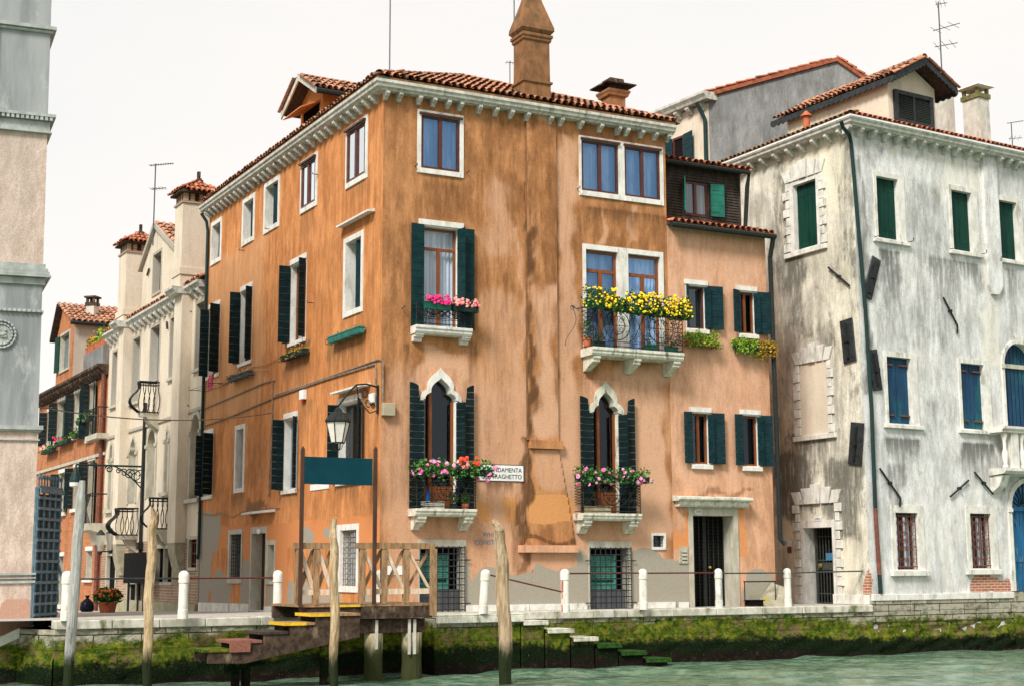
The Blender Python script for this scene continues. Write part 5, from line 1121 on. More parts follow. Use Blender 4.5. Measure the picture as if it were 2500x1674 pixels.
st(0,1700,818,1712,990,.5,.1,'af');st(0,1822,850,1838,1000,.6,.1,'af');st(0,1745,830,1765,960,.3,.1,'af');st(0,1820,1152,1880,1190,.5,.1,'af');st(0,1700,1148,1745,1190,.35,.1,'af');st(0,1630,560,1645,1000,.35,.2);st(0,1700,1196,1840,1212,.9,.06)
st(1,1650,560,1870,1200,.55,.6);st(1,1640,700,1665,950,.9,.15)
st(2,1620,1376,1690,1520,1,.15);st(2,1822,1392,1895,1520,1,.25);st(3,1668,1250,1684,1330,.9,.05);st(3,1806,1235,1822,1360,.9,.08);st(3,1620,1295,1680,1345,.6,.1)
wallgrid(FF,UR,UA,-.1,ZA,holes,E4,'wall','orange_low',ah,.11)
a0=FF.px(1633,600)[0]
mb=MB();B3=FF.p(UA,0,-5);B4=FF.p(UR,0,-5);a_=FF.p(UA,0);ZR=ZA+3.0
mb.quad(FF.p(UA,-.2,0),FF.p(UA,-.2,-5),FF.p(UA,ZA,-5),FF.p(UA,ZA,0));mb.quad(FF.p(UR+.01,-.2,-5),FF.p(UA,-.2,-5),FF.p(UA,ZA,-5),FF.p(UR+.01,ZA,-5));mb.build('rear_wall','orange_plain',ah)
mb=MB();mb.box(FF,UR+.12,FF.px(1684,1480)[0]-.05,-.1,.13,.004,.045);mb.build('plinth','white_stone',ah)
# low roof strip, gutter, set back boarded attic
al2=math.radians(17);c2_,s2_=math.cos(al2),math.sin(al2)
tiles(FF.p(UR+.02,ZA+.03,.28),v3(FF.d,0),v3(-FF.n*c2_,s2_),UA-UR+.05,1.2,lambda u,v:True,'roof','roof_tile_red',ah)
mb=MB();mb.prismu(FF,[(.2,ZA),(.28,ZA+.02),(-.95,ZA+.40),(-.95,ZA+.0)],UR+.01,UA);mb.build('roof_deck','dark_wood',ah)
mb=MB();mb.tube([FF.p(UR-.06,ZA-.04,.30),FF.p(UA+.12,ZA-.04,.30)],.075,8);gt=mb.build('gutter','iron',ah)
mb=MB();mb.tube([FF.p(UA+.06,ZA-.05,.30),FF.p(UA+.06,ZA-.35,.2),FF.p(UA+.06,ZA-.6,.12),FF.p(UA+.10,1.7,.12),FF.p(UA+.20,1.55,.2)],.065,8);mb.build('drainpipe','iron',ah)
AW=-.75;ut=UR+.02;ua2=FF.px(1803,500,AW)[0];za0=ZA+.22;za1=FF.px(1700,410,AW)[1]
rw=FF.rect(1667,440,1730,530,AW)
AF=Fr(FF.p(0,0,AW),FF.d)
mb=MB();n=22
h=(za1-za0)/n
for i in range(n):
    z=za0+i*h
    for (p0,p1) in ((ut,rw[0]-.04),(rw[1]+.04,ua2)) if rw[2]-.05<z+h/2<rw[3]+.05 else ((ut,ua2),):
        P=[FF.p(p0,z,AW+.03),FF.p(p1,z,AW+.03),FF.p(p1,z+h*1.1,AW),FF.p(p0,z+h*1.1,AW),FF.p(p1,z,AW-.02),FF.p(p0,z,AW-.02)];mb.add(P,[(0,1,2,3),(0,5,4,1)])
mb.box(FF,ua2-.001,ua2+.05,za0,za1,AW-2.5,AW+.04)
at_=mb.build('attic_wall','dark_wood',ah)
wn,_h=window(ah,AF,rw,frame='brown_frame',fw=-.03,ft=.05,pane='glass_dark',behind='lace',bw=-.12,depth=.15,smat='dark_wood',name='attic_window')
leaf_shutter(AF,rw[0]-.02,'L',.34,rw[2],rw[3]+.02,118,'attic_green',wn,w=.03,planks=.3);leaf_shutter(AF,rw[1]+.04,'R',.40,rw[2],rw[3]-.02,172,'attic_green',wn,w=.06,planks=.3)
tiles(FF.p(ut,za1+.03,AW+.30),v3(FF.d,0),v3(-FF.n*c2_,s2_),ua2-ut+.12,2.3,lambda u,v:True,'attic_roof','roof_tile_red',ah)
mb=MB();mb.prismu(FF,[(AW+.28,za1),(AW+.3,za1+.03),(AW-2.3,za1+.80),(AW-2.3,za1)],ut,ua2+.12);mb.build('roof_deck','dark_wood',ah)
mb=MB();mb.tube([FF.p(ut-.03,za1-.03,AW+.31),FF.p(ua2+.16,za1-.03,AW+.31),FF.p(ua2+.16,za1-.4,AW+.2),FF.p(ua2+.12,za0+.2,AW+.12),FF.p(UA-.1,ZA+.22,AW+.2),FF.p(UA+.06,ZA-.02,.2)],.06,8);mb.build('gutter','iron',ah)
# plants on racks under the upper windows
def boxpx(x0,x1,y,lab,**k):
    a=FF.px(x0,y,.2)[0];b=FF.px(x1,y,.2)[0];z=FF.px((x0+x1)/2,y,.2)[1];return flower_box(FF,a,b,z,.06,lab,group='plant racks under the windows of the low house',**k)
boxpx(1678,1755,846,'low green succulents in terracotta pots on a rack under the first upper window',planter='terracotta',leaf='leaf_lime',n=900,spill=.08,height=.22,bh=.11,rack=True,lsize=.07)
boxpx(1797,1848,855,'lime green trailing plants under the second upper window',planter='planter_dark',leaf='leaf_lime',n=900,spill=.2,height=.17,bh=.10,lsize=.07)
boxpx(1848,1893,862,'rust tinged trailing plants beside the lime ones near the drainpipe',planter='planter_dark',leaf='leaf_rust',n=900,spill=.24,height=.17,bh=.10,lsize=.07)
# racks on the orange side wall
def boxl(x0,y0,x1,y1,lab,**k):
    a=LF.px(x0,y0,.15)[0];b=LF.px(x1,y1,.15)[0];z=(LF.px(x0,y0,.15)[1]+LF.px(x1,y1,.15)[1])/2-.15;return flower_box(LF,a,b,z,.06,lab,group='flower racks on the orange side wall',**k)
boxl(806,822,882,800,'teal trough with sparse seedlings on the orange side wall nearest the corner',planter='planter_teal',n=24,spill=0,height=.07,bh=.14,rack=True)
boxl(690,868,745,850,'straggly yellow-green plant and dark pots on a rack in the middle of the side wall',planter='planter_dark',leaf='leaf_rust',n=170,spill=.1,height=.14,bh=.12,rack=True)
boxl(560,920,610,903,'grey trough with a dry plant on a wire rack low on the side wall',planter='screen',leaf='leaf_dark',n=70,spill=.05,height=.12,bh=.12,rack=True)
t=thing('clothes_rack',LF.p(LF.px(505,940,.2)[0],LF.px(505,940,.2)[1],.1),'wire clothes rack with a pink cloth at the far end of the orange side wall','clothes rack')
a=LF.px(484,950,.3)[0];b=LF.px(533,935,.3)[0];z=LF.px(505,945,.3)[1];mb=MB()
for w_ in (.02,.2,.38,.55): mb.tube([LF.p(a,z,w_),LF.p(b,z,w_)],.007,4)
for u in (a,b): mb.tube([LF.p(u,z,0),LF.p(u,z,.6),LF.p(u,z+.12,.6)],.009,4)
mb.build('rack','iron',t)
mb=MB();q=LF.px(520,928,.3);P=[]
for i in range(7):
    for j in range(7): P.append(LF.p(q[0]-.28+.07*i+.01*math.sin(j*2.),q[1]+.18-.075*j,.34+.05*math.sin(i*2.2+j*.5)))
mb.add(P,[(i*7+j,i*7+j+1,i*7+j+8,i*7+j+7) for i in range(6) for j in range(6)]);mb.build('cloth','cloth_pink',t,smooth=True)
# ================================================================ corner lantern
ln=thing('corner_lantern',FF.p(0,FF.px(925,970)[1],0),'black wrought iron bracket lantern with milky panes on the house corner','street lamp')
zt=LF.px(908,946,.1)[1];z0=LF.px(918,1003,.1)[1];U=-.12
lt=LF.px(824,992,1.25)
mb=MB();bw_=1.25;hz=LF.px(826,992,bw_)[1]
uw=LF.px(826,992,bw_)[0]
def lp(t,z,side=0): return LF.p(U+(uw-U)*t,z,.03+(bw_-.03)*t)
mb.tube([lp(0,zt),lp(.3,zt+.03),lp(.55,zt-.02),lp(.75,zt-.22),lp(.9,zt-.42),lp(1,hz+.02)],.022,6)
mb.tube([lp(0,zt+.05),lp(0,z0-.05)],.03,6)
mb.tube([lp(.55,zt-.02),lp(.5,zt-.3),lp(.35,zt-.5),lp(.2,zt-.62),lp(.02,z0+.02)],.014,5)
for (t_,z,rr_) in ((.34,zt-.18,.13),(.25,zt-.42,.10),(.12,z0+.12,.07)):
    mb.tube([lp(t_+rr_/1.25*math.cos(k*.5)*(1-k*.03),z+rr_*math.sin(k*.5)*(1-k*.03)) for k in range(20)],.011,4)
mb.build('bracket','iron',ln)
c=lp(1,hz);c=(c[0],c[1],0)
mb=MB();s45=math.pi/6
def hexr(r,z,n=6): return [(c[0]+r*math.cos(2*math.pi*k/n+.3),c[1]+r*math.sin(2*math.pi*k/n+.3),z) for k in range(n)]
def hexl(mb,prof,n=6):
    P=[];[P.extend(hexr(r,z,n)) for r,z in prof];k=len(prof)
    mb.add(P,[(i*n+j,i*n+(j+1)%n,(i+1)*n+(j+1)%n,(i+1)*n+j) for i in range(k-1) for j in range(n)]+[tuple((k-1)*n+j for j in range(n)),tuple(range(n))])
hexl(mb,[(.30,hz-.34),(.29,hz-.30),(.17,hz-.14),(.10,hz-.11),(.08,hz-.06),(.02,hz)]);mb.build('roof','iron',ln)
mb=MB();hexl(mb,[(.145,hz-.80),(.255,hz-.345)]);mb.build('panes','lamp_white',ln)
mb=MB();top=hexr(.262,hz-.345);bot=hexr(.15,hz-.80)
for a,b in zip(top,bot): mb.tube([a,b],.012,4)
mb.tube(top,.012,4,True);mb.tube(bot,.014,4,True)
for k in range(3): an=k*math.pi/3;mb.tube([(c[0]+.13*math.cos(an),c[1]+.13*math.sin(an),hz-.8),(c[0]+.08*math.cos(an),c[1]+.08*math.sin(an),hz-.93),(c[0],c[1],hz-.98),(c[0]-.08*math.cos(an),c[1]-.08*math.sin(an),hz-.93),(c[0]-.13*math.cos(an),c[1]-.13*math.sin(an),hz-.8)],.009,4)
mb.tube([(c[0],c[1],hz-.97),(c[0],c[1],hz-1.06)],[.02,.005],6);mb.build('cage','iron',ln)
MB().lathe((c[0],c[1],hz-.65),[(.03,0),(.05,.1),(.03,.2)],10).build('bulb','plastic_white',ln)
q=LF.px(905,970,.1);MB().box(LF,q[0]-.13,q[0]+.12,q[1]-.12,q[1]+.1,.003,.10).build('control_box','plastic_white',ln,bevel=.01)
# ================================================================ white house
wh=thing('white_house',tuple(W0),'large stained white house with green and blue shutters standing in the canal','house')
ZH=13.05;ZWW=ZH-.24;E4=[];holes=[];wUL=-6.2;wUR=9.5
MATW='shutter_green'
def wfr(fr,r,lst,mat,sur,nm='window',pr=.03,sill=True,planks=True,rec=-.12):
    wn,h=window(wh,fr,r,sur,frame=None,pane=None,behind=None,depth=.3,smat='white_stone',proud=pr,name=nm);lst.append(h)
    MB().quad(fr.p(r[0],r[2],-.29),fr.p(r[1],r[2],-.29),fr.p(r[1],r[3],-.29),fr.p(r[0],r[3],-.29)).build('backing','interior_dark',wn)
    m_=(r[0]+r[1])/2;leaf_shutter(fr,r[0]+.01,'L',m_-r[0]-.015,r[2]+.01,r[3]-.01,1,mat,wn,w=rec,vert=True);leaf_shutter(fr,r[1]-.01,'R',r[1]-m_-.015,r[2]+.01,r[3]-.01,1,mat,wn,w=rec,vert=True)
    if sill: MB().box(fr,r[0]-sur[0]-.1,r[1]+sur[1]+.1,r[2]-sur[3]-.10,r[2]-sur[3],.004,.10).build('sill','white_stone',wn,bevel=.008)
    return wn
hF=[]
for (x0,y0,x1,y1,mt) in ((2137,429.7,2197,589,'shutter_green'),(2320,463,2377,618,'shutter_green'),(2436.5,488,2488,638,'shutter_green'),(2162.5,869,2229,1036,'shutter_blue'),(2343,885,2408,1049,'shutter_blue')):
    r=WF.rect(x0,y0,x1,y1);e_=.16;wn=wfr(WF,(r[0],r[1],r[2],r[3]),hF,mt,(.10,.24,.14,.03))
    if mt=='shutter_green':
        for uu_ in (r[0]-.14,r[1]+.32): MB().tube([WF.p(uu_,r[2]+.0,.0),WF.p(uu_,r[2]+.0,.2),WF.p(uu_,r[2]+.09,.2)],.013,4).build('shutter_hook','iron',wn)
    else:
        for z in (r[2]+.22,r[3]-.22):
            MB().box(WF,r[0]+.03,r[0]+(r[1]-r[0])*.35,z,z+.035,-.14,-.06).build('strap_hinge','rust',wn);MB().box(WF,r[1]-(r[1]-r[0])*.40,r[1]-.03,z,z+.035,-.14,-.06).build('strap_hinge','rust',wn)
for (x0,y0,x1,y1) in ((2184,1250,2245,1389),(2366,1252,2424,1386)):
    r=WF.rect(x0,y0,x1,y1);wn,h=window(wh,WF,r,(.16,.22,.2,.03),frame='dark_wood',fw=-.2,pane='glass_dark',behind='interior_beige',bw=-.32,depth=.35,smat='white_stone',proud=.03);hF.append(h)
    MB().box(WF,r[0]-.26,r[1]+.26,r[2]-.17,r[2]-.03,.004,.11).build('sill','white_stone',wn,bevel=.008)
    mb=MB();n=6
    for i in range(n): u=r[0]+.03+(r[1]-r[0]-.06)*i/(n-1);mb.tube([WF.p(u,r[2],-.06),WF.p(u,r[3],-.06)],.012,4)
    for z in (r[2]+.06,r[3]-.1): mb.box(WF,r[0],r[1],z,z+.03,-.07,-.05)
    for zc in (r[2]+.24,(r[2]+r[3])/2,(r[2]+r[3])/2+.2,(r[2]+r[3])/2-.2,r[3]-.28):
        for i in range(n-1):
            u=r[0]+.03+(r[1]-r[0]-.06)*(i+.5)/(n-1);mb.tube(scroll(WF,u,zc,-.05,.08,1.4,1 if i%2 else -1,0,12),.008,4)
    mb.build('grille','rust',wn)
# big arched opening on the upper floor and the water gate below, cut by the frame edge
def arch(fr,u0,u1,z0,zs,n=14):
    c=(u0+u1)/2;R=(u1-u0)/2;return [(u0,z0)]+[(c-R*math.cos(math.pi*i/n),zs+R*math.sin(math.pi*i/n)) for i in range(n+1)]+[(u1,z0)]
def archwin(b,fr,u0,u1,z0,zs,mat,tr,hol,leafmat,tr_bar=True,key=True,fan=False,wm='white_front'):
    R=(u1-u0)/2;A=arch(fr,u0,u1,z0,zs);B=arch(fr,u0-tr,u1+tr,z0,zs);zt=zs+R+tr+.02;n=len(A)
    mb=MB();P=[fr.p(q[0],q[1],w_) for w_ in (-.3,.06) for L_ in (A,B) for q in L_];m_=n
    fs=[]
    for i in range(n-1): fs+=[(2*m_+i,3*m_+i,3*m_+i+1,2*m_+i+1),(i,2*m_+i,2*m_+i+1,i+1),(m_+i,m_+i+1,3*m_+i+1,3*m_+i)]
    mb.add(P,fs);wn=mb.build('arched_window',mat,b)
    mb=MB();hu0,hu1=u0-tr-.02,u1+tr+.02
    top=[fr.p(q[0],zt,0) for q in B[1:-1]];bb=[fr.p(q[0],q[1],0) for q in B[1:-1]];k=len(bb);mb.add(bb+top,[(i,i+1,k+i+1,k+i) for i in range(k-1)])
    mb.quad(fr.p(hu0,z0,0),fr.p(u0-tr,z0,0),fr.p(u0-tr,zt,0),fr.p(hu0,zt,0));mb.quad(fr.p(u1+tr,z0,0),fr.p(hu1,z0,0),fr.p(hu1,zt,0),fr.p(u1+tr,zt,0));mb.build('wall_infill',wm,b)
    mb=MB();mb.prism(fr,[(q[0],q[1]) for q in A],-.22,-.17);mb.build('leaves',leafmat,wn) 
    mb=MB();c=(u0+u1)/2
    for i in range(1,8): u=u0+(u1-u0)*i/8;mb.box(fr,u-.006,u+.006,z0,zs+math.sqrt(max(0,R*R-(u-c)**2))-.02,-.169,-.165)
    mb.build('joints','interior_dark',wn)
    if tr_bar: MB().box(fr,u0,u1,zs-.06,zs+.06,-.16,-.10).build('transom','door_stone' if not fan else leafmat,wn)
    if key: 
        q=zs+R;mb=MB();mb.prism(fr,[(c-.10,q-.03),(c+.10,q-.03),(c+.15,q+tr+.14),(c-.15,q+tr+.14)],.05,.12);mb.build('keystone',mat,wn)
    mb=MB();mb.box(fr,u0-tr-.03,u0+.0,zs-.1,zs+.0,.055,.10);mb.box(fr,u1,u1+tr+.03,zs-.1,zs,.055,.10);mb.build('impost',mat,wn)
    hol.append((hu0,hu1,z0,zt));return wn
ua=WF.px(2449,900)[0];z0=WF.px(2455,1045)[1];zs=WF.px(2452,890)[1];R=.66
w1=archwin(wh,WF,ua,ua+2*R,z0,zs,'white_stone',.10,hF,'shutter_blue')
ub_=WF.px(2470,1300)[0];zs2=WF.px(2468,1240)[1];archwin(wh,WF,ub_,ub_+1.5,-1.5,zs2,'white_stone',.14,hF,'door_blue',key=False,fan=True)
mb=MB()
for k in range(11):
    an=math.pi*(k+.5)/11;c=(ub_+.75,zs2);mb.tube([WF.p(c[0]+.15*math.cos(an),c[1]+.15*math.sin(an),-.15),WF.p(c[0]+.74*math.cos(an),c[1]+.74*math.sin(an),-.15)],.015,4)
mb.build('fanlight_bars','iron',wh)
mb=MB();mb.box(WF,ub_+.2,ub_+.62,-.2,.9,-.168,-.15);mb.box(WF,ub_+.2,ub_+.62,1.1,2.1,-.168,-.15);mb.build('door_panel','door_blue',wh)
# stone balcony
s0=WF.px(2447,1055,.55)[0];s1=s0+2.3;mb=MB();mb.prismu(WF,[(0,z0),(.6,z0),(.6,z0-.07),(.54,z0-.12),(.54,z0-.17),(0,z0-.17)],s0,s1);bt=mb.build('balcony','white_stone',wh)
zb=WF.px(2450,1140,.55)[1];mb=MB();mb.prismu(WF,[(0,zb),(.6,zb),(.6,zb-.08),(.52,zb-.16),(0,zb-.2)],s0,s1);mb.prismu(WF,[(0,zb-.2),(.45,zb-.2),(.3,zb-.5),(0,zb-.7)],s0+.05,s0+.35);mb.build('slab','white_stone',bt)
for k in range(6):
    u=s0+.22+.36*k;q=WF.p(u,zb+.0,.42);H=z0-.17-zb
    if k in(1,5): MB().box(WF,u-.14,u+.14,zb,z0-.17,.28,.5).build('pier','white_stone',bt)
    else: MB().lathe(q,[(.09,0),(.09,.06*H),(.05,.12*H),(.095,.3*H),(.085,.42*H),(.045,.56*H),(.05,.75*H),(.085,.9*H),(.085,H)],12).build('baluster','white_stone',bt,smooth=True)
# left face openings
hL=[]
r=WL.rect(1937,455,1998,598);r_=(r[0],r[1],r[2],r[3]);wn=wfr(WL,r_,hL,'shutter_green',(.16,.12,.10,.03),sill=False)
def rustic(fr,r,w0=.004,keyn=5,pw=.30,base=None,b=wh,nm='rusticated_surround',slope=0):
    """alternating quoin blocks up both jambs and splayed voussoirs over the top"""
    mb=MB();u0,u1,z0,z1=r;n=max(4,int((z1-z0)/.24));h=(z1-z0)/n
    for i in range(n):
        q=pw if i%2==0 else pw*.62
        for sx,ue in ((-1,u0),(1,u1)):
            a,b2=(ue-q,ue) if sx<0 else (ue,ue+q);mb.box(fr,a,b2,z0+i*h+.012,z0+(i+1)*h-.012,w0,w0+(.055 if i%2==0 else .035))
    uc=(u0+u1)/2;W=(u1-u0)+pw*1.2
    for k in range(keyn):
        t=(k-(keyn-1)/2)/keyn;a=uc+t*W-.5*W/keyn+.012;b2=a+W/keyn-.035;tt=.09*(1+(keyn-1)/2-abs(k-(keyn-1)/2));sp=t*.34
        mb.prism(fr,[(a,z1+.0),(b2,z1+.0),(b2+sp+.02,z1+.26+tt),(a+sp-.02,z1+.26+tt)],w0,w0+(.085 if k==keyn//2 else .055))
    return mb.build(nm,'white_stone',b,bevel=.006)
rustic(WL,(r[0]-.17,r[1]+.13,r[2],r[3]+.13),pw=.26)
MB().box(WL,r[0]-.42,r[1]+.38,r[2]-.17,r[2]-.035,.005,.09).build('sill','white_stone',wh,bevel=.008)
r=WL.rect(1952,890,2025.5,1056);z1=r[3];rustic(WL,(r[0],r[1],r[2],z1),pw=.24);MB().box(WL,r[0]-.3,r[1]+.3,r[2]-.14,r[2]-.004,.005,.09).build('sill','white_stone',wh,bevel=.008);MB().box(WL,r[0]+.01,r[1]-.01,r[2],z1-.01,.003,.012).build('blocked_window','stone_beige_dark' if 0 else 'cream',wh)
r=WL.rect(1962,1290,2040,1470);r=(r[0],r[1],-.05,r[3]+.02);rd=r
wn,h=window(wh,WL,r,(.10,.10,.20,.0),frame=None,pane=None,behind='interior_dark',bw=-.42,depth=.5,smat='white_stone',proud=.04,name='door');hL.append((h[0],h[1],-.3,h[3]))
rustic(WL,(r[0]-.13,r[1]+.13,-.02,r[3]+.65),pw=.26)
mb=MB();n=9
for i in range(n): u=r[0]+.18+(r[1]-r[0]-.2)*i/(n-1);mb.tube([WL.p(u,r[2],-.3),WL.p(u,r[3],-.3)],.013,4)
for z in (r[2]+.05,r[2]+.3,r[2]+.95,r[2]+1.2,r[3]-.25,r[3]-.03): mb.box(WL,r[0]+.17,r[1]-.01,z,z+.03,-.315,-.285)
mb.box(WL,r[0]+.14,r[0]+.2,r[2],r[3],-.32,-.26);mb.box(WL,r[0]+.2,r[1]-.02,r[2]+.97,r[2]+1.15,-.31,-.29);mb.build('gate','iron_grey',wn)
mb=MB();mb.lathe(WL.p(r[0]+.36,1.02,-.25),[(.05,-.05),(.07,0),(.05,.05)],10);mb.build('knob','brass',wn);MB().box(WL,r[0]+.55,r[0]+.83,1.16,1.36,-.28,-.27).build('notice','ink_blue',wn)
q=WL.px(1996,1265,.05);npz=MB().box(WL,q[0]-.15,q[0]+.15,q[1]-.055,q[1]+.055,.042,.052).build('number_plate','plastic_white',wn);text('1728 A',WL,q[0],q[1]-.028,.054,.075,'ink',npz,align='CENTER')
q=WL.px(1928,1333);bp=thing('bell_panel',WL.p(q[0],q[1],0),'small brown and white bell panel left of the white house door','bell panel');MB().box(WL,q[0]-.08,q[0]+.08,q[1]-.0,q[1]+.16,.004,.02).build('panel','plastic_white',bp);MB().box(WL,q[0]-.08,q[0]+.08,q[1]-.18,q[1]-.004,.004,.02).build('panel','rust',bp)
# white front/side walls with stains
def wall_w(fr,a,b,z0,hl,E,mt): wallgrid(fr,a,b,z0,ZWW,hl,E,'wall',mt,wh,.12)
E4=[]
st(0,2140,605,2215,900,.95,.25,'af');st(0,2270,620,2350,880,.8,.3,'af');st(0,2315,628,2400,760,.9,.3,'af');st(0,2455,650,2500,860,.8,.3,'af');st(0,2090,380,2135,960,.75,.25);st(0,2130,340,2500,420,.45,.3);st(0,2140,720,2330,860,.45,.5);st(0,2105,320,2120,1440,.7,.12);st(0,2210,430,2320,850,.5,.5);st(0,2400,340,2440,700,.5,.3)
st(0,2155,1060,2245,1180,.95,.25,'af');st(0,2335,1075,2435,1200,1,.25,'af');st(0,2440,1130,2460,1210,.9,.1);st(0,2165,1130,2210,1240,.7,.1);st(0,2240,960,2350,1050,.45,.4)
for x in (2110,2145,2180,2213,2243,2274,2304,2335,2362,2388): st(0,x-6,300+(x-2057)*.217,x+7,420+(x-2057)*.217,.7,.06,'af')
st(1,2140,350,2400,420,.8,.3);st(1,2170,1180,2460,1440,.35,.5);st(1,2390,600,2450,900,.7,.3);st(1,2290,380,2400,500,.6,.4)
st(2,2375,1405,2468,1450,1,.12);st(3,2412,415,2436,520,1,.06);st(3,2436,520,2442,540,1,.05)
st(2,2110,1395,2132,1450,1,.06)
wall_w(WF,0,wUR,-1.4,hF,E4,'white_front')
E4=[]
st(0,1915,630,1975,900,1,.25,'af');st(0,2030,620,2110,700,.4,.2);st(0,2060,640,2105,1450,.65,.3);st(0,1880,420,1935,720,.65,.4);st(0,1930,1065,2040,1180,1,.3,'af');st(0,1885,1100,1990,1260,.9,.3);st(0,2010,1120,2110,1330,.85,.35);st(0,1890,700,1950,1100,.45,.4);st(0,2040,320,2090,700,.55,.3);st(0,1890,380,2010,450,.4,.4);st(0,2000,1150,2120,1200,.8,.3);st(0,1960,800,2060,870,.55,.3);st(0,2030,850,2060,1100,.5,.3)
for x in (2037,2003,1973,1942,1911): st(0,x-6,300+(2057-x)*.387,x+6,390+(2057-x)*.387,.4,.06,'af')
st(1,1890,330,2070,520,.8,.5);st(1,1900,1250,2120,1460,.6,.4);st(1,1990,560,2100,900,.5,.4)
st(2,2113,1395,2132,1450,1,.05);st(3,1955,895,2022,1050,.2,.05)
wall_w(WL,wUL,0,-1.4,hL,E4,'white_side')
mb=MB();a,b=WL.p(wUL,0),WF.p(wUR,0);c_=(a[0]+b[0]-W0[0],a[1]+b[1]-W0[1])
for p_,q_ in ((a,c_),(b,c_)): mb.quad((p_[0],p_[1],-1.4),(q_[0],q_[1],-1.4),(q_[0],q_[1],ZWW),(p_[0],p_[1],ZWW))
mb.build('rear_wall','cream',wh)
cn=cornice(wh,WL,WF,wUL,wUR,ZH,.24,.40,bright='plastic_white')
corbels(cn,WF,[WF.px(1600+x/2.602,80+y/2.602,.2)[0] for x,y in ((1225,560),(1305,580),(1390,600),(1472,612),(1550,630),(1630,645),(1700,655),(1775,668),(1853,680),(1918,693),(1992,710),(2065,725),(2190,755),(2250,770),(2320,785))]+[6.6,7.1,7.6],ZH-.24,.105,.28,.21)
corbels(cn,WL,[WL.px(1600+x/2.602,80+y/2.602,.2)[0] for x,y in ((1165,560),(1085,605),(1000,640),(915,670),(840,705),(757,735),(675,765),(602,790),(530,815))],ZH-.24,.105,.28,.21)
tiles(WF.p(-.3,ZH+.02,.33),v3(WF.d,0),v3(-WF.n*ca,sa),9,3.2,lambda u,v: v*ca<u+.05,'roof','roof_tile_red',wh)
tiles(WL.p(wUL,ZH+.02,.33),v3(WL.d,0),v3(-WL.n*ca,sa),-wUL+.3,4.2,lambda u,v: v*ca<(-wUL+.3-u)+.05,'roof','roof_tile_brown',wh)
e0=WF.p(-.33,ZH,.33);e1=WF.p(wUR,ZH,.33);eL=WL.p(wUL,ZH,.33);D_=4.2;m_=mitre(WL.n,WF.n);ap=(W0[0]-m_[0]*D_,W0[1]-m_[1]*D_,ZH+(D_+.33)*sa/ca)
f1=WF.p(wUR,ap[2],-D_);l1=WL.p(wUL,ap[2],-D_);mb=MB();mb.add([dz(e0),dz(e1),dz(f1),dz(ap),dz(l1),dz(eL),dz((c_[0],c_[1],ap[2]))],[(0,1,2,3),(0,3,4,5),(3,2,6,4)]);mb.build('roof_deck','dark_wood',wh);ridge([e0,ap],'hip_tiles','roof_tile_red',wh,.13)
# plinth course by the water
mb=MB();u=0
while u<5.75: L=min(random.uniform(.6,1.1),5.8-u);mb.box(WF,u+.005,u+L-.005,.10,.27+random.uniform(-.01,.01),.004,.09);u+=L
mb.box(WL,-1.35,0,.0,.26,.004,.07);mb.build('plinth','white_stone',wh,bevel=.012)
mb=MB();u=0
for z0_,z1_ in ((-.17,.095),(-.45,-.175)):
    u=0
    while u<5.7: L=min(random.uniform(.5,1.2),5.75-u);mb.box(WF,u+.006,u+L-.006,z0_,z1_,.004,.05+random.uniform(0,.02));u+=L
mb.build('footing','quay_stone',wh,bevel=.012)
facewall('quay_wall',[WF.p(7.6,0,.03),WF.p(9.5,0,.03)],[-.2,-.2],'quay_stone','weedy stone footing right of the blue water door',step=.12,amp=.045)
facewall('quay_wall',[WF.p(0,0,.03),WF.p(5.8,0,.03)],[-.46,-.46],'quay_stone','weedy stone footing of the white house at the water',step=.12,amp=.045)
mb=MB();mb.box(WF,5.45,5.85,-1.8,.3,.0,.14);mb.build('plinth','quay_stone',wh)
# drainpipe
mb=MB();q=[(2053.5,296,.36),(2058,312,.30),(2074,330,.12),(2078,350,.07),(2113,760,.07),(2128,1000,.07),(2137,1240,.07)]
mb.tube([WF.p(*WF.px(x,y,w_),w_) for x,y,w_ in q],.055,10);dp=mb.build('drainpipe','pipe_green',wh)
mb=MB();mb.tube([WF.p(*WF.px(x,y,.07),.07) for x,y in ((2137,1241),(2143,1340),(2147,1400))],.058,10);mb.build('lower_pipe','rust',dp)
mb=MB();mb.tube([WF.p(*WF.px(x,y,.07),.07) for x,y in ((2147,1401),(2150,1448))],.058,10);mb.build('foot_pipe','pipe_green',dp)
# flue on the front
a,b=WF.px(2396,450)[0],WF.px(2429,450)[0];zf=WF.px(2430,700)[1];mb=MB();mb.prism(WF,[(a,ZWW),(b,ZWW),(b,zf),(b-.2,zf-.25),(a+.12,zf-.25),(a,zf)],.003,.10);mb.build('flue','white_front',wh)
# wall anchors: tilted iron plates with a bar, and bare bars
def plate(fr,x,y,tilt,L=1.08,W=.34,lab=None):
    q=fr.px(x,y);mb=MB();t=math.radians(tilt);cx_,sx_=math.cos(t),math.sin(t);R_=lambda a,b:(q[0]+a*cx_+b*sx_,q[1]-a*sx_+b*cx_)
    mb.prism(fr,[R_(-W/2,-L/2),R_(W/2,-L/2),R_(W/2,L/2),R_(-W/2,L/2)],.02,.06);p_=mb.build('anchor_plate','anchor_iron',wh,bevel=.01)
    mb=MB();mb.prism(fr,[R_(-.035,-L*.4),R_(.035,-L*.4),R_(.035,L*.4),R_(-.035,L*.4)],.062,.13);mb.prism(fr,[R_(-.07,-.05),R_(.07,-.05),R_(.07,.05),R_(-.07,.05)],.06,.16);mb.build('anchor_bar','iron',p_)
plate(WF,2126,679,20.5,1.2,.34);plate(WL,2073,832,-4.5,1.18,.48);plate(WF,2134,903,-8,1.1,.34);plate(WL,2093,1082,9,1.12,.50)
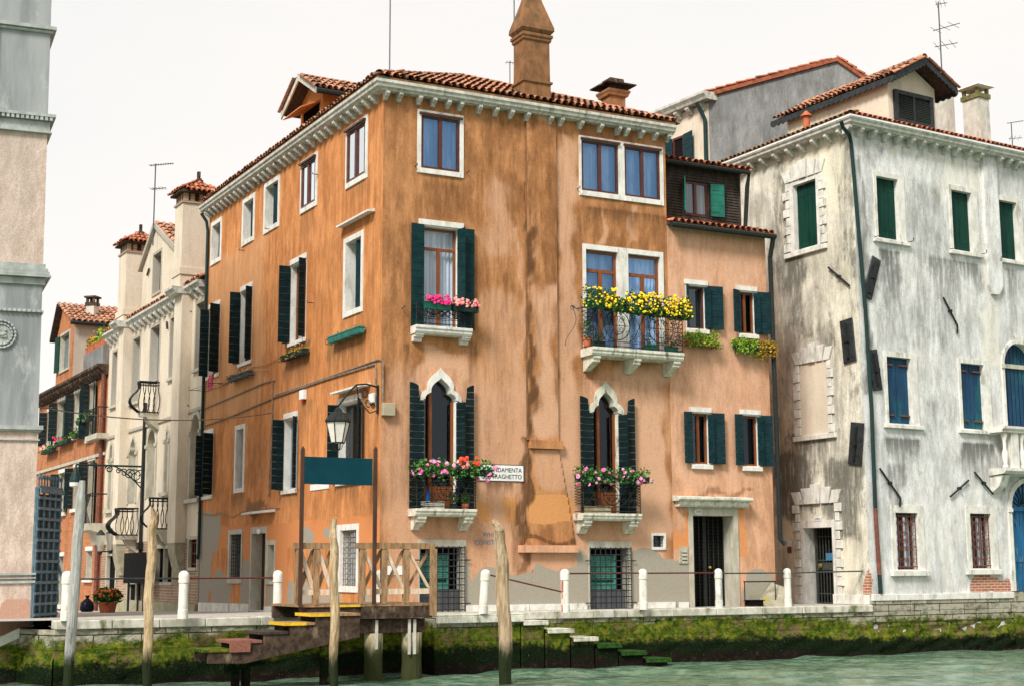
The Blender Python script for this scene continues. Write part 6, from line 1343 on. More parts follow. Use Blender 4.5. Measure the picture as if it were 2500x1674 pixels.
def bar(fr,x0,y0,x1,y1,tail=None):
    a=fr.px(x0,y0,.06);b=fr.px(x1,y1,.06);m_=((a[0]+b[0])/2,(a[1]+b[1])/2);mb=MB();mb.tube([fr.p(*a,.06),fr.p(*b,.06)],.028,5);mb.tube([fr.p(*m_,0),fr.p(*m_,.11)],.045,6)
    if tail: mb.tube([fr.p(*b,.06),fr.p(*fr.px(*tail,.04),.04)],.03,5)
    mb.build('tie_bar','iron',wh)
bar(WF,2303,726,2337,793,(2337,815));bar(WL,2022,653,2074,698);bar(WF,2148,1142,2198,1214,(2197,1235));bar(WF,2320,1211,2365,1171);bar(WF,2379,1151,2425,1205)
# dormer of the white house
DWf=-.7;DF=Fr(WF.p(0,0,DWf),WF.d);uc=3.30;zp=15.50;a,b=2.22,4.15;hr=1.27;dr_=.70;OV=.45
wr=DF.rect(2187,231,2268,307);wmid=(wr[0]+wr[1])/2
mb=MB();mb.prism(DF,[(a,ZH),(b,ZH),(b,zp-.66),(uc,zp-.18),(a,zp-.66)],-4.2,0);dm=mb.build('dormer','cream',wh)
mb=MB()
for sg_ in (-1,1): mb.prism(DF,[(uc,zp-.02),(uc+sg_*hr,zp-dr_),(uc+sg_*hr,zp-dr_-.08),(uc,zp-.12)],-4.6,OV)
mb.build('roof','dark_wood',dm)
mb=MB();n=9
for sg_ in (-1,1):
    pts=[(uc,zp+.0),(uc+sg_*(hr+.02),zp-dr_)];low=[]
    for i in range(n*4+1):
        t=1-i/(n*4);low.append((uc+sg_*(hr+.02)*t,zp-dr_*t-.17-.05*abs(math.sin(math.pi*i/4))))
    mb.prism(DF,pts+low,OV+.005,OV+.05)
    L_=5.2;pts=[];
    mb2f=Fr(DF.p(uc+sg_*(hr+.02),0,OV+.02),-DF.n);pp_=[(0,zp-dr_-.02),(L_,zp-dr_-.02)]+[(L_*(1-i/96),zp-dr_-.17-.05*abs(math.sin(math.pi*i/4))) for i in range(97)]
    mb.prism(mb2f,pp_,-.02,.02)
mb.build('scalloped_board','anchor_iron',dm)
for sg_ in (-1,1):
    d2=math.atan(dr_/hr);tiles(DF.p(uc+sg_*(hr+.05),zp-dr_-.01,-4.6),v3(DF.n,0),v3(-sg_*DF.d*math.cos(d2),math.sin(d2)),5.1,math.hypot(dr_,hr)-.25,lambda u,v:True,'tiles','roof_tile',dm)
ridge([DF.p(uc,zp+.02,.48),DF.p(uc,zp+.02,-4.6)],'ridge_tiles','roof_tile',dm)
mb=MB();z0,z1=wr[2],wr[3];ring(mb,DF,wr[0],wr[1],z0,z1,.13,.004,.10,tt=.12);mb.box(DF,wmid-.04,wmid+.04,z0,z1,.01,.08);wl=mb.build('window','anchor_iron',dm)
mb=MB();n=14
for i in range(n):
    z=z0+(z1-z0)*i/n
    for p0,p1 in ((wr[0],wmid-.04),(wmid+.04,wr[1])): mb.add([DF.p(p0,z,.06),DF.p(p1,z,.06),DF.p(p1,z+.05,.02),DF.p(p0,z+.05,.02)],[(0,1,2,3)])
mb.build('louvre','iron_grey',wl);MB().quad(DF.p(wr[0],z0,.012),DF.p(wr[1],z0,.012),DF.p(wr[1],z1,.012),DF.p(wr[0],z1,.012)).build('backing','interior_dark',wl)
# chimneys of the white house
def stack(par,fr,x0,x1,ytop,w_,mat,capf,hw=.3,zl=ZH):
    a=fr.px(x0,ytop,w_)[0];b=fr.px(x1,ytop,w_)[0];zt=fr.px((x0+x1)/2,ytop,w_)[1];hu=(b-a)/2;mb=MB();frus(mb,fr,(a+b)/2,w_-hw,[(hu,hw,zl),(hu,hw,zt)]);c_=mb.build('chimney',mat,par);capf(c_,fr,(a+b)/2,w_-hw,hu,zt,hw);return c_
def capA(c_,fr,uc,wc,hu,zt,hw=.3):
    mb=MB();frus(mb,fr,uc,wc,[(hu+.04,hw+.04,zt+.001),(hu+.04,hw+.04,zt+.14)])
    for sx in (-1,1):
        for sy in (-1,1): mb.box(fr,uc+sx*hu*.85-.04,uc+sx*hu*.85+.04,zt+.141,zt+.32,wc+sy*hw*.85-.05,wc+sy*hw*.85+.05)
    mb.build('vent','chimney_mossy',c_);mb=MB();frus(mb,fr,uc,wc,[(hu+.02,hw+.02,zt+.32),(hu+.14,hw+.14,zt+.36),(hu+.12,hw+.12,zt+.42),(hu*.6,hw*.6,zt+.50)]);mb.build('cap','tower_cap_white',c_)
stack(wh,WF,2388,2414,240,-.6,'chimney_pale',capA)
stack(wh,WF,2307,2327,205,-2.6,'chimney_pale',lambda *a:None)
q=WL.p(*WL.px(1969,300,-.8),-.8);t_=thing('flue_pot',(q[0],q[1],ZH+.3),'small terracotta flue pot on the roof edge of the white house','chimney pot');MB().lathe((q[0],q[1],ZH+.1),[(.12,0),(.10,.75),(.10,.85)],14).build('pot','terracotta',t_);MB().lathe((q[0],q[1],ZH+.96),[(.17,0),(.16,.03),(.03,.17)],14).build('cap','terracotta',t_)
# ================================================================ grey gabled house behind
GD=np.array([2.63,-4.52]);GA=aty(1733,400,47.5);GFr=Fr(GA,(.93,-.37))
gh=thing('grey_gabled_house',tuple(GA[:2])+(0,),'tall grey rendered gable wall with red tiles and a white end, behind the low house','house')
ga=GFr.px(1733,391);gp=GFr.px(2044,146);g2=GFr.px(2117,199);gb_=(g2[0]+.4,g2[1]-.3)
mb=MB();mb.prism(GFr,[(ga[0],4),(gb_[0],4),gb_,gp,ga[:1]+(GFr.px(1733,236)[1],)],-9,0)
mb.build('gable_wall','grey_render',gh)
zl_=GFr.px(1727,228)[1];mb=MB();mb.prism(GFr,[(ga[0]-.1,zl_-.16),(gp[0],gp[1]-.08),(gp[0],gp[1]+.05),(ga[0]-.1,zl_-.02)],-9,.10);mb.prism(GFr,[(gp[0]+.001,gp[1]-.08),(gb_[0]+.3,gb_[1]-.34),(gb_[0]+.3,gb_[1]-.20),(gp[0]+.001,gp[1]+.05)],-9,.10);mb.build('verge','roof_tile_red',gh)
dl=math.atan2(gp[1]-zl_,gp[0]-ga[0]);tiles(GFr.p(ga[0]-.1,zl_+.02,.12),v3(-GFr.n,0),v3(GFr.d*math.cos(dl),math.sin(dl)),9,math.hypot(gp[0]-ga[0],gp[1]-zl_)-.25,lambda u,v:u<1.5,'roof','roof_tile_red',gh)
dl2=math.atan2(gp[1]-gb_[1],gb_[0]-gp[0]);tiles(GFr.p(gb_[0]+.3,gb_[1]-.2,.12),v3(-GFr.n,0),v3(-GFr.d*math.cos(dl2),math.sin(dl2)),9,math.hypot(gp[0]-gb_[0]-.3,gp[1]-gb_[1]+.2)-.25,lambda u,v:u<1.5,'roof','roof_tile_red',gh)
# its white end wall facing the side
GL=Fr(GFr.p(ga[0]-.0,0,0),(.55,-.83));ul=GL.px(1560,300)[0];zc_=GL.px(1725,232)[1]
mb=MB();mb.prism(GL,[(ul,4),(0,4),(0,zc_-.3),(ul,zc_-.3)],-1,.0);mb.build('end_wall','cream',gh)
mb=MB();mb.prismu(GL,[(-.3,zc_),(.42,zc_),(.42,zc_-.08),(.34,zc_-.18),(.3,zc_-.26),(-.3,zc_-.26)],ul,.25);cn=mb.build('cornice','cornice_stone',gh)
corbels(cn,GL,[-.25,-.85,-1.45,-2.05,-2.65],zc_-.26,.16,.26,.26)
mb=MB();mb.tube([GL.p(-.2,zc_-.3,.35),GL.p(-.15,zc_-.6,.2),GL.p(-.08,zc_-.9,.1),GL.p(-.08,8,.1)],.07,8);mb.build('drainpipe','pipe_green',gh)
r=GL.rect(1645,340,1674,395,.0);mb=MB();mb.quad(GL.p(r[0],r[2]-1,.006),GL.p(r[1],r[2]-1,.006),GL.p(r[1],r[3],.006),GL.p(r[0],r[3],.006));wn=mb.build('window','interior_dark',gh)
leaf_shutter(GL,r[1],'R',.55,r[2]-1,r[3],172,'slate_green',wn,w=.06,planks=.3);leaf_shutter(GL,r[0],'L',.5,r[2]-1,r[3],170,'slate_green',wn,w=.06,planks=.3);mb=MB();ring(mb,GL,r[0]+.08,r[1]-.08,r[2]-.9,r[3]-.08,.08,.008,.05);mb.build('frame','brown_frame',wn)
# ================================================================ cream house along the side street
BF=LF;ub0=-13.62;ub1=BF.px(251.5,835,.3)[0]-.15;ZB=10.0
bh_=thing('cream_house',BF.p(ub0,-.4),'cream house with tall chimneys, gothic windows and bulging iron balconies, left of the orange house','house')
def bp_(x,y,c=1): return (x/2.704,(380 if c==1 else 920)+y/2.704)
holes=[];E4=[]
def bwin(x0,y0,x1,y1,nm='window',beh='stone_beige_dark',sill=True,sur=.10):
    r=BF.rect(x0,y0,x1,y1);wn,h=window(bh_,BF,r,(sur,sur,sur,.03),frame=None,pane='glass_dark',behind=beh,fw=-.22,bw=-.26,depth=.3,smat='cream_grey',proud=.02,name=nm,sill=(.12,.10,.10) if sill else None,sillmat='door_stone');holes.append(h);return wn
bwin(277,861,283,986);bwin(327,829,338,976);bwin(370,802,387,925,beh='interior_dark',sill=False);bwin(418,779,423,918);bwin(481,744,497,892)
# gothic and round headed row: niches with stone linings
def niche(x0,x1,ytop,yspr,ybot,pointed,sill=True):
    xc=(x0+x1)/2;u0=BF.px(x0,yspr)[0];u1=BF.px(x1,yspr)[0];z0=BF.px(xc,ybot)[1];zs=BF.px(xc,yspr)[1];zt=BF.px(xc,ytop)[1]
    c=(u0+u1)/2;hw=(u1-u0)/2
    if pointed: A=[(u0,z0)]+ogee(c,hw,zs,zt)+[(u1,z0)]
    else: A=[(u0,z0)]+[(c-hw*math.cos(math.pi*i/12),zs+(zt-zs)*math.sin(math.pi*i/12)) for i in range(13)]+[(u1,z0)]
    B=[(c+(q[0]-c)*(1+.16/hw),q[1]+(.14 if q[1]>z0+.01 else 0)) for q in A];n=len(A)
    mb=MB();P=[BF.p(q[0],q[1],w_) for w_ in (-.25,.04) for L_ in (A,B) for q in L_];fs=[]
    for i in range(n-1): fs+=[(2*n+i,3*n+i,3*n+i+1,2*n+i+1),(i,2*n+i,2*n+i+1,i+1),(n+i,n+i+1,3*n+i+1,3*n+i)]
    mb.add(P,fs);mb.box(BF,u0-.17,u0,zs-.02,zs+.10,.041,.09);mb.box(BF,u1,u1+.17,zs-.02,zs+.10,.041,.09);wn=mb.build('arched_window','door_stone',bh_)
    hu0,hu1,zt_=B[0][0]-.02,B[-1][0]+.02,max(q[1] for q in B)+.02
    mb=MB();bb=[BF.p(q[0],q[1],0) for q in B[1:-1]];top=[BF.p(q[0],zt_,0) for q in B[1:-1]];k=len(bb);mb.add(bb+top,[(i,i+1,k+i+1,k+i) for i in range(k-1)])
    for q0,q1 in ((hu0,B[1][0]),(B[-2][0],hu1)): mb.quad(BF.p(q0,z0,0),BF.p(q1,z0,0),BF.p(q1,zt_,0),BF.p(q0,zt_,0))
    mb.build('wall_infill','cream',bh_)
    MB().prism(BF,A,-.26,-.24).build('shutter','stone_beige_dark' if not pointed else 'cream_grey',wn)
    if sill: MB().box(BF,u0-.3,u1+.3,z0-.12,z0,.004,.14).build('sill','door_stone',wn)
    holes.append((hu0,hu1,z0,zt_))
niche(269,276,1084,1125,1243,False);niche(317,334,1066,1110,1228,True,False);niche(362,381,1049,1090,1214,False,False);niche(406,413,1045,1078,1200,True);niche(468,489,1011,1058,1216,False)
# ground floor
def bg(x0,y0,x1,y1,nm='window',beh='interior_dark',s=.1):
    r=BF.rect(x0,y0,x1,y1);wn,h=window(bh_,BF,r,(s,s,s,s),frame=None,pane=None,behind=beh,bw=-.12,depth=.14,smat='door_stone',name=nm);holes.append(h);return wn,r
bg(383,1338,398,1420);bg(403,1338,420,1420);wn,r=bg(462,1316,480,1384);mb=MB();grille(mb,BF,r,4,3,-.1,.02);mb.build('grille','rust',wn)
wn,r=bg(262,1356,279,1482,'door');MB().quad(BF.p(r[0]+.1,r[2],-.3),BF.p(r[1]-.1,r[2],-.3),BF.p(r[1]-.1,r[3],-.3),BF.p(r[0]+.1,r[3],-.3)).build('door_leaf','cream_grey',wn)
wn,r=bg(312,1424,330,1484,'door')
st(0,255,1180,500,1230,.25,.3);st(0,300,950,330,1000,.3,.2)
# brick shows where the render has gone
BRZ=BF.px(480,1312)[1]
wallgrid(BF,ub1,ub0,BRZ,ZB-.2,holes,E4,'wall','cream',bh_,.25)
brick('brick_worn',BF.d,(.26,.12,.07),(.36,.22,.13),(.42,.36,.27),bw=.3,rh=.09,ms=.016,dirt=.6)
brick('brick_orange',BF.d,(.38,.12,.035),(.50,.17,.05),(.40,.20,.10),bw=.36,rh=.11,ms=.014,dirt=.5)
wallgrid(BF,ub1,ub0,-.75,BRZ,holes,[],'brick_base','brick_worn',bh_,.4)
mb=MB();mb.box(BF,ub1+.1,ub0-.02,-.8,-.05,.004,.08);mb.build('plinth','render_wedge',bh_)
mb=MB();a,b=BF.p(ub1,0),BF.p(ub0,0);
for (p_,q_) in ((BF.p(ub1,0,0),BF.p(ub1,0,-7)),(BF.p(ub0,0,0),BF.p(ub0,0,-7)),(BF.p(ub0,0,-7),BF.p(ub1,0,-7))): mb.quad((p_[0],p_[1],-.8),(q_[0],q_[1],-.8),(q_[0],q_[1],ZB-.2),(p_[0],p_[1],ZB-.2))
mb.quad(BF.p(ub1,ZB-.2,0),BF.p(ub0,ZB-.2,0),BF.p(ub0,ZB+1.6,-3.5),BF.p(ub1,ZB+1.6,-3.5));mb.quad(BF.p(ub1,ZB+1.6,-3.5),BF.p(ub0,ZB+1.6,-3.5),BF.p(ub0,ZB-.2,-7),BF.p(ub1,ZB-.2,-7));mb.build('rear_wall','cream_grey',bh_)
tiles(BF.p(ub1,ZB+.03,.25),v3(BF.d,0),v3(-BF.n*ca,sa),ub0-ub1,3.8,lambda u,v:True,'roof','roof_tile',bh_,sp=.24,cl=.45,r=.105)
# projecting chimney breasts with tall stacks
def breast(xl,xo,xi,y,xt_l,xt_o,xt_i,ytop,ybase,zlow,oh_):
    w_=min(1.3,max(.35,solvew(BF,xo,xi,y)));u0=BF.px(xl,y,w_)[0];u1=BF.px(xo,y,w_)[0]
    mb=MB();mb.box(BF,u0,u1,zlow,ZB-.22,.004,w_);br=mb.build('chimney_breast','cream',bh_)
    zt=BF.px(xt_o,ytop,w_)[1];t0=BF.px(xt_l,ytop+60,w_)[0];t1=BF.px(xt_o,ytop+60,w_)[0];zb=BF.px(xt_o,ybase,w_)[1]
    mb=MB();mb.box(BF,t0,t1,ZB,zt,w_-1.25,w_);mb.box(BF,t0-.06,t1+.06,zb-.22,zb,w_-1.31,w_+.06);mb.box(BF,t0-.02,t1+.02,ZB,zb-.23,w_-1.27,w_+.03);c_=mb.build('chimney','cream',bh_)
    # tiled cap on little piers
    uc=(t0+t1)/2;wc=w_-.625;hu=(t1-t0)/2;hw=.62;mb=MB()
    for a_ in (-.9,-.3,.3,.9): mb.box(BF,uc+a_*hu-.07,uc+a_*hu+.07,zt,zt+.28,wc-hw+.02,wc-hw+.16);mb.box(BF,uc+a_*hu-.07,uc+a_*hu+.07,zt,zt+.28,wc+hw-.16,wc+hw-.02)
    for a_ in (-.5,0,.5): mb.box(BF,uc+hu-.15,uc+hu-.01,zt,zt+.28,wc+a_*hw-.07,wc+a_*hw+.07)
    mb.box(BF,t0-.05,t1+.05,zt-.06,zt+.001,wc-hw-.05,wc+hw+.05);mb.build('vent','brick_worn',c_)
    mb=MB();frus(mb,BF,uc,wc,[(hu+oh_,hw+oh_,zt+.28),(hu+oh_,hw+oh_,zt+.34),(.12,.12,zt+.78),(.12,.12,zt+.85),(.05,.05,zt+.9),(.05,.05,zt+1.15)]);cp=mb.build('cap','beam_wood',c_)
    R_=hu+oh_
    for (dr,nr,a_,b_) in ((BF.d,BF.n,hu+oh_,hw+oh_),(-BF.n,BF.d,hw+oh_,hu+oh_)):
        cpt=np.array(BF.p(uc,0,wc)[:2]);o_=cpt+nr*(b_+.05)-dr*a_;sl=math.atan2(.48,b_);L_=2*a_
        tiles((o_[0],o_[1],zt+.32),v3(dr,0),v3(-nr*math.cos(sl),math.sin(sl)),L_,math.hypot(.45,b_),lambda u,v,L_=L_,b_=b_,a_=a_,sl=sl: v*math.cos(sl)/b_<min(u,L_-u)/a_+.05,'tiles','roof_tile_red',cp,sp=.17,cl=.26,r=.075)
    return w_,u0,u1
zlow=BF.px(430,1322,.6)[1]
W1=breast(286.6,299,320,1150-250,290,307,346,613,752,BF.px(300,1325,.6)[1],.15)
W2=breast(416,434.5,457,1060,427,445.6,495.6,491,651,zlow,.15)
print('breasts',W1,W2)
# tapering corbels under the breasts
for (w_,u0,u1),zl in ((W1,BF.px(300,1325,.6)[1]),(W2,zlow)):
    MB().prismu(BF,[(.004,zl-.002),(w_,zl-.002),(w_*.9,zl-.3),(.1,zl-1.1),(.004,zl-1.1)],u0+.03,u1-.03).build('corbel','render_wedge',bh_)
# gable storey between the chimneys
g=[BF.px(345,760)[0],BF.px(428,700)[0]];zl_=BF.px(345.8,655.5)[1];zp_=BF.px(382.8,554)[1];zr_=BF.px(428,606)[1];up_=BF.px(382.8,560)[0];wr=BF.rect(376,625,392,708)
GH=[(wr[0]-.1,wr[1]+.1,wr[2]-.1,wr[3]+.1)];window(bh_,BF,wr,(.1,.1,.1,.1),frame=None,pane='glass_dark',behind='stone_beige_dark',fw=-.2,bw=-.24,smat='cream_grey')
zmid=min(zl_,zr_);
def gcl(u,z): return z<(zl_+(zp_-zl_)*(u-g[0])/(up_-g[0]) if u<up_ else zp_+(zr_-zp_)*(u-up_)/(g[1]-up_))
wallgrid(BF,g[0],g[1],ZB-.0,zp_,GH,[],'gable_wall','cream',bh_,.12,w=.002,clip=gcl)
mb=MB();mb.quad(BF.p(g[1],ZB-.2,.0),BF.p(g[1],ZB-.2,-4),BF.p(g[1],zr_,-4),BF.p(g[1],zr_,0));mb.quad(BF.p(g[0],ZB-.2,.0),BF.p(g[0],ZB-.2,-4),BF.p(g[0],zl_,-4),BF.p(g[0],zl_,0));mb.build('gable_side','cream',bh_)
mb=MB();t=.16
mb.prism(BF,[(g[0]-.15,zl_-.15),(g[0]-.15,zl_+.02),(up_,zp_+.16),(up_,zp_-.02)],-4,.14);mb.prism(BF,[(up_+.001,zp_-.02),(up_+.001,zp_+.16),(g[1]+.15,zr_+.02),(g[1]+.15,zr_-.15)],-4,.14);mb.build('gable_coping','cream_grey',bh_)
dl=math.atan2(zp_-zr_,g[1]-up_);tiles(BF.p(g[1]+.2,zr_+.02,.1),v3(-BF.n,0),v3(-BF.d*math.cos(dl),math.sin(dl)),4,math.hypot(zp_-zr_,g[1]-up_+.2),lambda u,v:True,'tiles','roof_tile',bh_,sp=.24,cl=.45,r=.105)
dl=math.atan2(zp_-zl_,up_-g[0]);tiles(BF.p(g[0]-.2,zl_+.02,.1),v3(-BF.n,0),v3(BF.d*math.cos(dl),math.sin(dl)),4,math.hypot(zp_-zl_,up_-g[0]+.2),lambda u,v:True,'tiles','roof_tile',bh_,sp=.24,cl=.45,r=.105)
# tiled roof seen behind, between second chimney and the orange house
f3=Fr(BF.p(0,0,-3),BF.d);q=f3.px(500,570);tiles(BF.p(ub0-2.2,q[1]-.9,-2.3),v3(BF.d,0),v3(-BF.n*ca,sa),2.4,2.4,lambda u,v:True,'tiles','roof_tile',bh_,sp=.24,cl=.45,r=.105)
mb=MB();mb.box(BF,ub0-2.2,ub0+.2,ZB-.2,q[1]-.85,-2.5,-2.35);mb.build('wall','cream_grey',bh_)
mb=MB();fr_=BF;prof=[(-.05,ZB),(.32,ZB),(.32,ZB-.08),(.24,ZB-.14),(.2,ZB-.22),(-.05,ZB-.22)];pth=[(ub1,0)]
segs=[(ub1,W1[1]-.03,0),(W1[1]-.03,W1[2]+.03,W1[0]+.03),(W1[2]+.03,W2[1]-.03,0),(W2[1]-.03,W2[2]+.03,W2[0]+.03),(W2[2]+.03,ub0,0)]
for a,b,w_ in segs: mb.prismu(BF,[(p_+w_,z) if p_>0 else (-.05,z) for p_,z in prof],a,b)
cn=mb.build('cornice','cornice_stone',bh_)
us=[];u=ub1+.3
while u<ub0-.1:
    if not any(a-.05<u<b+.05 for a,b,w_ in segs[1::2]): us.append(u)
    u+=.62
corbels(cn,BF,us,ZB-.22,.16,.24,.24)
mb=MB();zc=BF.px(400,1025)[1];z2=BF.px(420,1005)[1];mb.box(BF,ub1,ub0,zc-.05,zc+.05,.004,.06);mb.build('string_course','cream_grey',bh_)
# bulging iron balconies
def belly(x0,x1,ytop,ybot,pr,slabh=.2,plinth=True):
    u0=BF.px(x0,ybot,pr)[0];u1=BF.px(x1,ybot,0)[0];zb=BF.px((x0+x1)/2,ybot,pr)[1];h=BF.px((x0+x1)/2,ytop,pr)[1]-zb
    s=MB();s.prismu(BF,[(0,zb),(pr*.75,zb),(pr*.72,zb-.16),(0,zb-.16)],u0,u1);s.prismu(BF,[(0,zb-.161),(pr*.5,zb-.161),(pr*.35,zb-.4),(0,zb-.6)],u0+.15,u0+.4);s.prismu(BF,[(0,zb-.161),(pr*.5,zb-.161),(pr*.35,zb-.4),(0,zb-.6)],u1-.4,u1-.15);s=s.build('balcony','door_stone',bh_)
    mb=MB();pf=lambda t:(pr*(.78+.42*math.sin(math.pi*min(1,t*1.35))*(1-t*.35)) if t<.95 else pr*.8)
    n=13
    for i in range(n+1):
        u=u0+(u1-u0)*i/n;ubw=lambda t,i=i:0
        mb.tube([BF.p(u,zb+h*t,pf(t)) for t in np.linspace(0,1,10)],.018,4)
    for uu_,sg_ in ((u0,-1),(u1,1)):
        for k in range(4):
            w_=pr*.8*(k+.3)/4;mb.tube([BF.p(uu_+sg_*(pf(t)-pr*.75)*.8,zb+h*t,w_) for t in np.linspace(0,1,10)],.016,4)
    for t,rr_ in ((0,.02),(1,.03),(.9,.016)):
        mb.tube([BF.p(u0,zb+h*t,0),BF.p(u0,zb+h*t,pf(t)),BF.p(u1,zb+h*t,pf(t)),BF.p(u1,zb+h*t,0)],rr_,4)
    for k in range(6): mb.tube(scroll(BF,u0+(u1-u0)*(k+.5)/6,zb+h*.95,pr*.8,.07,1.2,1,0,10),.012,4)
    mb.build('railing','iron',s)
belly(322,388,918,993,.85);belly(266,336,1236,1302,.85);belly(353,409,1210,1286,.8)
# pipes
mb=MB();u=BF.px(347,1200,.08)[0];mb.tube([BF.p(u,BF.px(347,985,.08)[1],.08),BF.p(u,-.6,.08)],.06,8);mb.box(BF,u-.10,u+.10,BF.px(347,1340,.1)[1],BF.px(347,1330,.1)[1]+.1,.0,.2);mb.build('drainpipe','iron',bh_)
for x0,y0,x1,y1 in ((456,948,459,991),(359,673,364,656),(463,744,466,762),(407,785,408,803)): 
    mb=MB();mb.tube([BF.p(*BF.px(x0,y0,.05),.05),BF.p(*BF.px(x1,y1,.05),.05)],.035,4);mb.build('tie_bar','dark_wood',bh_)
bb=thing('notice_board',BF.p(*BF.px(330,1384,.3),.3),'large black panel standing in the passage front of the cream house','panel');a=BF.px(302,1384,.5)[0];b=BF.px(360,1384,.5)[0];zt=BF.px(331,1348,.5)[1];zb=BF.px(331,1423,.5)[1];MB().box(BF,a,b,zb,zt,.45,.5).build('board','board_black',bb)
mb=MB();mb.box(BF,a+.5,a+.6,-.7,zb,.42,.48);mb.box(BF,b-.6,b-.5,-.7,zb,.42,.48);mb.build('leg','iron',bb)
# green arm lamp
t=thing('arm_lamp',BF.p(*BF.px(344,1138,.1),.1),'green scrolled arm with a hanging street lamp on the cream house','street lamp')
z=BF.px(344,1138,.12)[1];u=BF.px(346,1138,.1)[0];lo,hi=.5,9
for _ in range(40):
    mi=(lo+hi)/2;q=BF.p(u,z,mi);d_=Vector(q)-Vector((0,0,EYE));a_=d_.dot(rr)/d_.dot(-(-f0));xx=CX+a_*F
    if xx>186: lo=mi
    else: hi=mi
AL=lo;mb=MB();mb.tube([BF.p(u,z,0),BF.p(u,z,AL)],.035,6)
A1=AL*.48
mb.tube([BF.p(u,z-.85*(1-i/8)**1.5,A1*i/8) for i in range(9)],.025,5)
for k in range(5):
    w_=A1*(.12+.17*k);rr_=.30*(1-k*.17);sf=Fr(BF.p(u,0,0),BF.n);mb.tube(scroll(sf,w_,z-.08-rr_,.0,rr_,1.4,1 if k%2 else -1,0),.02,4)
mb.tube(scroll(Fr(BF.p(u,0,0),BF.n),A1+.1,z-.12,0,.14,1.5,1),.025,4);mb.tube([BF.p(u,z,AL),BF.p(u,z-.15,AL)],.03,5);mb.build('arm','pipe_green',t)
q=BF.p(u,z-.15,AL);MB().lathe(q,[(.20,-.45),(.19,-.38),(.13,-.15),(.06,0)],14).build('shade','pipe_green',t);MB().lathe(q,[(.10,-.62),(.19,-.58),(.20,-.46)],14).build('globe','plastic_white',t)
# two small wall lanterns
for x,y,lab in ((245,1325,'small wall lantern at the corner of the brick house'),(270,1322,'small wall lantern beside the passage door of the cream house')):
    t=thing('wall_lantern',BF.p(*BF.px(x,y,.4),.4),lab,'lantern','small wall lanterns');q=BF.p(*BF.px(x,y,.4),.4)
    mb=MB();mb.lathe(q,[(.19,.30),(.15,.36),(.03,.5)],6);mb.lathe(q,[(.10,-.3),(.05,-.42)],6);mb.tube([(q[0],q[1],q[2]-.3),BF.p(BF.px(x,y,.4)[0],q[2]-.3,0)],.025,4);mb.build('bracket','iron',t);MB().lathe(q,[(.10,-.29),(.18,.29)],6).build('panes','lamp_glass',t)
# ================================================================ brick house further along
ur1=ub1-.02;ur0=BF.px(80,990,.3)[0];ZR_=BF.px(255,879,.3)[1]-.05
rh=thing('brick_house',BF.p(ur1,-.7),'orange brick house with a tiled gable at the far end of the side street','house');holes=[]
def rwin(c0,c1,c2,c3,cr=2,sh=True,lt=True):
    x0,y0=bp_(c0,c1,cr);x1,y1=bp_(c2,c3,cr);r=BF.rect(x0,y0,x1,y1);wn,h=window(rh,BF,r,frame=None,pane='glass_dark',behind='interior_dark',fw=-.2,bw=-.28,smat='door_stone',lintel=(.15,.16) if lt else None,sill=(.2,.14,.12));holes.append(h)
    if sh:
        leaf_shutter(BF,r[0]-.02,'L',.34,r[2],r[3],110,'dark_green',wn,w=.04);leaf_shutter(BF,r[1]+.02,'R',.5,r[2],r[3],168,'dark_green',wn,w=.04)
    return r
rr1=rwin(318,235,333,448);rr2=rwin(385,170,432,400);rwin(497,112,527,375);rr4=rwin(598,55,618,395)
rwin(395,640,430,888);rwin(492,600,520,860);rwin(588,560,612,965);rwin(573,1150,602,1325,sh=False);rwin(384,1185,406,1500,sh=False)
wallgrid(BF,ur0,ur1,-.9,ZR_-.2,holes,[],'wall','brick_orange',rh,.4)
mb=MB();ringz=[(-.05,ZR_),(.42,ZR_),(.42,ZR_-.1),(.2,ZR_-.3),(.12,ZR_-.42),(-.05,ZR_-.42)];mb.prismu(BF,ringz,ur0,ur1);cn=mb.build('cornice','beam_wood',rh)
corbels(cn,BF,list(np.arange(ur0+.3,ur1,.5)),ZR_-.2,.18,.36,.24,mat='beam_wood')
mb=MB();zc=BF.px(bp_(600,530,2)[0],bp_(600,530,2)[1])[1];mb.box(BF,ur0,ur1,zc-.06,zc+.06,.004,.07);mb.build('string_course','door_stone',rh)
mb=MB()
for (p_,q_) in ((BF.p(ur0,0,0),BF.p(ur0,0,-8)),(BF.p(ur1,0,0),BF.p(ur1,0,-8))): mb.quad((p_[0],p_[1],-.9),(q_[0],q_[1],-.9),(q_[0],q_[1],ZR_-.2),(p_[0],p_[1],ZR_-.2))
mb.quad(BF.p(ur0,ZR_-.05,.2),BF.p(ur1,ZR_-.05,.2),BF.p(ur1,ZR_+.3,-8),BF.p(ur0,ZR_+.3,-8));mb.build('rear_wall','brick_orange',rh)
# set back upper storey with gable
w_=-.9;f4=Fr(BF.p(0,0,w_),BF.d)
ga=[f4.px(131,822),f4.px(153.5,748)];ue=f4.px(182,800)[0];ul_=f4.px(138,880)[0];zle=f4.px(135,826)[1];zpk=f4.px(153.5,750)[1];upk=f4.px(153.5,760)[0];zre=f4.px(181,786)[1]
wr=f4.rect(150,822,168,896);
wallgrid(f4,ul_,ue,ZR_-.1,zpk,[(wr[0]-.1,wr[1]+.1,wr[2]-.1,wr[3]+.1)],[],'gable_wall','brick_orange',rh,.12,clip=lambda u,z: z<(zle+(zpk-zle)*(u-ul_)/(upk-ul_) if u<upk else zpk+(zre-zpk)*(u-upk)/(ue-upk)))
wn,_h=window(rh,f4,wr,(.1,.1,.1,.1),frame=None,pane='glass_dark',behind='screen',bw=-.3,smat='door_stone',proud=.04);leaf_shutter(f4,wr[0]+.0,'L',.6,wr[2],wr[3],172,'shutter_green',wn,w=.05)
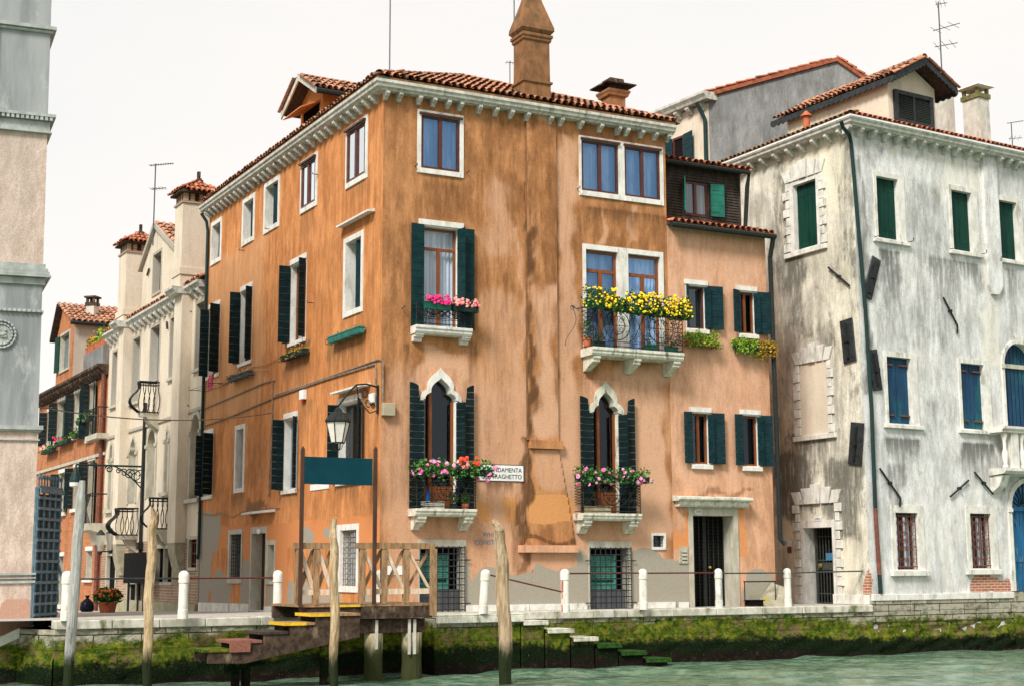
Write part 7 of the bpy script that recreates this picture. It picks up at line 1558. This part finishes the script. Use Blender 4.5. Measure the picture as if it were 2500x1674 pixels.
mb=MB();mb.quad(f4.p(ue,ZR_-.1,0),f4.p(ue,ZR_-.1,-7),f4.p(ue,zre,-7),f4.p(ue,zre,0));mb.build('side_wall','cream_grey',rh)
mb=MB();mb.prism(f4,[(ul_-.35,zle-.25),(ul_-.35,zle-.1),(upk,zpk+.12),(upk,zpk-.05)],-7,.3);mb.build('roof_deck','dark_wood',rh)
dl=math.atan2(zpk-zre,ue-upk);tiles(f4.p(ue+.3,zre-.05,.25),v3(-f4.n,0),v3(-f4.d*math.cos(dl),math.sin(dl)),7.2,math.hypot(zpk-zre,ue-upk+.3)+.1,lambda u,v:True,'roof','roof_tile',rh,sp=.26,cl=.5,r=.115)
mb=MB();mb.tube([f4.p(ue+.3,zre-.1,.25),f4.p(ue+.3,zre-.1,-7)],.09,6);mb.build('gutter','iron',rh)
# chimney through the side roof
def capB(c_,fr,uc,wc,hu,zt):
    mb=MB();frus(mb,fr,uc,wc,[(hu+.04,hu+.04,zt-.15),(hu+.04,hu+.04,zt)])
    for sx in (-1,1):
        for sy in (-1,1): mb.box(fr,uc+sx*hu*.8-.05,uc+sx*hu*.8+.05,zt,zt+.22,wc+sy*hu*.8-.05,wc+sy*hu*.8+.05)
    frus(mb,fr,uc,wc,[(hu+.08,hu+.08,zt+.22),(hu+.08,hu+.08,zt+.30)]);mb.build('cap','beam_wood',c_)
q=aty(226,740,f4.p(ue,0,-3.2)[1]);zt=q[2];zb=aty(226,790,q[1])[2];f5=Fr(q,LF.d+np.array([.9,.5]));hu=.21
mb=MB();frus(mb,f5,0,0,[(hu,hu,zb-1),(hu,hu,zt)]);c_=mb.build('chimney','chimney_pale',rh);capB(c_,f5,0,0,hu,zt)
# roof terrace parapet with plants
q0=BF.px(204,880,-.1);q1=BF.px(252,860,-.1);zt=BF.px(228,855,-.1)[1];MB().box(BF,q0[0],q1[0],ZR_-.1,zt,-.6,-.1).build('parapet','grey_render',rh)
a,b=q0[0],q1[0]
for k,(t0,t1,lf,lab) in enumerate(((0,.42,'leaf_rust','yellowing bush on the brick house parapet'),(.45,.95,'leaf_lime','green plant in a terracotta trough on the brick house parapet'))):
    flower_box(BF,a+(b-a)*t0,a+(b-a)*t1,zt+.01,-.45,lab,planter='terracotta',leaf=lf,n=200,spill=.0,height=.45,bh=.28,d=.3,lsize=.16,group='plants on the brick house parapet')
for c0,c1,c2,lab,pm in ((272,500,340,'white flowers in a box on the far brick house window','petal_salmon'),(355,445,440,'magenta flowers and greenery on the second brick house window box','petal_magenta'),(468,395,530,'green window box low beside the brick house balcony',None),(500,300,588,'green box on the upper balcony of the brick house',None)):
    x0,y=bp_(c0,c1);x1=bp_(c2,c1)[0];a=BF.px(x0,y+540,.3)[0];b=BF.px(x1,y+540,.3)[0];z=BF.px((x0+x1)/2,y+540,.3)[1]
    flower_box(BF,a,b,z,.1,lab,planter='planter_dark',leaf='leaf',petals=((( pm,(0,.5),10,(.1,.45)),) if pm else ()),n=150,spill=.05,height=.2,bh=.16,d=.2,lsize=.10,bsize=.06,group='window boxes of the brick house')
x0,y0=bp_(560,390,2);q=BF.px(x0,y0,.5);s=MB();s.box(BF,q[0]-.2,BF.px(bp_(630,390,2)[0],y0,.5)[0],q[1]-.2,q[1],.0,.45);s=s.build('balcony','door_stone',rh)
mb=MB();a=q[0]-.2;b=BF.px(bp_(630,390,2)[0],y0,.5)[0]
for k in range(9): mb.tube([BF.p(a+(b-a)*k/8,q[1],.42),BF.p(a+(b-a)*k/8,q[1]+1.0,.42)],.02,4)
mb.tube([BF.p(a,q[1]+1,0),BF.p(a,q[1]+1,.42),BF.p(b,q[1]+1,.42),BF.p(b,q[1]+1,0)],.025,4);mb.build('railing','iron',s)
x0,y0=bp_(555,970,2);q=BF.px(x0,y0,.5);b=BF.px(bp_(618,970,2)[0],y0,.5)[0];s=MB();s.prismu(BF,[(0,q[1]),(.7,q[1]),(.65,q[1]-.25),(.3,q[1]-.35),(.2,q[1]-.8),(0,q[1]-.8)],q[0],b);s=s.build('balcony','door_stone',rh);mb=MB()
for k in range(9): mb.tube([BF.p(q[0]+(b-q[0])*k/8,q[1],.65),BF.p(q[0]+(b-q[0])*k/8,q[1]+.5,.8),BF.p(q[0]+(b-q[0])*k/8,q[1]+1.1,.65)],.02,4)
mb.tube([BF.p(q[0],q[1]+1.1,0),BF.p(q[0],q[1]+1.1,.65),BF.p(b,q[1]+1.1,.65),BF.p(b,q[1]+1.1,0)],.025,4);mb.build('railing','iron',s)
mb=MB();u=ur1-.2;mb.tube([BF.p(u,ZR_-.3,.12),BF.p(u,-.7,.12)],.09,8);mb.build('drainpipe','rust',rh)
# ================================================================ marble palace, left edge
BASEZ=-2.2;TH=16.5
tw=thing('marble_palace',(float(T0[0]),float(T0[1]),-.2),'tall palace of grey marble and pink stucco with carved mouldings at the left edge','palace')
tz=lambda y,x=50,w_=0: TF.px(x,y,w_)[1]
def tbox(y0,y1,w_,mat,nm,u0=-8,grow=True):
    z1,z0=tz(y0),tz(y1);mb=MB()
    mb.sweep([(-.02,z0),(w_,z0),(w_,z1),(-.02,z1)],[TF.p(u0,0),TF.p(0,0),TF.p(0,0,-8)],[TF.n,TF.n+TF.d,TF.d]);return mb.build(nm,mat,tw)
def tseg(z0,z1,mat,st_=(),w_=0):
    wallgrid(TF,-8,w_,z0,z1,[],list(st_),'wall',mat,tw,.25,w=w_)
    mb=MB();mb.quad(TF.p(w_,z0,w_),TF.p(w_,z0,-8),TF.p(w_,z1,-8),TF.p(w_,z1,w_));mb.build('side_wall',mat,tw)
E4=[];st(2,-10,1455,78,1580,.9,.5,'a');st(2,0,1500,78,1580,1,.3,'a');S1=E4
tseg(BASEZ,tz(1422),'pink_stucco',S1);tseg(tz(1422),tz(1040),'pink_stucco');tseg(tz(1040),tz(645),'marble');tseg(tz(645),tz(318),'pink_stucco',[(1,-8,0,0,30,.55,.3,'ma')]);tseg(tz(318),TH,'marble')
for y0,y1,w_,mt in ((1397,1402,.05,'marble_trim'),(1408,1411,.05,'marble_trim'),(1416,1422,.04,'marble_trim'),(1070,1073,.045,'marble_trim'),(1037,1047,.10,'marble_trim'),(1047,1051,.06,'marble_trim'),(641,652,.05,'marble_trim'),(653,660,.10,'marble_trim'),(661,669,.13,'marble_trim'),(670,675,.16,'marble_trim'),(676,692,.05,'marble_trim'),(755,760,.04,'marble_trim'),(274,281,.16,'marble_trim'),(282,289,.11,'marble'),(290,315,.05,'marble_trim'),(316,319,.09,'marble_trim'),(56,64,.12,'marble_trim'),(65,71,.06,'marble_trim')): tbox(y0,y1,w_,mt,'moulding')
mb=MB()
for k in range(70): u=-.02-.1*k;z=tz(757);mb.box(TF,u-.06,u-.01,z-.03,z+.03,.04,.075)
mb.build('bead_moulding','marble_trim',tw)
mb=MB()
for k in range(70): u=.1-.1*k;z=tz(279);mb.box(TF,u-.07,u-.01,z-.10,z-.0,.11,.15)
mb.build('dentils','marble_trim',tw)
mb=MB();u=TF.px(6,150)[0];z0,z1=tz(268),tz(68)
for k in range(40): z=z0+(z1-z0)*k/40;mb.box(TF,u-.04,u+.05,z+.01,z+(z1-z0)/40-.01,.0,.05)
mb.build('carved_strip','marble_trim',tw)
q=TF.px(13,814.5);ro=35/122*1.0
md=MB()
def tor(R_,r_,n=40,bd=0):
    md.tube([TF.p(q[0]+R_*math.cos(2*math.pi*i/n),q[1]+R_*math.sin(2*math.pi*i/n),.03) for i in range(n)],[r_*(1+bd*((i%2)*2-1)) for i in range(n)],8,True)
tor(ro*1.0,.022,44,.35);tor(ro*.76,.020,36,.35);md.prism(TF,[(q[0]+ro*.68*math.cos(k*math.pi/12),q[1]+ro*.68*math.sin(k*math.pi/12)) for k in range(24)],.0,.02);mdo=md.build('medallion','marble_trim',tw)
mb=MB()
for k in range(16):
    a_=random.uniform(0,6.28);R_=random.uniform(0,ro*.5);c=TF.p(q[0]+R_*math.cos(a_),q[1]+R_*math.sin(a_)*.7,.035);s_=random.uniform(.025,.055)
    mb.lathe((c[0],c[1],c[2]-s_),[(s_*.3,0),(s_*.9,s_*.5),(s_,s_),(s_*.8,s_*1.6),(s_*.2,s_*2)],8)
mb.build('relief','marble_trim',mdo)
mb=MB();mb.quad(TF.p(-8,BASEZ,0),TF.p(-8,BASEZ,-8),TF.p(-8,TH,-8),TF.p(-8,TH,0));mb.quad(TF.p(-8,TH,0),TF.p(0,TH,0),TF.p(0,TH,-8),TF.p(-8,TH,-8));mb.quad(TF.p(-8,BASEZ,-8),TF.p(0,BASEZ,-8),TF.p(0,TH,-8),TF.p(-8,TH,-8));mb.build('rear_wall','pink_stucco',tw)
tw.rotation_euler=(0,-.014,0)
# lattice gate
Gt=thing('lattice_gate',(float(T0[0]+.1),float(T0[1]),-.2),'tall blue-grey iron lattice gate standing open beside the marble palace','gate')
g0=aty(79,1530,T0[1]+.02);g1=aty(135,1523,T0[1]+1.15);GFm=Fr(g0,(g1-g0));WG=float(np.hypot(*(g1-g0)[:2]));z0=-.17;zl=GFm.px(84,1200)[1];zr=GFm.px(141,1180)[1];zl=(zl+zr)/2
mb=MB();nv,nh=9,13
for i in range(0,nv,2): u=WG*i/(nv-1);mb.box(GFm,u-.03,u+.03,z0,zl,-.015,.015)
for j in range(nh+1): z=z0+(zl-.0-z0)*j/nh;mb.box(GFm,-.02,WG+.02,z-.03,z+.03,.016,.04)
gt=mb.build('lattice','gate_iron',Gt)
mb=MB()
for i in range(nv): u=WG*i/(nv-1);q=GFm.p(u,zl,0);mb.lathe(q,[(.02,0),(.015,.15),(.035,.2),(.03,.24),(.01,.28)],8)
mb.box(GFm,-.03,WG+.03,zl-.12,zl-.02,.041,.07);mb.box(GFm,-.04,.04,z0,zl,-.06,-.016);mb.box(GFm,WG-.04,WG+.04,z0,zl,-.06,-.016);mb.build('frame','gate_iron',Gt)
MB().box(GFm,0,WG,z0+.02,zl-.14,-.05,-.04).build('back_sheet','gate_sheet',Gt)
mb=MB();mb.tube([GFm.p(WG,1.1,.0),tuple(atz(166,1465,.35))],.035,5);mb.tube([GFm.p(WG,.75,.0),GFm.p(WG+.08,.3,.0)],.03,5);mb.build('stay','gate_iron',Gt)
# pot, refuse bag, passage things
def gp(x,y): 
    z=-.3
    for _ in range(12): q=atz(x,y,z);z=gz(q[0],q[1])
    return (float(q[0]),float(q[1]),z)
q=gp(262,1494);t=thing('potted_chrysanthemum',q,'terracotta pot of rust orange flowers in front of the cream house','potted plant')
s=1.0
sc=math.hypot(q[0],q[1])/ (3550/1.0)
MB().lathe(q,[(21*sc*.75,0),(15*1.0*sc*1.25,11*sc*.2),(21*sc,38*sc*.55),(22*sc,38*sc*.56),(22*sc,40*sc*.62)][0:1]+[(17*sc,0.001),(21*sc,20*sc),(23*sc,20.5*sc),(23*sc,24*sc)],16).build('pot','terracotta',t)
c=(q[0],q[1],q[2]+37*sc);foliage('foliage','leaf_dark',t,[(c,(30*sc,30*sc,17*sc),700)],10*sc)
P=[]
for _ in range(90):
    a_=random.uniform(0,6.28);e_=random.uniform(0,1);P.append((c[0]+29*sc*math.cos(a_)*math.sqrt(1-e_*e_*.7),c[1]+29*sc*math.sin(a_)*math.sqrt(1-e_*e_*.7),c[2]+17*sc*e_))
blossoms('blossoms','petal_orange',t,P,3.2*sc)
q=gp(212,1492);mb=MB();mb.lathe(q,[(14*sc,0),(18*sc,6*sc),(18.5*sc,14*sc),(15*sc,24*sc),(8*sc,31*sc),(3.5*sc,34*sc),(4*sc,37*sc),(7*sc,42*sc),(2*sc,42*sc)],18,jit=.09);tag(mb.build('refuse_bag','bag_black',smooth=True),'shiny black tied refuse bag against the wall behind the railing','bag')
# bin and rubble wedge
q=tuple(FF.p(FF.px(1840,1470)[0],0,.35));mb=MB();mb.box(FF,FF.px(1823,1470,.3)[0],FF.px(1855,1470,.3)[0],.012,.14,.25,.45);mb.box(FF,FF.px(1821,1470,.3)[0]-.01,FF.px(1857,1470,.3)[0]+.01,.141,.165,.23,.47);tag(mb.build('black_tub','board_black'),'low black plastic tub beside the rubble wedge on the pavement','tub')
mb=MB();a=FF.px(1853,1478,.2)[0];b=FF.px(1915,1478,.2)[0];zt=FF.px(1895,1421,.2)[1];mb.add([FF.p(a,-.02,.3),FF.p(b+.05,-.02,.55),FF.p(b+.05,zt-.12,.2),FF.p(a+(b-a)*.66,zt,.05),FF.p(a,-.02,-.02),FF.p(b+.1,-.02,-.3),FF.p(b+.1,zt-.1,-.3)],[(0,1,2,3),(0,3,4),(3,2,6),(1,5,6,2),(3,6,5,4)]);tag(mb.build('rubble_wedge','render_wedge'),'sloping mossy rubble wedge filling the corner between the two houses','masonry wedge')
mb=MB();x=FF.px(1817,1460,.3)[0];mb.tube([FF.p(x,.62,.3),FF.p(x+1.0,.62,.3)],.018,6);mb.tube([FF.p(x+.02,.61,.3),FF.p(x+.02,0,.3)],.014,5);mb.tube([FF.p(x+.98,.61,.3),FF.p(x+.98,0,.3)],.014,5);tag(mb.build('low_rail','iron'),'low dark iron rail beside the iron door','rail')
# span wires
a=LF.p(*LF.px(665,1007,.05),.05);b=TF.p(0,TF.px(100,980)[1],-1)
tag(MB().tube(sag(b,a,.25),.014,4).build('span_wire','lead_pipe'),'slack grey wire strung from the orange side wall to the marble palace','wire')
# antennas
def yagi(base,h,arms,lab,r=.022):
    mb=MB();mb.tube([base,(base[0],base[1],base[2]+h)],r,5)
    for z,dx,dy,L,n,el in arms:
        c=np.array([base[0],base[1],base[2]+z]);d=np.array([dx,dy,0]);d=d/np.linalg.norm(d);p_=np.array([-d[1],d[0],0]);o_=c-d*L*.25
        mb.tube([tuple(o_),tuple(o_+d*L)],r*.7,4)
        for i in range(n): q=o_+d*L*(i+.3)/n;mb.tube([tuple(q-p_*el),tuple(q+p_*el)],r*.35,3)
    return tag(mb.build('antenna','aerial'),lab,'antenna','roof antennas')
def abase(x,y,Y): return tuple(aty(x,y,Y))
b=abase(373,600,50);h=aty(381,400,50)[2]-b[2];yagi(b,h,[(h-.05,1,-.3,.95,10,.12),(h*.69,1,-.3,.6,5,.2)],'slender antenna behind the cream house gable',.025)
b=abase(1256,215,40);h=aty(1256,-20,40)[2]-b[2];yagi(b,h,[(h*.94,1,.2,.5,4,.25)],'tall antenna mast just left of the big chimney',.02)
b=abase(1245,215,40);h=aty(1245,150,40)[2]-b[2];yagi(b,h,[(h-.04,1,.25,.5,5,.15)],'short antenna left of the big chimney',.016)
b=abase(2300,185,43);h=aty(2291,5,43)[2]-b[2];yagi(b,h,[(h*.97,1,-.4,.35,3,.3),(h*.63,.7,-.7,.9,3,.35),(h*.4,1,-.6,.7,3,.4)],'tall antenna behind the white house dormer',.022)
b=abase(2472,355,44);h=aty(2470,300,44)[2]-b[2];yagi(b,h,[(h,1,-.6,.5,6,.08),(h*.3,1,-.2,.4,3,.3)],'small antenna at the right end of the white house roof',.016)
